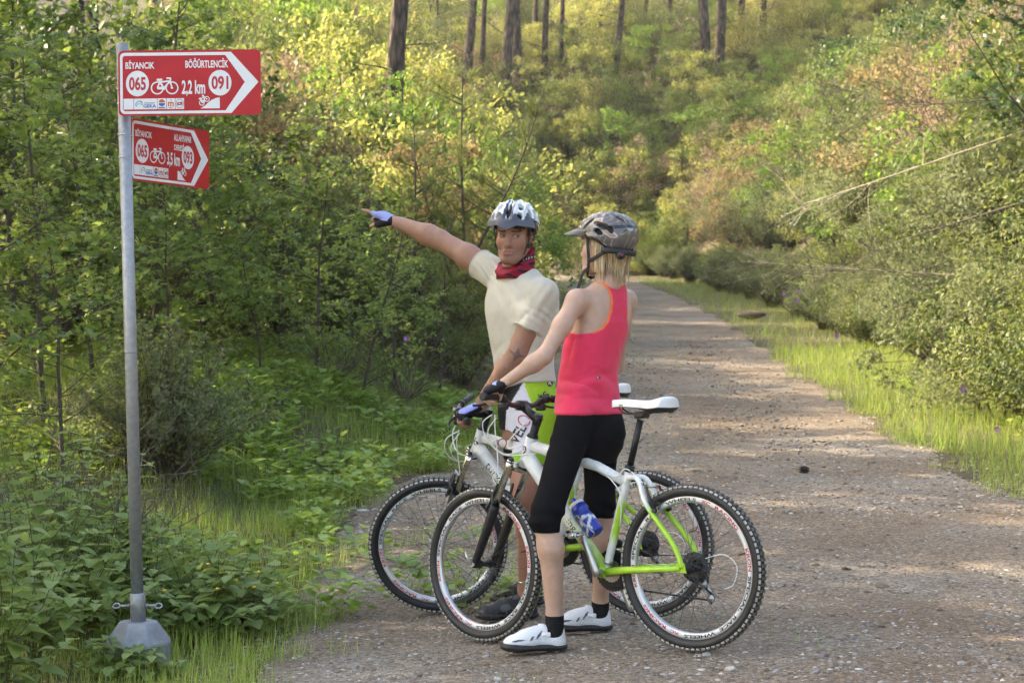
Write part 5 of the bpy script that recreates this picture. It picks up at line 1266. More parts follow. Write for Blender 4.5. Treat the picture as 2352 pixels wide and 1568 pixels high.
for lk in range(62):
    pc = rr.uniform(-2.0, 2.0); lay = rr.random(); ln = rr.uniform(.105, .180)*(1-.10*abs(pc)/2); ex, ey = .081+.012*lay, .095+.014*lay; drift = rr.uniform(-.22, .22); flick = rr.uniform(-.05, .20)
    for i in range(11):
        o_ = rr.uniform(-.13, .13); sl = ln*rr.uniform(.86, 1.0); P_ = []
        for k in range(7):
            t = k/6; p_ = pc+o_*(1-.82*t*t)+drift*t*t+rr.uniform(-.008, .008); kk = 1-.36*min(1, t*1.2)**1.5+flick*max(0, t-.6)*1.3+rr.uniform(-.008, .008)
            P_.append(Vector(HPw(math.sin(p_)*ex*kk, -.018-math.cos(p_)*ey*kk-.014*t, .035-(sl+.035)*t))-wo_)
        m_.tube(P_, [.0022, .0028, .0028, .0026, .0022, .0015, .0003], 4, caps=False)
for i in range(30):
    pc = rr.uniform(-1.9, 1.9); P_ = [Vector(HPw(math.sin(pc)*.094*(1-.22*t+.10*t*t*rr.uniform(.5, 2)), -.018-math.cos(pc)*.108*(1-.2*t+.1*t*t), .03-.19*t))-wo_ for t in (0, .3, .6, .85, 1)]; m_.tube(P_, [.0006]*5, 3, caps=False)
for i in range(60):
    ph = rr.uniform(-1.9, -1.2); P_ = [Vector(HPw(math.sin(ph)*.088*(1-.1*t), -.016-math.cos(ph)*.09+.004*t, .045-.16*t+rr.uniform(-.004, .004)))-wo_ for t in (0, .25, .5, .75, 1)]; m_.tube(P_, [.002, .0026, .0024, .002, .0004], 4, caps=False)
tag(m_.build('hair_strands', HAIRB, wom), kind='stuff')
# ------------------------------------------------------------------ helmets
HEL = vmat('helmet_shell', .22, var=.04, scale=40, coat=.6)
STRAP = pmat('strap_webbing', (.014, .014, .015), .7, var=.2, scale=200, bump=.4, bscale=600)
LINER = pmat('helmet_liner', (.012, .012, .013), .8, var=.2, scale=90)
def helmet(label, c, M, vents, colfn, brim, visor, vmat_, R=(.110, .138, .100), cen=(0, -.014, .042), sc=1.0):
    c = A_(c); h = empty('bicycle_helmet', Vector(c), label, 'helmet', 'cycle helmets on the two heads'); o0 = Vector(c)
    W = lambda x, y, z: c+M @ (A_((x, y, z))*sc)
    R = A_(R)*sc; ce = W(*cen)
    def surf(al, be, k=1.0):     # al across (deg, + figure's right), be fore-aft from straight up (deg, + front)
        a, b_ = R_(al), R_(be); l = A_((R[0]*math.sin(a), R[1]*math.cos(a)*math.sin(b_), R[2]*math.cos(a)*math.cos(b_)))*k; return ce+M @ l
    prims = [U(ell(ce, R, M), .01), (ell(ce, R-.020*sc, M), .004, 's')]
    # raised ribs along the crown give the shell its ridges
    for al in (-34, -13, 13, 34):
        for b0 in range(-70, 60, 20): prims.insert(1, U(rc(surf(al*.9, b0, .975), surf(al*.9, b0+20, .975), .0085*sc, .0085*sc), .012))
    for (al, be, ln, wd, tw) in vents:
        p = surf(al, be); n_ = (p-ce)/R.max(); nn = surf(al, be, 1.15)-surf(al, be, .9); nn /= np.linalg.norm(nn); t = surf(al, be+6)-surf(al, be-6); t -= nn*(t @ nn); t /= np.linalg.norm(t); s_ = np.cross(nn, t)
        ct, st_ = math.cos(R_(tw)), math.sin(R_(tw)); t2, s2 = t*ct+s_*st_, s_*ct-t*st_
        prims.append((ell(p, (wd*sc, ln*sc, .034*sc), np.stack([s2, t2, nn], 1)), .004, 's'))
    def low(P):
        q = ((P-c) @ M)/sc; return (brim(q)-q[..., 2])*sc
    sdf_obj('shell', prims, .0026, HEL, h, lambda V: colfn(((V-c) @ M)/sc), 1, cuts=[low])
    lp = [U(ell(ce, R-.017*sc, M), .01), (ell(ce, R-.030*sc, M), .004, 's')]
    sdf_obj('liner', lp, .0045, LINER, h, None, 1, cuts=[lambda P: ((brim(((P-c) @ M)/sc)+.004)-(((P-c) @ M)/sc)[..., 2])*sc])
    visor(h, W, surf, o0, vmat_)
    return h, W, surf
def ribbon(h, pts, w_=.0085, ref='x', mat=None, th_=.0016, o0=None):
    m_ = MB(); P = spline([Vector(p)-o0 for p in pts], 6)
    M_ = HMm if h is hm_ else HMw
    m_.tube(P, w_, 8, flat=(th_/w_, 1), ref=tuple(M_[:, 0])); return m_.build('strap', mat or STRAP, h)
# --- white one
def brim_m(q): return .052-.030*smooth(.085, -.02, q[..., 1])-.048*smooth(.01, -.12, q[..., 1])
def col_m(q):
    x, y, z = q.T; c = np.tile(A_((.74, .76, .77)), (len(q), 1)); ax = np.abs(x)
    c[(ax < .021+.05*np.maximum(0, .13-z)) & (ax > .010) & (y > -.02)] = (.03, .035, .075); c[(ax < .0045) & (y > -.05)] = (.03, .035, .075)
    b_ = brim_m(q); c[z < b_+.014+.010*np.sin(y*40)] = (.016, .016, .018); c[(z < b_+.030) & (z > b_+.021) & (ax > .07)] = (.02, .02, .024); return c
def visor_m(h, W, surf, o0, mat):
    # centre beak and side wings, each its own folded plate
    def plate(name, pts, th_=.0035):
        P = [Vector(p) for p in pts]; n_ = len(P); nn = sum(((P[i]-P[0]).cross(P[(i+1) % n_]-P[0]) for i in range(1, n_-1)), Vector()).normalized()
        m_ = MB(); vs_ = [p-o0 for p in P]+[p-o0-nn*th_ for p in P]
        fs_ = [(0, i, i+1) for i in range(1, n_-1)]+[(n_, n_+i+1, n_+i) for i in range(1, n_-1)]+[(i, (i+1) % n_, n_+(i+1) % n_, n_+i) for i in range(n_)]
        m_.add(vs_, fs_, False); return m_.build(name, mat, h)
    nu = 33; vs_ = []; fs_ = []
    for i in range(nu):
        a = -62+124*i/(nu-1); ar = abs(a)
        top = .0+.052*max(0, 1-abs(ar-16)/9)+.040*max(0, 1-abs(ar-52)/12)+.007
        for j, (kk, dz) in enumerate(((1.03, top), (1.06, top*.5), (1.10, 0), (1.155+.045*max(0, 1-ar/40), -.020-.020*max(0, 1-ar/20)), (1.12+.045*max(0, 1-ar/40), -.023-.020*max(0, 1-ar/20)), (1.04, -.012), (1.01, .002))):
            x, y = .110*math.sin(R_(a)), -.014+.138*math.cos(R_(a))
            zb = .066-.016*(ar/62)**2+dz
            sh_ = math.sqrt(max(.05, 1-((zb-.042)/.100)**2)) if zb > .042 else 1
            vs_.append(Vector(W(x*kk*sh_, -.014+(y+.014)*kk*sh_, zb))-o0)
    for i in range(nu-1):
        for j in range(6): q = i*7+j; fs_.append((q, q+1, q+8, q+7))
        fs_.append((i*7+6, i*7, (i+1)*7, (i+1)*7+6))
    fs_ += [tuple(range(7)), tuple((nu-1)*7+k for k in range(7))[::-1]]
    m_ = MB(); m_.add(vs_, fs_, False); m_.build('visor', mat, h)
vents_m = [(0, 48, .046, .0115, 0), (0, 0, .034, .010, 0), (-24, 30, .030, .0125, 16), (24, 30, .030, .0125, -16), (-27, 62, .017, .012, 30), (27, 62, .017, .012, -30), (-50, 38, .028, .0115, 28), (50, 38, .028, .0115, -28), (-50, 66, .016, .010, 40), (50, 66, .016, .010, -40),
           (-70, 42, .030, .0100, 20), (70, 42, .030, .0100, -20), (-26, -30, .035, .013, 0), (26, -30, .035, .013, 0), (-58, -10, .035, .012, 0), (58, -10, .035, .012, 0)]
VISG = pmat('visor_grey', (.075, .08, .095), .32, .2, var=.08, scale=20)
hm_ = None
hm, Wm, Sm = helmet('white cycle helmet with dark visor worn by the pointing man', A_(mhc)+HMm @ A_((0, 0, .010)), HMm, vents_m, col_m, brim_m, visor_m, VISG, sc=1.03)
ho = Vector(mhc); hm_ = hm
for s in (-1, 1):
    ribbon(hm, [Wm(s*.083, .035, .05), Wm(s*.079, .034, .0), Wm(s*.073, .030, -.05), Wm(s*.058, .045, -.095), Wm(s*.030, .066, -.124), Wm(0, .070, -.130)], .0075, None, None, .0016, ho)
    ribbon(hm, [Wm(s*.088, -.06, .01), Wm(s*.085, -.02, -.03), Wm(s*.076, .026, -.062)], .0065, None, None, .0016, ho)
    m_ = MB(); m_.box(tuple(Vector(Wm(s*.077, .030, -.062))-ho), (.010, .022, .022), bev=.004); m_.build('strap_slider', BLKP, hm)
# --- patterned grey one
def brim_w(q): return .050-.030*smooth(.085, -.01, q[..., 1])-.058*smooth(.0, -.10, q[..., 1])
def col_w(q):
    x, y, z = q.T; c = np.tile(A_((.11, .098, .092)), (len(q), 1)); b_ = brim_w(q)
    w1 = np.sin(y*62+np.sin(z*48)*2+x*20)+np.sin(z*70-y*35+np.sin(x*50)); c[w1 > .9] = (.27, .195, .14); e = np.abs(w1-.9); c[e < .16] = (.42, .39, .37)
    w2 = np.sin(y*110+z*60+np.sin(x*80)*1.5); c[(np.abs(w2) < .10) & (w1 < .3)] = (.34, .32, .31)
    c[z < b_+.014] = (.016, .016, .018)
    bd = np.abs(z-(.066-.12*(y-.0)+np.where(y > .03, -.35*(y-.03), 0))) < .0075; c[bd & (y < .085)] = (.014, .014, .016); return c
def visor_w(h, W, surf, o0, mat):
    nu = 31; vs_ = []; fs_ = []
    for i in range(nu):
        a = -66+132*i/(nu-1); ar = abs(a); fl = max(0, math.cos(R_(a*1.30)))
        for (kk, dz, ex) in ((1.02, .014, 0), (1.05, .008, .010), (1.03, -.010, .066), (1.02, -.016, .068), (1.0, -.012, .03), (1.0, -.010, 0)):
            x, y = .110*math.sin(R_(a))*kk, -.014+.138*math.cos(R_(a))*kk+ex*fl**.8
            vs_.append(Vector(W(x*(1-.12*ex/.068), y, .062-.014*(ar/66)**2+dz))-o0)
    for i in range(nu-1):
        for j in range(5): q = i*6+j; fs_.append((q, q+1, q+7, q+6))
        fs_.append((i*6+5, i*6, (i+1)*6, (i+1)*6+5))
    fs_ += [tuple(range(6)), tuple((nu-1)*6+k for k in range(6))[::-1]]
    m_ = MB(); m_.add(vs_, fs_, True); m_.build('visor', mat, h)
vents_w = [(-50, 36, .034, .0105, 24), (50, 36, .034, .0105, -24), (-62, -22, .050, .0115, -4), (62, -22, .050, .0115, 4), (-80, -34, .022, .010, 0), (80, -34, .022, .010, 0), (0, 40, .04, .010, 0), (-24, 34, .034, .010, 8), (24, 34, .034, .010, -8), (-24, -36, .035, .012, 0), (24, -36, .035, .012, 0), (-58, -62, .018, .011, 0), (58, -62, .018, .011, 0)]
VISW = pmat('visor_smoke', (.13, .125, .12), .35, .1, var=.12, scale=30)
hwm, Ww, Sw = helmet('grey cycle helmet with brown leaf pattern worn by the woman', whc, HMw, vents_w, col_w, brim_w, visor_w, VISW, sc=.985)
ho = Vector(whc)
s = -1
for s in (-1, 1):
    jn = Ww(s*.080, .030, -.066)
    ribbon(hwm, [Ww(s*.088, .034, .045), Ww(s*.0865, .033, .0), jn], .0075, None, None, .0016, ho)
    ribbon(hwm, [Ww(s*.094, -.075, -.018), Ww(s*.096, -.03, -.040), jn], .0075, None, None, .0016, ho)
    ribbon(hwm, [jn, Ww(s*.072, .036, -.095), Ww(s*.045, .055, -.125), Ww(0, .068, -.133)], .0075, None, None, .0016, ho)
    m_ = MB(); m_.box(tuple(Vector(jn)-ho), (.014, .020, .020), bev=.004); m_.build('strap_slider', BLKP, hwm)
ribbon(hwm, [Ww(-.070, .040, -.098), Ww(-.076, .058, -.115), Ww(-.080, .066, -.145), Ww(-.083, .078, -.185)], .0072, None, None, .0016, ho)
# rear dial
m_ = MB(); P = [Vector(Ww(.105*math.sin(R_(a)), -.020-.118*math.cos(R_(a)), -.030+.012*abs(a)/80))-ho for a in np.linspace(-80, 80, 17)]; m_.tube(P, .012, 8, flat=(1, .3), ref=tuple(HMw[:, 2])); m_.build('retention_band', BLKP, hwm)
m_ = MB(); q = Vector(Ww(-.062, -.112, -.040))-ho; m_.sphere(q, .020, 14, (1, 1, .95)); m_.build('dial', BLKP, hwm)
m_ = MB(); q2 = Vector(Ww(-.074, -.126, -.040))-ho; m_.sphere(q2, .0048, 8); m_.build('dial_button', REDP, hwm)
# small name plate on the side

# ------------------------------------------------------------------ plants
def tmpl(kind):
    if kind == 'star':
        ring_ = [(0, 0)]
        for i, (a, r) in enumerate(((-112, .62), (-82, .30), (-52, .80), (-26, .36), (0, 1.0), (26, .36), (52, .80), (82, .30), (112, .62))):
            ring_.append((r*math.sin(R_(a))*.95, .30+r*math.cos(R_(a))*.70))
        V = [(x, y, -.12*(x*x+max(0, y-.5)**2)*2) for x, y in ring_]+[(0, .34, .05)]
        return np.array(V), np.array([(10, i, (i+1) % 10) for i in range(10)])
    if kind == 'oval':
        return np.array([(0, 0, 0), (-.30, .5, .09), (0, 1, -.05), (.30, .5, .09)]), np.array([(0, 2, 1), (0, 3, 2)])
    if kind == 'slim':
        return np.array([(0, 0, 0), (-.16, .5, .04), (0, 1, -.05), (.16, .5, .04)]), np.array([(0, 2, 1), (0, 3, 2)])
    if kind == 'broad':
        V = [(0, 0, 0), (-.30, .22, .07), (-.36, .45, .09), (-.22, .75, .03), (0, 1.05, -.14), (.22, .75, .03), (.36, .45, .09), (.30, .22, .07), (0, .45, 0), (0, .75, -.03)]
        return np.array(V), np.array([(0, 8, 1), (1, 8, 2), (2, 8, 9), (2, 9, 3), (3, 9, 4), (0, 7, 8), (7, 6, 8), (6, 9, 8), (6, 5, 9), (5, 4, 9)])
    if kind == 'needles':
        V = []; F = []; rr = np.random.default_rng(5)
        for k in range(11):
            d = rr.normal(size=3)*.55; d[1] = abs(d[1])*.6+.75; d /= np.linalg.norm(d); p = np.cross(d, rr.normal(size=3)); p /= np.linalg.norm(p); b = len(V)
            V += [p*.016, -p*.016, d]; F.append((b, b+1, b+2))
        return np.array(V), np.array(F)
    if kind == 'blade':
        return np.array([(-.013, 0, 0), (.013, 0, 0), (-.010, .5, .05), (.010, .5, .05), (0, 1, .28)]), np.array([(0, 1, 3), (0, 3, 2), (2, 3, 4)])
TM = {k: tmpl(k) for k in ('star', 'oval', 'slim', 'broad', 'needles', 'blade')}
def leaves(kind, P, D, N, S, bend=None):
    """P positions, D tip directions, N face normals, S lengths"""
    T, F = TM[kind]; P, D, N = np.asarray(P, float), np.asarray(D, float), np.asarray(N, float); S = np.asarray(S, float)
    D = D/np.linalg.norm(D, axis=1)[:, None]; N = N-(N*D).sum(1)[:, None]*D; N = N/np.maximum(np.linalg.norm(N, axis=1), 1e-6)[:, None]; X = np.cross(D, N)
    V = P[:, None, :]+S[:, None, None]*(T[None, :, 0:1]*X[:, None, :]+T[None, :, 1:2]*D[:, None, :]+T[None, :, 2:3]*N[:, None, :])
    k = len(T); Fc = (F[None]+(np.arange(len(P))*k)[:, None, None]).reshape(-1, 3)
    return V.reshape(-1, 3), Fc
class Skel:
    def __init__(s): s.mb = MB()
    def limb(s, P, r0, r1, n=6):
        m = len(P); s.mb.tube(P, [r0+(r1-r0)*i/(m-1) for i in range(m)], n, caps=False)
def wander(rg, p, d, L, n, wob, up=0.):
    P = [Vector(p)]; d = Vector(d).normalized()
    for i in range(n):
        d = (d+Vector((rg.uniform(-1, 1), rg.uniform(-1, 1), rg.uniform(-1, 1)))*wob+Vector((0, 0, up))).normalized(); P.append(P[-1]+d*(L/n))
    return P
def rv(rg): return Vector((rg.gauss(0, 1), rg.gauss(0, 1), rg.gauss(0, 1)))
def arch_sweetgum(seed, H=6.0, nl=24, leaf=.085, dens=1.0, crown_from=.12):
    rg = random.Random(seed); sk = Skel(); LP, LD, LN, LS = [], [], [], []
    tr = wander(rg, (0, 0, -.3), (rg.uniform(-.1, .1), rg.uniform(-.1, .1), 1), H, 9, .10, .05); sk.limb(tr, .055*H/6, .010, 8)
    for i in range(nl):
        t = crown_from+(1-crown_from)*(i+rg.random())/nl; k = t*(len(tr)-1); b = tr[int(min(k, len(tr)-2))].lerp(tr[int(min(k, len(tr)-2))+1], k % 1)
        a = rg.uniform(0, 6.283); L = H*(.34*(1-t)**.7+.10)*rg.uniform(.7, 1.2); d = Vector((math.cos(a), math.sin(a), rg.uniform(.05, .7)))
        lb = wander(rg, b, d, L, 6, .16, .03); sk.limb(lb, .016*(1.1-t*.6), .004, 5)
        for j in range(rg.randint(6, 9)):
            u = rg.uniform(.18, 1); kk = u*(len(lb)-1); bb = lb[int(min(kk, 5))].lerp(lb[int(min(kk, 5))+1], kk % 1)
            sd = (rv(rg)*.6+d.normalized()*.8+Vector((0, 0, .15))).normalized(); sl = L*.30*rg.uniform(.5, 1.2)+.12
            sb_ = wander(rg, bb, sd, sl, 4, .2, .0); sk.limb(sb_, .005, .002, 4)
            for q in range(int(max(7, sl*34)*dens)):
                w_ = rg.uniform(.1, 1.05)*4; ii = min(int(w_), 3); p = sb_[ii].lerp(sb_[ii+1], min(1, w_-ii)); off = rv(rg)*.035; ld = (sd*.5+Vector((off.x, off.y, 0))*18+rv(rg)*.25+Vector((0, 0, -.25)))
                LP.append(p+off); LD.append(ld); LN.append(Vector((0, 0, 1))+rv(rg)*.45); LS.append(leaf*rg.uniform(.55, 1.2))
    V, F = leaves('star', LP, LD, LN, LS); return sk.mb.mesh('trunk'), np_mesh('crown', V, F, False)
def arch_shrub(seed, H=1.2, W=.75, stems=130, per=48, leaf=.032, kind='oval', stemr=.004, lean=.5, upl=.4, up_from=.3, arch=-.02):
    """many stems fanning out of the root, small leaves along them"""
    rg = random.Random(seed); sk = Skel(); LP, LD, LN, LS = [], [], [], []
    lob = [(rg.uniform(0, 6.28), rg.uniform(.75, 1.1)) for _ in range(7)]
    for i in range(stems):
        a = rg.uniform(0, 6.283); e = rg.random()**.6; lf = 1+.18*sum(math.cos(a*k_+lob[k_][0])*.5 for k_ in range(2, 5))
        tip = Vector((math.cos(a)*W*e*lf, math.sin(a)*W*e*lf, H*(1-.55*e*e)*rg.uniform(.72, 1.06)*(.85+.15*lf)))
        P = [Vector((tip.x*.12, tip.y*.12, -.08))]
        for k in range(1, 7):
            t = k/6; P.append(Vector((tip.x*(t**1.2)*.9+tip.x*.1, tip.y*(t**1.2)*.9+tip.y*.1, tip.z*(t**.9)))+rv(rg)*.022*H)
        sk.limb(P, stemr*1.5, stemr*.4, 3)
        for q in range(per):
            t = up_from+(1-up_from)*rg.random()**.75; w_ = t*6; ii = min(int(w_), 5); p = P[ii].lerp(P[ii+1], w_-ii); sd = (P[ii+1]-P[ii]).normalized(); o_ = rv(rg); o_ = (o_-sd*o_.dot(sd)).normalized()
            LP.append(p+o_*rg.uniform(.0, .035)*H); LD.append(o_+sd*upl+rv(rg)*.3); LN.append(sd+rv(rg)*.5+Vector((0, 0, .5))); LS.append(leaf*rg.uniform(.6, 1.25))
    V, F = leaves(kind, LP, LD, LN, LS); return sk.mb.mesh('stems'), np_mesh('foliage', V, F, False)
def arch_bush(seed, H=2.4, W=1.5, clumps=70, per=95, leaf=.07, kind='oval', spread=.16, hollow=.35):
    """maquis bush: leaf clumps along forked limbs, uneven outline"""
    rg = random.Random(seed); sk = Skel(); LP, LD, LN, LS = [], [], [], []
    mains = []
    for i in range(9):
        a = i*6.283/9+rg.uniform(-.4, .4); P = wander(rg, (0, 0, -.2), (math.cos(a)*.7, math.sin(a)*.7, 1), H*.8, 6, .18, .02); sk.limb(P, .025*H/2.4, .008, 5); mains.append(P)
    for c in range(clumps):
        th_ = rg.uniform(0, 6.283); z = rg.random(); rad = W*math.sqrt(max(0, 1-(z*.92)**2.2))*rg.uniform(hollow, 1.08); cp = Vector((math.cos(th_)*rad, math.sin(th_)*rad, H*(.08+.95*z)*rg.uniform(.85, 1.08)))
        m = mains[rg.randrange(9)]; b = m[rg.randint(2, 6)]; mid = b.lerp(cp, .55)+Vector((0, 0, .05*H)); sk.limb([b, mid, cp], .008, .003, 4)
        out = Vector((cp.x, cp.y, (cp.z-H*.3)*.8)).normalized()
        r_ = spread*H*rg.uniform(.6, 1.15)*.75
        for q in range(per):
            o_ = rv(rg); o_ = Vector((o_.x*r_*.62, o_.y*r_*.62, o_.z*r_*.42)); LP.append(cp+o_); LD.append(out*.6+rv(rg)*.8+Vector((0, 0, .2))); LN.append(Vector((0, 0, .9))+out*.6+rv(rg)*.6); LS.append(leaf*rg.uniform(.6, 1.25))
    V, F = leaves(kind, LP, LD, LN, LS); return sk.mb.mesh('stems'), np_mesh('foliage', V, F, False)
def arch_sapling(seed, H=4.0, fork=False):
    rg = random.Random(seed); sk = Skel(); LP, LD, LN, LS = [], [], [], []
    tr = wander(rg, (0, 0, -.2), (rg.uniform(-.06, .06), rg.uniform(-.06, .06), 1), H, 10, .04, .06); sk.limb(tr, .030*H/4, .006, 7)
    leaders = [(tr, H)]
    if fork:
        f2 = wander(rg, tr[4], (.7, -.1, 1), H*.6, 6, .06, .1); sk.limb(f2, .02, .005, 6); leaders.append((f2, H*.6))
        f3 = wander(rg, tr[3], (-.6, .1, 1), H*.55, 6, .06, .12); sk.limb(f3, .018, .005, 6); leaders.append((f3, H*.55))
    for P, h_ in leaders:
        for i in range(int(24*h_/4)):
            t = rg.uniform(.22, 1); k = t*(len(P)-1); ii = int(min(k, len(P)-2)); b = P[ii].lerp(P[ii+1], k-ii); a = rg.uniform(0, 6.283); L = h_*(.26*(1-t)+.07)*rg.uniform(.7, 1.2)
            br = wander(rg, b, (math.cos(a), math.sin(a), .45), L, 5, .10, .06); sk.limb(br, .008, .003, 4)
            for q in range(int(10+L*26)):
                w_ = (.25+.75*rg.random()**.8)*5; jj = min(int(w_), 4); p = br[jj].lerp(br[jj+1], w_-jj); d = (br[jj+1]-br[jj]).normalized(); LP.append(p+rv(rg)*.03); LD.append(d+rv(rg)*.5+Vector((0, 0, .35))); LN.append(rv(rg)); LS.append(rg.uniform(.09, .16))
    V, F = leaves('needles', LP, LD, LN, LS); return sk.mb.mesh('trunk'), np_mesh('crown', V, F, False)
def arch_pine(seed, H=15.0, r=.17, crown_from=.50, n=46, dead=10, tuft=.34):
    rg = random.Random(seed); sk = Skel(); LP, LD, LN, LS = [], [], [], []
    tr = wander(rg, (0, 0, -.6), (rg.uniform(-.05, .05), rg.uniform(-.05, .05), 1), H, 14, .035, .03)
    m = len(tr); sk.mb.tube(tr, [r*(1.25 if i == 0 else 1)*(1-.8*i/(m-1))+.012 for i in range(m)], 12, caps=False)
    for i in range(dead):
        t = rg.uniform(.12, crown_from); k = t*(m-1); ii = int(k); b = tr[ii].lerp(tr[ii+1], k-ii); a = rg.uniform(0, 6.283); br = wander(rg, b, (math.cos(a), math.sin(a), .25), rg.uniform(.6, 2.2), 5, .22, .03); sk.limb(br, .018, .004, 4)
    for i in range(n):
        t = crown_from+(1-crown_from)*(i+rg.random())/n; k = min(t, .999)*(m-1); ii = int(k); b = tr[ii].lerp(tr[ii+1], k-ii); a = rg.uniform(0, 6.283); L = H*(.22*(1-(t-crown_from)/(1-crown_from))**.6+.05)*rg.uniform(.6, 1.15)
        br = wander(rg, b, (math.cos(a), math.sin(a), .35), L, 6, .14, .04); sk.limb(br, .03*(1.3-t), .006, 5)
        for q in range(int(10+L*13)):
            w_ = (.3+.7*rg.random()**.7)*6; jj = min(int(w_), 5); p = br[jj].lerp(br[jj+1], w_-jj); LP.append(p+rv(rg)*.16); LD.append(rv(rg)*.6+Vector((0, 0, .6))+(br[jj+1]-br[jj]).normalized()*.6); LN.append(rv(rg)); LS.append(tuft*rg.uniform(.6, 1.2))
    V, F = leaves('needles', LP, LD, LN, LS); return sk.mb.mesh('trunk'), np_mesh('crown', V, F, False)
# colours
BARK = pmat('thin_bark', (.075, .058, .042), .9, var=.35, scale=18, bump=.8, bscale=60)
STEMB = pmat('twig_bark', (.10, .078, .055), .9, var=.35, scale=30)
STEMG = pmat('green_stem', (.10, .12, .045), .8, var=.3, scale=30)
m, n, l, b = new_mat('pine_bark'); tc = n.new('ShaderNodeTexCoord'); mp = n.new('ShaderNodeMapping'); mp.inputs['Scale'].default_value = (9, 9, 2.2); l.new(tc.outputs['Object'], mp.inputs[0])
vo = n.new('ShaderNodeTexVoronoi'); vo.inputs['Scale'].default_value = 1.6; nz = n.new('ShaderNodeTexNoise'); nz.inputs['Scale'].default_value = 3; nz.inputs['Detail'].default_value = 6; l.new(mp.outputs[0], nz.inputs['Vector']); l.new(mp.outputs[0], vo.inputs['Vector'])
r = ramp(n, [(.05, (.17, .115, .085)), (.35, (.10, .07, .055)), (.65, (.03, .023, .02))]); l.new(vo.outputs['Distance'], r.inputs[0]); l.new(r.outputs[0], b.inputs['Base Color']); b.inputs['Roughness'].default_value = .95
bp = n.new('ShaderNodeBump'); bp.invert = True; bp.inputs['Strength'].default_value = 1; bp.inputs['Distance'].default_value = .03; l.new(vo.outputs['Distance'], bp.inputs['Height']); l.new(bp.outputs[0], b.inputs['Normal']); PBARK = m
L_GUM = leaf_mat('sweetgum_leaf', [(0, (.075, .125, .022)), (.45, (.13, .205, .038)), (.8, (.19, .27, .055)), (1, (.29, .34, .08))], .5, .42, .4)
L_LIT = leaf_mat('sunlit_sweetgum_leaf', [(0, (.13, .20, .04)), (.45, (.22, .31, .07)), (.8, (.30, .38, .10)), (1, (.40, .45, .14))], .5, .4, .45)  # lighter copy of the sweetgum leaf, sunlight put into its colour
L_NET = leaf_mat('nettle_leaf', [(0, (.12, .19, .05)), (.5, (.20, .29, .08)), (.85, (.28, .36, .11)), (1, (.40, .43, .14))], .4, .5, .35)
L_CIS = leaf_mat('cistus_leaf', [(0, (.09, .12, .05)), (.5, (.15, .185, .08)), (.85, (.21, .24, .11)), (1, (.30, .27, .13))], .4, .6, .25)
L_OLI = leaf_mat('olive_leaf', [(0, (.07, .11, .03)), (.5, (.13, .18, .045)), (.85, (.21, .25, .07)), (1, (.31, .30, .09))], .45, .45, .4)
L_YEL = leaf_mat('yellow_leaf', [(0, (.16, .20, .05)), (.4, (.29, .32, .08)), (.8, (.41, .41, .12)), (1, (.49, .43, .15))], .5, .45, .35)
L_GRN = leaf_mat('fresh_leaf', [(0, (.08, .16, .025)), (.5, (.14, .25, .04)), (1, (.23, .34, .06))], .5, .4, .4)
L_DRY = leaf_mat('dry_leaf', [(0, (.22, .15, .08)), (.5, (.33, .25, .15)), (1, (.44, .37, .26))], .35, .7, .2)
L_RUS = leaf_mat('russet_leaf', [(0, (.17, .13, .06)), (.5, (.25, .20, .09)), (1, (.34, .28, .12))], .45, .6, .2)
L_DRK = leaf_mat('evergreen_leaf', [(0, (.022, .05, .012)), (.6, (.045, .095, .02)), (1, (.09, .15, .03))], .3, .32, .5)
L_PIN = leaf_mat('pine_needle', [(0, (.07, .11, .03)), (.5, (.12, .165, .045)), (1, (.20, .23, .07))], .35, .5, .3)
L_PIF = leaf_mat('hazed_pine_needle', [(0, (.10, .14, .05)), (.5, (.16, .20, .075)), (1, (.26, .28, .11))], .4, .55, .3)  # paler needle copy for distant pines, haze put into the colour
L_GRA = leaf_mat('grass_blade', [(0, (.14, .21, .035)), (.5, (.25, .37, .06)), (.9, (.33, .43, .10)), (1, (.46, .43, .20))], .45, .45, .35, objvar=False)
L_WEE = leaf_mat('weed_leaf', [(0, (.15, .25, .04)), (.6, (.24, .37, .065)), (1, (.34, .44, .11))], .4, .42, .4, objvar=False)
_tb = {}
def proto(key, fn):
    if key not in _tb: _tb[key] = fn()
    return _tb[key]
PN = {'trunk': 'trunk', 'stems': 'stems'}
def plant(name, label, cat, key, fn, x, y, s, rz, mats, group=None, sz=None, tilt=0, zoff=0):
    """one plant of its own: an Empty at its root with the woody part and the leafy part"""
    a, c = proto(key, fn)
    kk = (key, mats[0].name, mats[1].name)
    if kk not in _tb:
        if (key, 'used') in _tb: a2, c2 = a.copy(), c.copy()
        else: a2, c2 = a, c; _tb[(key, 'used')] = 1
        a2.materials.clear(); a2.materials.append(mats[0]); c2.materials.clear(); c2.materials.append(mats[1]); _tb[kk] = (a2, c2)
    a2, c2 = _tb[kk]
    e = empty(name, (x, y, th(x, y)+zoff), label, cat, group, rz); e.scale = (s, s, sz or s); e.rotation_euler = (tilt, 0, rz)
    woody = 'trunk' if name.endswith('tree') else 'stems'; leafy = 'crown' if name.endswith('tree') else 'foliage'
    link(woody, a2, e); link(leafy, c2, e); return e
GUM = [('gum%d' % i, (lambda i=i: arch_sweetgum(20+i, 6.0, 24, .128, .62, (.10, .14, .08)[i]))) for i in range(3)]
CIS = [('cis%d' % i, (lambda i=i: arch_shrub(40+i, 1.2, .8, 170, 60, .042))) for i in range(2)]
BUS = [('bus%d' % i, (lambda i=i: arch_bush(60+i, 2.4, 1.5, 58, 95, .078, 'oval', .125))) for i in range(3)]
FIN = [('fin%d' % i, (lambda i=i: arch_shrub(80+i, 2.2, 1.2, 150, 60, .055, 'slim', .006, .5, .8))) for i in range(2)]
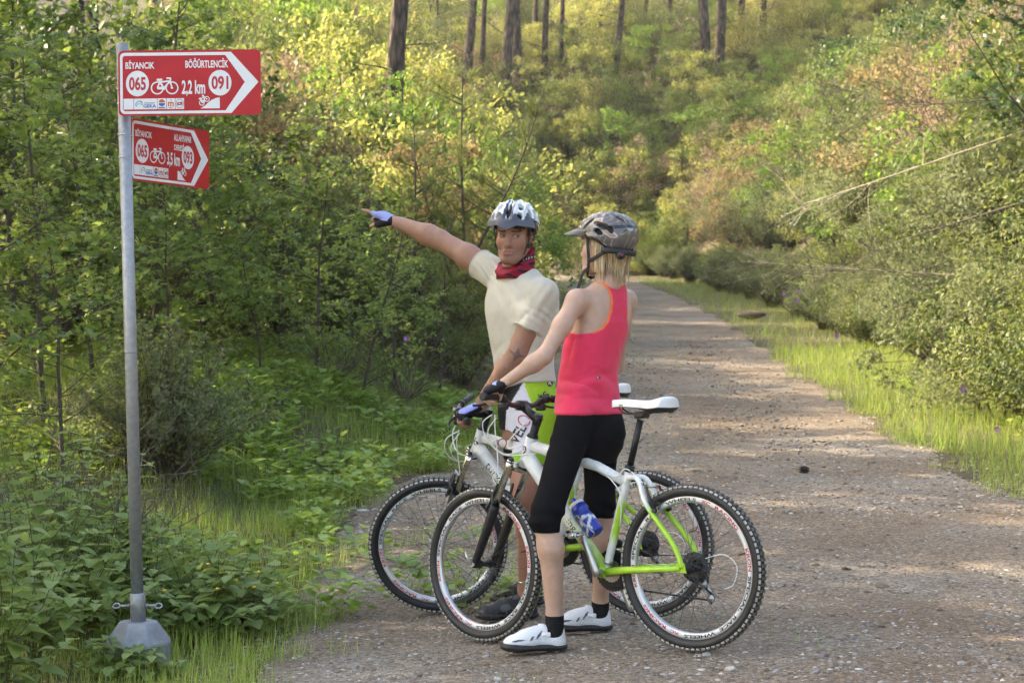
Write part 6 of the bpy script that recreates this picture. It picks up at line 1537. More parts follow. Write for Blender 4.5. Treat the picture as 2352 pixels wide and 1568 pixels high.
SAP = [('sap%d' % i, (lambda i=i: arch_sapling(90+i, 4.0, i == 1))) for i in range(3)]
PIN = [('pin%d' % i, (lambda i=i: arch_pine(100+i, 15.0, .17, (.52, .45, .58)[i]))) for i in range(3)]
pr = random.Random(99)
LAB = []
LMK = [('the forked pine sapling', 1068, 300), ("the man's helmet", 1178, 480), ("the woman's helmet", 1390, 525), ('the pointing hand', 850, 490), ('the arrow of the larger sign', 590, 190), ('the bare red earth', 1255, 430), ('the twin pine trunks', 1637, 70), ('the lone thin pine trunk', 1407, 70), ('the thick dark pine trunk', 890, 150), ('the straight grey pine trunk', 1065, 80), ('the bend of the road', 1310, 610), ('the loose rock on the verge', 1727, 705), ('the sunlit streak across the road', 1790, 830), ('the pale dead branch', 1990, 420), ('the smaller sign', 400, 350), ('the middle of the pole', 295, 620), ('the mauve flowers by the verge', 2240, 870), ('the dark branches at the picture edge', 2330, 200)]
ORD0 = ['first', 'second', 'third', 'fourth', 'fifth', 'sixth', 'seventh', 'eighth', 'ninth', 'tenth', 'eleventh', 'twelfth', 'thirteenth', 'fourteenth', 'fifteenth', 'sixteenth', 'seventeenth', 'eighteenth']
ORD = ORD0+['%s-from-last' % q for q in ORD0]
def relabel():
    by = {}
    for o, what, H in LAB:
        p = o.location; px = 1176+FPX*p.x/p.y; py = 784-FPX*(p.z+H*.6-CAMH)/p.y
        i = min(range(len(LMK)), key=lambda k: math.hypot(LMK[k][1]-px, LMK[k][2]-py)); by.setdefault((what, i), []).append((math.hypot(LMK[i][1]-px, LMK[i][2]-py), o))
    for (what, i), L in by.items():
        L.sort(key=lambda q: q[0])
        for k, (d, o) in enumerate(L): o['label'] = '%s beside %s' % (what, LMK[i][0]) if len(L) == 1 else '%s %s counting outward from %s' % (ORD[min(k, 35)], what, LMK[i][0])
def spot(px, D): return ((px-1176)/FPX*D, D)
def top_scale(px, D, py, H):
    x, y = spot(px, D); return (at(px, py, D).z-th(x, y))/H
# --- thicket of sweetgums behind the signs
for i, (px, D, py, lab) in enumerate([
    (15, 12.0, -160, 'thin leafy tree with bent grey stems at the picture edge, behind the bramble'),
    (105, 14.0, 60, 'slender tree whose light leaves hang before the twin pine trunks'),
    (215, 15.4, 150, 'leafy young tree just behind the top of the sign pole'),
    (55, 17.0, -260, 'tall dense tree at the back of the thicket, beyond the bent grey stems'),
    (345, 17.0, -60, 'tall young tree with upright twigs rising above the larger red sign'),
    (470, 19.0, -20, 'young tree whose thin branches stand above the arrow of the larger sign'),
    (530, 16.6, 215, 'leafy young tree filling the gap beside the smaller red sign'),
    (640, 19.0, 270, 'light green young tree between the signs and the yellow bushes'),
    (725, 18.0, 350, 'light green tree between the small sign and the pointing hand'),
    (825, 17.2, 450, 'bright leafy sapling tree just below the pointing hand'),
    (905, 19.0, 520, 'low bright tree under the outstretched arm'),
    (385, 15.2, 400, 'young tree with dark stem below the smaller red sign'),
    (600, 16.6, 520, 'low leafy tree standing over the grass bank edge'),
    (150, 12.6, 420, 'low leafy tree beside the middle of the sign pole')]):
    k, f = GUM[i % 3]; x, y = spot(px, D); plant('sweetgum_tree', lab, 'tree', k, f, x, y, top_scale(px, D, py, 6.0), pr.uniform(0, 6.28), (BARK, L_LIT if 'bright' in lab or 'light' in lab else L_GUM), 'young sweetgum trees of the thicket')
for i, (px, D, py) in enumerate([(-40, 18.5, 250), (120, 18.5, 200), (270, 19, 280), (400, 20.5, 300), (540, 20.5, 380), (680, 21, 430), (800, 20.5, 500), (905, 20.5, 600), (985, 21, 600), (50, 22, 0), (200, 23, 50), (340, 23, 90), (480, 24, 160), (1060, 22, 600)]):
    k, f = BUS[i % 3]; x, y = spot(px, D); LAB.append((plant('thicket_bush', 'b', 'bush', k, f, x, y, top_scale(px, D, py, 2.4), pr.uniform(0, 6.28), (STEMB, L_OLI if i % 3 else L_DRK), 'dark bushes inside the thicket'), 'dark thicket bush', 2))  # backing bushes, leaf colours darkened for the shade deep in the thicket
# --- cistus and dry shrubs along the bank
for i, (px, D, py, w_, lab) in enumerate([
    (375, 13.4, 735, 1.0, 'grey-green fine-leaved shrub standing just behind the sign pole'),
    (1062, 24.0, 640, 1.0, 'rounded grey-green shrub close behind the man in the T-shirt'),
    (1008, 25.0, 695, .9, 'smaller grey-green shrub half behind the rounded one'),
    (700, 19.5, 770, .7, 'low twiggy shrub in shade at the top of the grass bank')]):
    k, f = CIS[i % 2]; x, y = spot(px, D); plant('cistus_shrub', lab, 'shrub', k, f, x, y, top_scale(px, D, py, 1.2), pr.uniform(0, 6.28), (STEMB, L_CIS), 'grey-green shrubs on the bank')
# --- right-hand slope
def edge_pt(Y, d): return (float(road_r(Y))+d, Y)
n_ = 0
SL = [(1.75, 1.3, 16.5, 84, 1.35, 'coc'), (3.3, 2.2, 15.0, 86, 2.1, 'cb'), (4.4, 3.0, 15, 88, 2.6, 'bf'), (6.4, 3.6, 18, 80, 3.3, 'bfb'), (9.0, 3.8, 22, 84, 4.2, 'bf'), (12.5, 3.0, 34, 90, 5.0, 'bf'), (16.5, 3.4, 40, 95, 6.0, 'bfb'), (21, 4.0, 48, 100, 8.0, 'bf')]
ZON = [(22, 'beside the near end of the verge'), (32, 'beside the sunlit streak across the road'), (48, 'beyond the loose rock on the verge'), (200, 'near the bend of the road')]
for d, h_, y0, y1, st, kinds in SL:
    Y = y0
    while Y < y1:
        x, y = edge_pt(Y, d+pr.uniform(-.35, .5)); kd = kinds[n_ % len(kinds)]; hh = h_*pr.uniform(.78, 1.25); n_ += 1
        zn = [t for q, t in ZON if Y < q][0]; row = 'low' if d < 2 else 'mid' if d < 5 else 'upper'
        if kd == 'c':
            k, f = CIS[n_ % 2]; LAB.append((plant('cistus_shrub', 'b', 'shrub', k, f, x, y, hh/1.2, pr.uniform(0, 6.28), (STEMB, L_CIS), 'grey-green shrubs at the foot of the slope'), 'grey-green shrub', hh))
        elif kd == 'o':
            k, f = CIS[n_ % 2]; LAB.append((plant('olive_shrub', 'b', 'shrub', k, f, x, y, hh/1.2, pr.uniform(0, 6.28), (STEMB, L_OLI), 'olive green shrubs at the foot of the slope'), 'olive green shrub', hh))
        elif kd == 'b':
            mt, wd = [(L_OLI, 'olive green'), (L_GRN, 'fresh green'), (L_RUS, 'russet tinged'), (L_OLI, 'olive green'), (L_DRK, 'dark evergreen'), (L_YEL, 'yellow green')][pr.randrange(6) if Y > 26 else pr.choice((0, 3, 2, 5))]
            k, f = BUS[n_ % 3]; LAB.append((plant('hillside_bush', 'b', 'bush', k, f, x, y, hh/2.4, pr.uniform(0, 6.28), (STEMB, mt), 'bushes on the slope above the road'), wd+' bush', hh))
        else:
            mt, wd = [(L_DRY, 'dry straw-coloured'), (L_CIS, 'grey-green wispy'), (L_OLI, 'olive wispy')][pr.randrange(3)]
            k, f = FIN[n_ % 2]; LAB.append((plant('wispy_bush', 'b', 'bush', k, f, x, y, hh/2.2, pr.uniform(0, 6.28), (STEMB, mt), 'wispy bushes on the slope above the road'), wd+' bush', hh))
        Y += st*pr.uniform(.8, 1.25)*(1+max(0, Y-30)/60)
# --- hill behind the cyclists and the lit bushes
HB = []
for (D, px0, px1, st, hh) in ((24, 620, 1090, 95, 2.2), (28, 600, 1110, 85, 2.5), (33, 560, 1130, 75, 2.7), (39, 520, 1150, 68, 2.8), (46, 480, 1180, 60, 2.9), (54, 430, 1190, 55, 3.0), (62, 560, 1160, 60, 3.0), (72, 560, 1130, 60, 3.0)):
    px = px0+pr.uniform(0, 40)
    while px < px1: HB.append((px, D+pr.uniform(-2, 2), hh*pr.uniform(.75, 1.2))); px += st*pr.uniform(.75, 1.25)
for D, px0, px1, st, hh in ((87, 900, 1760, 46, 2.8), (90, 1000, 1900, 44, 3.0), (93, 1000, 2050, 44, 2.8), (96, 980, 2200, 46, 2.8), (100, 900, 2350, 52, 2.8), (106, 700, 2400, 62, 3.0), (114, 600, 2400, 75, 3.4), (125, 500, 2400, 90, 4.0)):
    px = px0+pr.uniform(0, 30)
    while px < px1: HB.append((px, D+pr.uniform(-1.5, 1.5), hh*pr.uniform(.75, 1.25))); px += st*pr.uniform(.75, 1.25)
for i, (px, D, hh) in enumerate(HB):
    x, y = spot(px, D); z0 = 'on the hill across the road bend' if D > 80 else 'on the hill behind the pointing arm'
    if on_road(x, y, .3) or (1195 < px < 1325 and 85 < D < 93): continue
    q = pr.random(); c_ = px < 1450
    if q < (.62 if c_ else .36): mt, wd = L_YEL, 'yellow'
    elif q < .72: mt, wd = L_OLI, 'olive green'
    elif q < .84: mt, wd = L_GRN, 'fresh green'
    elif q < .93 and D < 80: mt, wd = L_RUS, 'russet'
    elif q < .95: mt, wd = L_OLI, 'olive green'
    else: mt, wd = L_DRY, 'dry straw-coloured'
    k, f = (BUS+FIN)[pr.choice((0, 1, 2, 0, 1, 2, 3, 4))]; H0 = 2.4 if k[0] == 'b' else 2.2
    LAB.append((plant('hillside_bush', 'b', 'bush', k, f, x, y, hh/H0, pr.uniform(0, 6.28), (STEMB, mt), 'bushes on the hill behind the cyclists'), wd+' bush', hh))
# --- pine saplings
for i, (px, D, py, lab) in enumerate([(965, 21, 215, 'tall thin pine sapling with a bare lower stem behind the outstretched arm'), (1068, 22, 130, 'forked pine sapling behind the man\'s helmet'), (1150, 24, 330, 'feathery pine sapling above the man\'s helmet'), (905, 20, 400, 'low pine sapling beside the pointing hand'), (1010, 19.5, 480, 'bushy low pine sapling over the man\'s raised arm')]):
    k, f = SAP[1] if i == 1 else SAP[(0, 1, 2, 0, 2)[i]]; x, y = spot(px, D); plant('pine_sapling_tree', lab, 'tree', k, f, x, y, top_scale(px, D, py, 4.0), pr.uniform(0, 6.28) if i != 1 else 0, (BARK, L_PIN), 'pine saplings behind the man')
# --- tall pines
for i, (px, D, w_, lab) in enumerate([
    (890, 34, 44, 'thick dark pine trunk leaning over the yellow bushes'), (917, 38, 30, 'paler pine trunk standing close behind the thick dark one'),
    (196, 30, 30, 'dark pine trunk at the top behind the sign, thinner of the pair'), (229, 29, 36, 'dark pine trunk at the top behind the sign, thicker of the pair'),
    (968, 95, 18, 'slim pine trunk beyond the paler leaning one'), (1065, 97, 22, 'straight grey pine trunk above the forked sapling'), (1104, 99, 14, 'thin straight pine trunk next to the straight grey one'),
    (1156, 96, 25, 'dark pine trunk rising out of the yellow hilltop bushes'), (1190, 100, 24, 'pine trunk with pale bark on the crest of the hill'), (1250, 100, 15, 'thin pine trunk on the crest, one of a close pair'),
    (1286, 101, 11, 'very thin leaning pine trunk on the crest'), (1407, 99, 15, 'lone thin pine trunk over the centre of the hill'), (1625, 97, 24, 'dark pine trunk, one of the twin trunks above the slope'), (1648, 98, 22, 'dark pine trunk, second of the twin trunks above the slope'),
    (1692, 100, 16, 'leaning pine trunk next to the twin trunks'), (1752, 101, 16, 'straight pine trunk past the twin trunks'), (700, 60, 13, 'thin far pine trunk over the yellow bushes near the signs'), (752, 75, 12, 'thin far pine trunk in the pale background wood'), (645, 58, 10, 'thinnest far pine trunk next to the arrow sign'),
    (1010, 92, 10, 'thin far trunk between the slim and the straight grey pines'), (1385, 112, 12, 'far pine trunk behind the lone thin one'), (1480, 115, 12, 'far pine trunk in the gap of the hilltop'), (1540, 112, 13, 'far pine trunk near the twin trunks'), (360, 62, 14, 'far pine trunk just above the larger sign'), (1225, 108, 12, 'far pine trunk behind the close pair')]):
    k, f = PIN[i % 3]; x, y = spot(px, D); s = w_*D/FPX/.31
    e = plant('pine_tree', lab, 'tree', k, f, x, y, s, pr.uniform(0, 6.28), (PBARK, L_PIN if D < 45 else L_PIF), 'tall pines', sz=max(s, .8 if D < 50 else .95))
for i, (px, D, h_) in enumerate([(610, 72, 8), (665, 84, 10), (720, 92, 9), (790, 88, 11), (845, 98, 10), (560, 90, 12), (930, 100, 9), (985, 104, 10), (500, 80, 11), (430, 76, 12), (340, 70, 11), (270, 66, 10), (1040, 112, 9), (1130, 116, 10)]):
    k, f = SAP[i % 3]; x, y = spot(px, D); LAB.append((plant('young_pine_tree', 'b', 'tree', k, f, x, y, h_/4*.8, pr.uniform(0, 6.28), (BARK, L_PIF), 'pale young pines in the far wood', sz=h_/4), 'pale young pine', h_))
# --- evergreen oaks on the slope beside the photographer; their branches reach in
for i, (x, y, s, lab) in enumerate([(7.3, 18.6, 1.3, 'dark glossy-leaved evergreen tree reaching in above the verge'), (7.0, 22.5, 1.2, 'evergreen tree standing behind the dark glossy branches')]):
    plant('evergreen_oak_tree', lab, 'tree', 'oak%d' % i, (lambda i=i: arch_sweetgum(200+i, 6.0, 30, .085, 1.1, .16)), x, y, s, pr.uniform(0, 6.28), (BARK, L_DRK), 'evergreen trees beside the verge')
# --- wood trees added mostly out of view, shading cyclists and road from the sun
for i, (x, y, s) in enumerate([(-8.2, 18.8, 1.8), (-7.1, 11.0, 1.75), (-8.4, 12.6, 1.9), (-6.7, 8.9, 1.5), (-8.2, 9.6, 1.7), (-8.8, 13.6, 1.7), (-10.6, 11.2, 1.9), (-8.4, 16.4, 1.6), (-11.5, 15.5, 1.9), (-6.6, 17.6, 1.3)]):
    plant('shade_tree', 'tall leafy tree added past the picture edge to shade the cyclists', 'tree', 'oak%d' % (i % 2), (lambda i=i: arch_sweetgum(200+i % 2, 6.0, 30, .085, 1.1, .16)), x, y, s, pr.uniform(0, 6.28), (BARK, L_GUM), 'tall trees added to shade the cyclists and road')

for i, (px, D, hh) in enumerate([(2290, 18.6, 1.3), (2400, 17.6, 1.5), (2440, 19.0, 1.7), (2330, 20.5, 1.9), (2200, 21.5, 1.6), (2460, 16.6, 1.2)]):
    k, f = CIS[i % 2] if i % 2 else BUS[i % 3]; x, y = spot(px, D); LAB.append((plant('olive_shrub', 'b', 'shrub', k, f, x, y, hh/(1.2 if i % 2 else 2.2), pr.uniform(0, 6.28), (STEMB, L_OLI if i % 2 else L_CIS), 'olive green shrubs at the foot of the slope'), 'leafy verge shrub', hh))
relabel()
# ------------------------------------------------------------------ ground cover, grass, stones
ng = np.random.default_rng(4)
def blades(n_, fx, fy, keep, hmin, hmax, wide=1.0):
    X, Y = fx(n_), fy(n_); k = keep(X, Y); X, Y = X[k], Y[k]; m_ = len(X); Z = terr(X, Y)-.01
    a = ng.uniform(0, 6.283, m_); ln = ng.uniform(.1, 1.3, m_); D = np.stack([np.cos(a)*ln, np.sin(a)*ln, np.ones(m_)], -1); N = np.stack([np.cos(a), np.sin(a), -.2*np.ones(m_)], -1)*-1
    S = ng.uniform(hmin, hmax, m_)*(.6+.5*np.clip(vnoise(X, Y, 1.7, 5)+.6, 0, 1.4)); return np.stack([X, Y, Z], -1), D, N, S
GP = []
U_ = lambda a, b_: (lambda n_: ng.uniform(a, b_, n_))
def bank(X, Y): dl = road_l(Y)-X; return (dl > -.25+.35*vnoise(X, Y, 2.2, 1)) & (vnoise(X, Y, 1.3, 7) > -.75)
GP.append(blades(90000, U_(-5, .5), U_(9.3, 21), lambda X, Y: bank(X, Y) & (np.abs(X) < .262*Y+1), .05, .19))
GP.append(blades(16000, U_(-3.2, -.6), U_(6.4, 9.6), lambda X, Y: (X < -.95+.32*vnoise(X, Y, 2.6, 2)), .04, .16))
GP.append(blades(9000, U_(-2.2, .1), U_(8.2, 12.5), lambda X, Y: (vnoise(X, Y, 2.0, 9) > .42), .04, .16))
GP.append(blades(52000, U_(2.9, 7.5), U_(12, 30), lambda X, Y: (X > road_r(Y)-.25+.35*vnoise(X, Y, 1.9, 3)) & (X < road_r(Y)+2.8), .06, .22))
GP.append(blades(20000, U_(3.4, 8), U_(30, 75), lambda X, Y: (X > road_r(Y)-.2+.3*vnoise(X, Y, 1.9, 3)) & (X < road_r(Y)+2.2), .08, .24))
GP.append(blades(9000, U_(-2, 3.2), U_(21, 72), lambda X, Y: (X < road_l(Y)+.25+.3*vnoise(X, Y, 1.2, 3)) & (X > road_l(Y)-2.5), .08, .24))
cen = lambda X, Y: (np.abs(X-(road_l(Y)*.52+road_r(Y)*.48)) < .42+.25*vnoise(X, Y, .9, 6)) & (vnoise(X, Y, .55, 12) > .05)
GP.append(blades(9000, U_(.5, 4.5), U_(14, 70), cen, .04, .12))
GP.append(blades(1500, U_(-1.2, 3.0), U_(7.0, 9.5), lambda X, Y: vnoise(X, Y, 2.7, 15) > .55, .03, .09))
P, D, N, S = [np.concatenate([g_[k] for g_ in GP]) for k in range(4)]
V, F = leaves('blade', P, D, N, S*1.1)
tag(link('grass', np_mesh('grass', V, F, False), mat=L_GRA), 'green grass growing on the banks and verges', 'grass', kind='stuff')
# broad-leaved weeds low on the bank
n_ = 4200; X, Y = ng.uniform(-4.5, .2, n_), ng.uniform(9.2, 20, n_); k = bank(X, Y) & (vnoise(X, Y, 1.1, 21) > -.15) & (np.abs(X) < .262*Y+.6); X, Y = X[k], Y[k]
X = np.concatenate([X, ng.uniform(-1.6, .1, 60), ng.uniform(4.2, 5.6, 70)]); Y = np.concatenate([Y, ng.uniform(9.2, 11.6, 60), ng.uniform(13, 24, 70)])
Z = terr(X, Y); LP, LD, LN, LS = [], [], [], []
for x, y, z in zip(X, Y, Z):
    sz = ng.uniform(.035, .10)
    for q in range(8):
        a = ng.uniform(0, 6.283); e = ng.uniform(.1, 1.0); hgt = ng.uniform(.02, .17)
        LP.append((x+math.cos(a)*.03, y+math.sin(a)*.03, z+hgt)); LD.append((math.cos(a), math.sin(a), e*.7)); LN.append((-math.cos(a)*.4+ng.normal()*.2, -math.sin(a)*.4+ng.normal()*.2, 1)); LS.append(sz*ng.uniform(.7, 1.2))
V, F = leaves('broad', LP, LD, LN, LS)
tag(link('weeds', np_mesh('weeds', V, F, False), mat=L_WEE), 'low broad-leaved weeds covering the bank', 'weeds', kind='stuff')
# forest-floor litter
n_ = 9000; Y = 7+ng.random(n_)**1.5*34; X = ng.uniform(-.30, .30, n_)*Y; k = ~on_road(X, Y, -.2); X, Y = X[k], Y[k]; Z = terr(X, Y)+.015; m_ = len(X); a = ng.uniform(0, 6.283, m_)
V, F = leaves('oval', np.stack([X, Y, Z], -1), np.stack([np.cos(a), np.sin(a), ng.normal(0, .15, m_)], -1), np.stack([ng.normal(0, .3, m_), ng.normal(0, .3, m_), np.ones(m_)], -1), ng.uniform(.03, .08, m_))
tag(link('leaf_litter', np_mesh('leaf_litter', V, F, False), mat=L_RUS), 'brown fallen leaves under the shrubs', 'leaf litter', kind='stuff')
# --- stones of the road
def stone_mesh(seed, n1=7):
    rg = random.Random(seed); bm = bmesh.new(); bmesh.ops.create_icosphere(bm, subdivisions=1, radius=1)
    sx, sy, sz = rg.uniform(.8, 1.25), rg.uniform(.65, 1.0), rg.uniform(.32, .6)
    for v in bm.verts:
        f = 1+rg.uniform(-.24, .2); v.co = Vector((v.co.x*sx*f, v.co.y*sy*f, v.co.z*sz*f))
    me = bpy.data.meshes.new('stone'); bm.to_mesh(me); bm.free(); return me
m, n, l, b = new_mat('stone'); oi = n.new('ShaderNodeObjectInfo'); tc = n.new('ShaderNodeTexCoord'); nz = n.new('ShaderNodeTexNoise'); nz.inputs['Scale'].default_value = 3; nz.inputs['Detail'].default_value = 6; l.new(tc.outputs['Object'], nz.inputs['Vector'])
g = n.new('ShaderNodeNewGeometry'); ad = n.new('ShaderNodeMath'); ad.operation = 'ADD'; l.new(oi.outputs['Random'], ad.inputs[0]); l.new(g.outputs['Random Per Island'], ad.inputs[1]); fr = n.new('ShaderNodeMath'); fr.operation = 'FRACT'; l.new(ad.outputs[0], fr.inputs[0])
r = ramp(n, [(0, (.13, .085, .055)), (.25, (.21, .155, .11)), (.5, (.25, .21, .17)), (.7, (.25, .245, .24)), (.88, (.42, .39, .35)), (1, (.62, .60, .57))]); l.new(fr.outputs[0], r.inputs[0])
mx = n.new('ShaderNodeMix'); mx.data_type = 'RGBA'; mx.blend_type = 'MULTIPLY'; mx.inputs[0].default_value = .6; l.new(r.outputs[0], mx.inputs[6]); r2 = ramp(n, [(.3, (.6, .58, .55)), (.7, (1.25, 1.25, 1.25))]); l.new(nz.outputs['Fac'], r2.inputs[0]); l.new(r2.outputs[0], mx.inputs[7]); l.new(mx.outputs[2], b.inputs['Base Color']); b.inputs['Roughness'].default_value = .85
STONE = m
SM = [stone_mesh(i) for i in range(9)]
for q in SM: q.materials.append(STONE)
def zroad(X, Y): return terr(X, Y)+.002
for i in range(290):
    D = 7.1+9*pr.random()**1.7; px = pr.uniform(560, 2352); x, y = spot(px, D)
    if not on_road(x, y, .05): continue
    o = bpy.data.objects.new('stone', SM[i % 9]); COL.objects.link(o); o.parent = road; s = pr.uniform(.011, .024)*(1.6 if pr.random() < .10 else 1)
    o.location = (x, y, float(zroad(x, y))+s*.12); o.scale = (s, s, s); o.rotation_euler = (pr.uniform(-.3, .3), pr.uniform(-.3, .3), pr.uniform(0, 6.28))
# small gravel, too many to count
def gravel(n_, y0, y1, pw, smin, smax):
    Y = y0+(y1-y0)*ng.random(n_)**pw; X = ng.uniform(-.275, .275, n_)*Y; k = on_road(X, Y, .15); return X[k], Y[k], ng.uniform(smin, smax, k.sum())*np.where(ng.random(k.sum()) < .07, 1.6, 1)
gx, gy, gs = [np.concatenate(q) for q in zip(gravel(26000, 6.6, 14, 1.3, .004, .011), gravel(16000, 12, 34, 1.3, .007, .018))]
bmv = [np.array([v.co for v in q.vertices]) for q in SM[:4]]; bmf = [np.array([tuple(p.vertices) for p in q.polygons]) for q in SM[:4]]
Vs, Fs = [], []; off = 0; gz_ = zroad(gx, gy)
for j in range(4):
    sel = np.arange(len(gx)) % 4 == j; a = ng.uniform(0, 6.283, sel.sum()); c, s = np.cos(a), np.sin(a); T = bmv[j][None]*gs[sel][:, None, None]
    Vx = np.stack([T[..., 0]*c[:, None]-T[..., 1]*s[:, None]+gx[sel][:, None], T[..., 0]*s[:, None]+T[..., 1]*c[:, None]+gy[sel][:, None], T[..., 2]+gz_[sel][:, None]+gs[sel][:, None]*.1], -1)
    k = len(bmv[j]); Fs.append((bmf[j][None]+(np.arange(sel.sum())*k)[:, None, None]+off).reshape(-1, 3)); Vs.append(Vx.reshape(-1, 3)); off += k*sel.sum()
gr_o = link('gravel', np_mesh('gravel', np.concatenate(Vs), np.concatenate(Fs), False), mat=STONE); tag(gr_o, 'loose gravel lying on the road', 'gravel', kind='stuff')
# --- loose rock on the verge, pine cone, sticks
rk = link('rock', stone_mesh(77), mat=pmat('rock_brown', (.17, .12, .09), .9, var=.4, scale=4, bump=.8, bscale=12)); x, y = spot(1727, 40); rk.location = (x, y, th(x, y)+.12); rk.scale = (.34, .25, .30)
ss = rk.modifiers.new('s', 'SUBSURF'); ss.levels = ss.render_levels = 1
tag(rk, 'brown loose rock lying on the grass verge up the road', 'rock')
CONE = pmat('cone_brown', (.035, .022, .016), .8, var=.4, scale=60)
x, y = spot(1847, 14.2); pc = empty('pine_cone', (x, y, th(x, y)+.024), 'small dark pine cone lying on the gravel road', 'pine cone')
m_ = MB(); m_.sphere((0, 0, 0), .019, 10, (1.5, 1, 1)); m_.build('core', CONE, pc)
m_ = MB()
for i in range(60):
    t = (i+.5)/60; a = i*2.4; xx = -.036+.072*t; rr = .021*math.sin(math.pi*(.12+.82*t)); c = Vector((xx, rr*math.cos(a), rr*math.sin(a))); d = Vector((.25, math.cos(a), math.sin(a))).normalized(); q = d.orthogonal().normalized(); w2 = d.cross(q)
    m_.add([c-q*.006, c+q*.006, c+d*.012+w2*.002, c+d*.010-w2*.006], [(0, 1, 2), (0, 1, 3), (1, 2, 3), (0, 2, 3)], False)
tag(m_.build('scales', CONE, pc), kind='stuff')
STK = pmat('stick', (.42, .36, .27), .8, var=.2, scale=40)
for px, D, a, L, lab in ((1600, 14.3, .1, .085, 'short pale stick on the gravel behind the bikes'), (1750, 30.2, .05, .5, 'thin dry twig lying across the sunlit part of the road')):
    x, y = spot(px, D); m_ = MB(); m_.tube([(-L/2, 0, 0), (0, .004, .004), (L/2, 0, 0)], [.008, .009, .006] if L < .2 else [.007, .006, .003], 7); o = m_.build('stick', STK, None); o.location = (x, y, th(x, y)+.012); o.rotation_euler = (0, 0, -.2); tag(o, lab, 'stick')
# --- nettles and brambles in front of the thicket: leaves picked out one by one
def leaf_shape(kind, seed):
    T, F = TM[kind]; rg = random.Random(seed); V = T.copy(); V[:, 2] += np.array([rg.uniform(-.03, .03) for _ in V]); V[:, 0] *= rg.uniform(.85, 1.15)
    return np_mesh('leaf', V, F, False)
LM = [leaf_shape('broad', i) for i in range(5)]
for q in LM: q.materials.append(L_NET)
def herb(label, x, y, H, W, ns, nl, leaf, seed, name='nettle_plant', dome=.5, flowers=0, mats=None):
    rg = random.Random(seed); e = empty(name, (x, y, th(x, y)), label, 'plant', 'leafy plants at the foot of the sign'); mb = MB(); cnt = 0
    for i in range(ns):
        a = rg.uniform(0, 6.283); ev = math.sqrt(rg.random()); tip = Vector((math.cos(a)*W*ev, math.sin(a)*W*ev, H*(1-dome*ev*ev)*rg.uniform(.7, 1.05)))
        P = [Vector((tip.x*t*(.4+.6*t), tip.y*t*(.4+.6*t), tip.z*t*(1.25-.25*t)))+rv(rg)*.012 for t in (0, .25, .5, .75, 1)]; mb.tube(P, [.0035, .003, .0025, .002, .0012], 4, caps=False)
        for q in range(nl):
            t = .25+.75*(q+.6)/nl; w_ = t*4; ii = min(int(w_), 3); p = P[ii].lerp(P[ii+1], w_-ii); an = q*1.571+rg.uniform(-.3, .3)
            for sgn in (0, 1):
                aa = an+sgn*math.pi; d = Vector((math.cos(aa), math.sin(aa), rg.uniform(-.35, .25)))+Vector((tip.x, tip.y, 0))*.5; nn = Vector((0, 0, 1))+Vector((math.cos(aa), math.sin(aa), 0))*.25+rv(rg)*.2
                d.normalize(); nn = (nn-d*nn.dot(d)).normalized(); xx = d.cross(nn); s = leaf*rg.uniform(.7, 1.2)*(1.15-.55*t)
                o = bpy.data.objects.new('leaf', LM[rg.randrange(5)]); COL.objects.link(o); o.parent = e; cnt += 1
                o.matrix_local = Matrix.LocRotScale(p, Matrix((xx, d, nn)).transposed().to_quaternion(), Vector((s, s, s)))
    mb.build('stems', STEMG, e)
    for q in range(flowers):
        m_ = MB(); m_.sphere((rg.uniform(-W, W)*.7, rg.uniform(-W, W)*.7, H*rg.uniform(.6, 1)), .010, 8, (1, 1, .6)); m_.build('flower', YFL, e)
    return e
YFL = pmat('yellow_petal', (.65, .45, .03), .6, var=.1)
HP = [(430, 9.25, .62, .36, 17, 7, .105, 'leafy nettle-like plant behind the lower pole, tallest of its clump'), (520, 9.15, .50, .34, 16, 7, .10, 'leafy nettle-like plant at the grass edge of its clump'), (345, 9.6, .62, .34, 15, 7, .10, 'leafy nettle-like plant right behind the pole'), (480, 8.75, .42, .32, 16, 6, .105, 'low leafy plant with yellow flowers beside the concrete foot'),
      (565, 8.95, .34, .26, 13, 6, .09, 'small yellow-flowered plant nearest the gravel'), (400, 8.85, .40, .28, 14, 6, .10, 'low leafy plant directly behind the concrete foot'), (250, 9.3, .66, .36, 16, 7, .10, 'bushy leafy plant beside the pole on its shaded side'), (140, 9.2, 1.0, .46, 18, 7, .105, 'tall bramble plant with pale upper leaves'), (40, 8.9, 1.12, .5, 18, 7, .11, 'tall bramble plant at the picture edge'),
      (190, 8.6, .6, .38, 16, 6, .105, 'spreading bramble plant in front of the taller ones'), (80, 8.1, .72, .4, 16, 6, .11, 'low bramble plant near the bottom corner'), (5, 7.2, .72, .28, 12, 6, .12, 'blurred big-leaved plant close to the camera in the corner'), (260, 8.05, .20, .26, 11, 4, .09, 'small weeds growing against the concrete foot'), (380, 7.95, .16, .2, 9, 4, .08, 'low weed plant at the base of the concrete foot'), (160, 9.9, 1.0, .5, 16, 8, .09, 'thin yellowing bramble plant rising behind the others'), (300, 10.0, .85, .4, 14, 8, .085, 'tall thin bramble plant under the fine-leaved shrub')]
for i, (px, D, H, W, ns, nl, lf, lab) in enumerate(HP):
    x, y = spot(px, D); herb(lab, x, y, H, W, ns, min(nl, 150//ns), lf, 300+i, 'bramble_plant' if 'bramble' in lab else 'nettle_plant', flowers=6 if 'yellow-fl' in lab or 'yellow fl' in lab else 0)
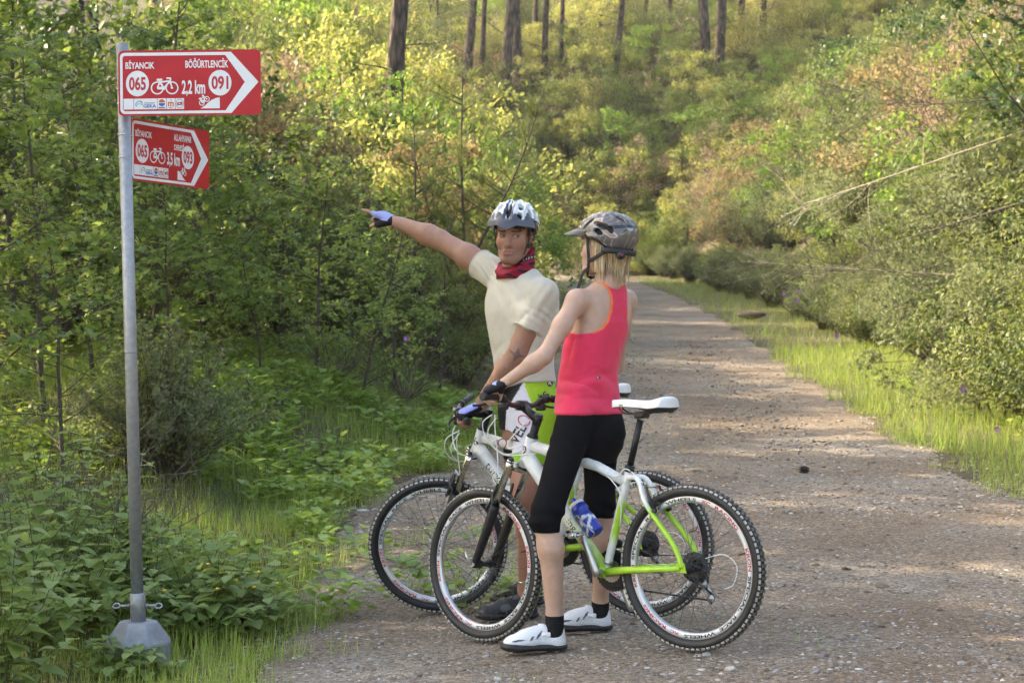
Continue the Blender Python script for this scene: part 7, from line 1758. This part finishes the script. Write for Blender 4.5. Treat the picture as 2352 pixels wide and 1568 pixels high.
# bare twigs of the thicket
TWG = pmat('dry_twig', (.13, .105, .085), .9, var=.3, scale=20)
for i, (px, py, D, L, lab) in enumerate([(215, 930, 10.0, 1.0, 'tangle of dry brown twigs under the grey-green shrub'), (120, 880, 10.2, 1.0, 'tangle of dry twigs among the yellowing brambles'), (60, 620, 11.5, 1.3, 'bare grey twigs inside the thicket at the picture edge'), (760, 800, 17.5, .8, 'bare brown twigs at the top of the grass bank'), (930, 640, 18.5, 1.0, 'bare twigs in the dark hollow under the arm')]):
    x, y = spot(px, D); rg = random.Random(500+i); e = empty('twig_shrub', (x, y, th(x, y)), lab, 'shrub'); mb = MB()
    for q in range(26):
        a = rg.uniform(0, 6.28); P = wander(rg, (0, 0, 0), (math.cos(a)*.8, math.sin(a)*.8, rg.uniform(.5, 1.2)), L*rg.uniform(.6, 1.2), 7, .25, .0); mb.tube(P, [.006*(1-k*.12) for k in range(8)], 4, caps=False)
        for u in range(3): mb.tube(wander(rg, P[rg.randint(2, 6)], rv(rg), L*.35, 4, .25), [.003, .0025, .002, .0015, .001], 3, caps=False)
    mb.build('stems', TWG, e)
# long bare boughs reaching over the slope
for i, (x0, p1, p2) in enumerate([((2352, 690, 20), (1980, 620, 22), (1700, 600, 23)), ((2352, 480, 22), (2050, 560, 23), (1880, 640, 24)), ((2300, 330, 26), (2000, 420, 27), (1840, 470, 28)), ((2352, 250, 24), (2100, 240, 26), (1930, 200, 27))]):
    P = spline([at(*x0)+Vector((.4, 0, .2)), at(*p1), at(*p2)], 6); rg = random.Random(700+i); o0 = at(*x0); mb = MB(); mb.tube([p-o0 for p in P], [.013-.0008*k for k in range(len(P))], 6)
    e = empty('bare_branch', o0, ['long bare branch low across the shrubs of the slope', 'bare branch bending down over the slope', 'pale dead branch among the dry grass of the slope', 'bare branch high up on the slope'][i], 'branch'); mb.build('bough', STK if i == 2 else TWG, e)
    mb = MB()
    for q in range(26):
        b_ = P[rg.randint(3, len(P)-1)]-o0; mb.tube(wander(rg, b_, Vector((-.8, 0, 0))+rv(rg)*.6, rg.uniform(.4, 1.3), 5, .22), [.005, .0045, .004, .003, .002, .0015], 4, caps=False)
    mb.build('twigs', STK if i == 2 else TWG, e)
# mauve cistus flowers
MAU = pmat('mauve_petal', (.42, .16, .50), .6, var=.1)
for i, (px, py, D) in enumerate([(1800, 675, 24), (1835, 668, 24.5), (1830, 690, 24), (2257, 852, 17.6), (2211, 893, 17.2), (1922, 772, 22), (2290, 985, 16.5), (1020, 682, 23.2), (933, 777, 18.5), (2120, 620, 24)]):
    p = at(px, py, D); e = empty('mauve_flower', p, ['one of the mauve flowers above the loose rock', 'one of the mauve flowers above the loose rock', 'one of the mauve flowers above the loose rock', 'mauve flower on the shrub at the verge, highest of the near three', 'mauve flower on the verge shrub, in the middle of the near three', 'single mauve flower by the sunlit streak', 'mauve flower lowest on the near verge', 'mauve flower on the rounded shrub behind the man', 'pink flower at the top of the grass bank', 'single mauve flower high on the slope'][i], 'flower', 'mauve flowers above the loose rock' if i < 3 else 'mauve flowers')
    m_ = MB()
    for k in range(5):
        a = k*1.2566; d = Vector((math.cos(a), -.5, math.sin(a))).normalized(); q = Vector((-math.sin(a), 0, math.cos(a))); r_ = .03; m_.add([Vector((0, 0, 0)), d*r_*.7+q*r_*.5, d*r_*1.05, d*r_*.7-q*r_*.5], [(0, 1, 2, 3)], False)
    m_.build('petals', MAU, e); m_ = MB(); m_.sphere((0, -.004, 0), .007, 8); m_.build('centre', YFL, e)

# --- bare red earth of the cut bank at the bend
xs_ = np.linspace(.3, 3.3, 34); ys_ = np.linspace(89.3, 94, 40); XX, YY = np.meshgrid(xs_, ys_); e_ = np.minimum(np.minimum(XX-.3, 3.3-XX)/.8, np.minimum(YY-89.3, 94-YY)/1.2)
ZZ = terr(XX, YY)+.22*np.clip(e_, 0, 1)-.12+.12*vnoise(XX*3, YY*2, 1.4, 3)+.08*vnoise(XX*6, YY*5, 1.3, 8)
eb = link('earth_bank', np_mesh('earth_bank', np.stack([XX, YY, ZZ], -1).reshape(-1, 3), grid_faces(*XX.shape)), mat=pmat('red_earth', (.24, .115, .06), .95, var=.4, scale=1.6, bump=1, bscale=6)); tag(eb, kind='structure')

# --- the warm air of the valley
hz = MB(); hz.box((0, 130, 23), (340, 350, 52)); hm3, n, l, b = new_mat('haze'); n.remove(b); pv = n.new('ShaderNodeVolumePrincipled'); pv.inputs['Color'].default_value = (.95, .95, .92, 1); pv.inputs['Density'].default_value = .0003; pv.inputs['Anisotropy'].default_value = .3
l.new(pv.outputs[0], n['Material Output'].inputs['Volume'])
tag(hz.build('haze', hm3, None), 'faint pale haze filling the valley air', 'haze', kind='stuff')
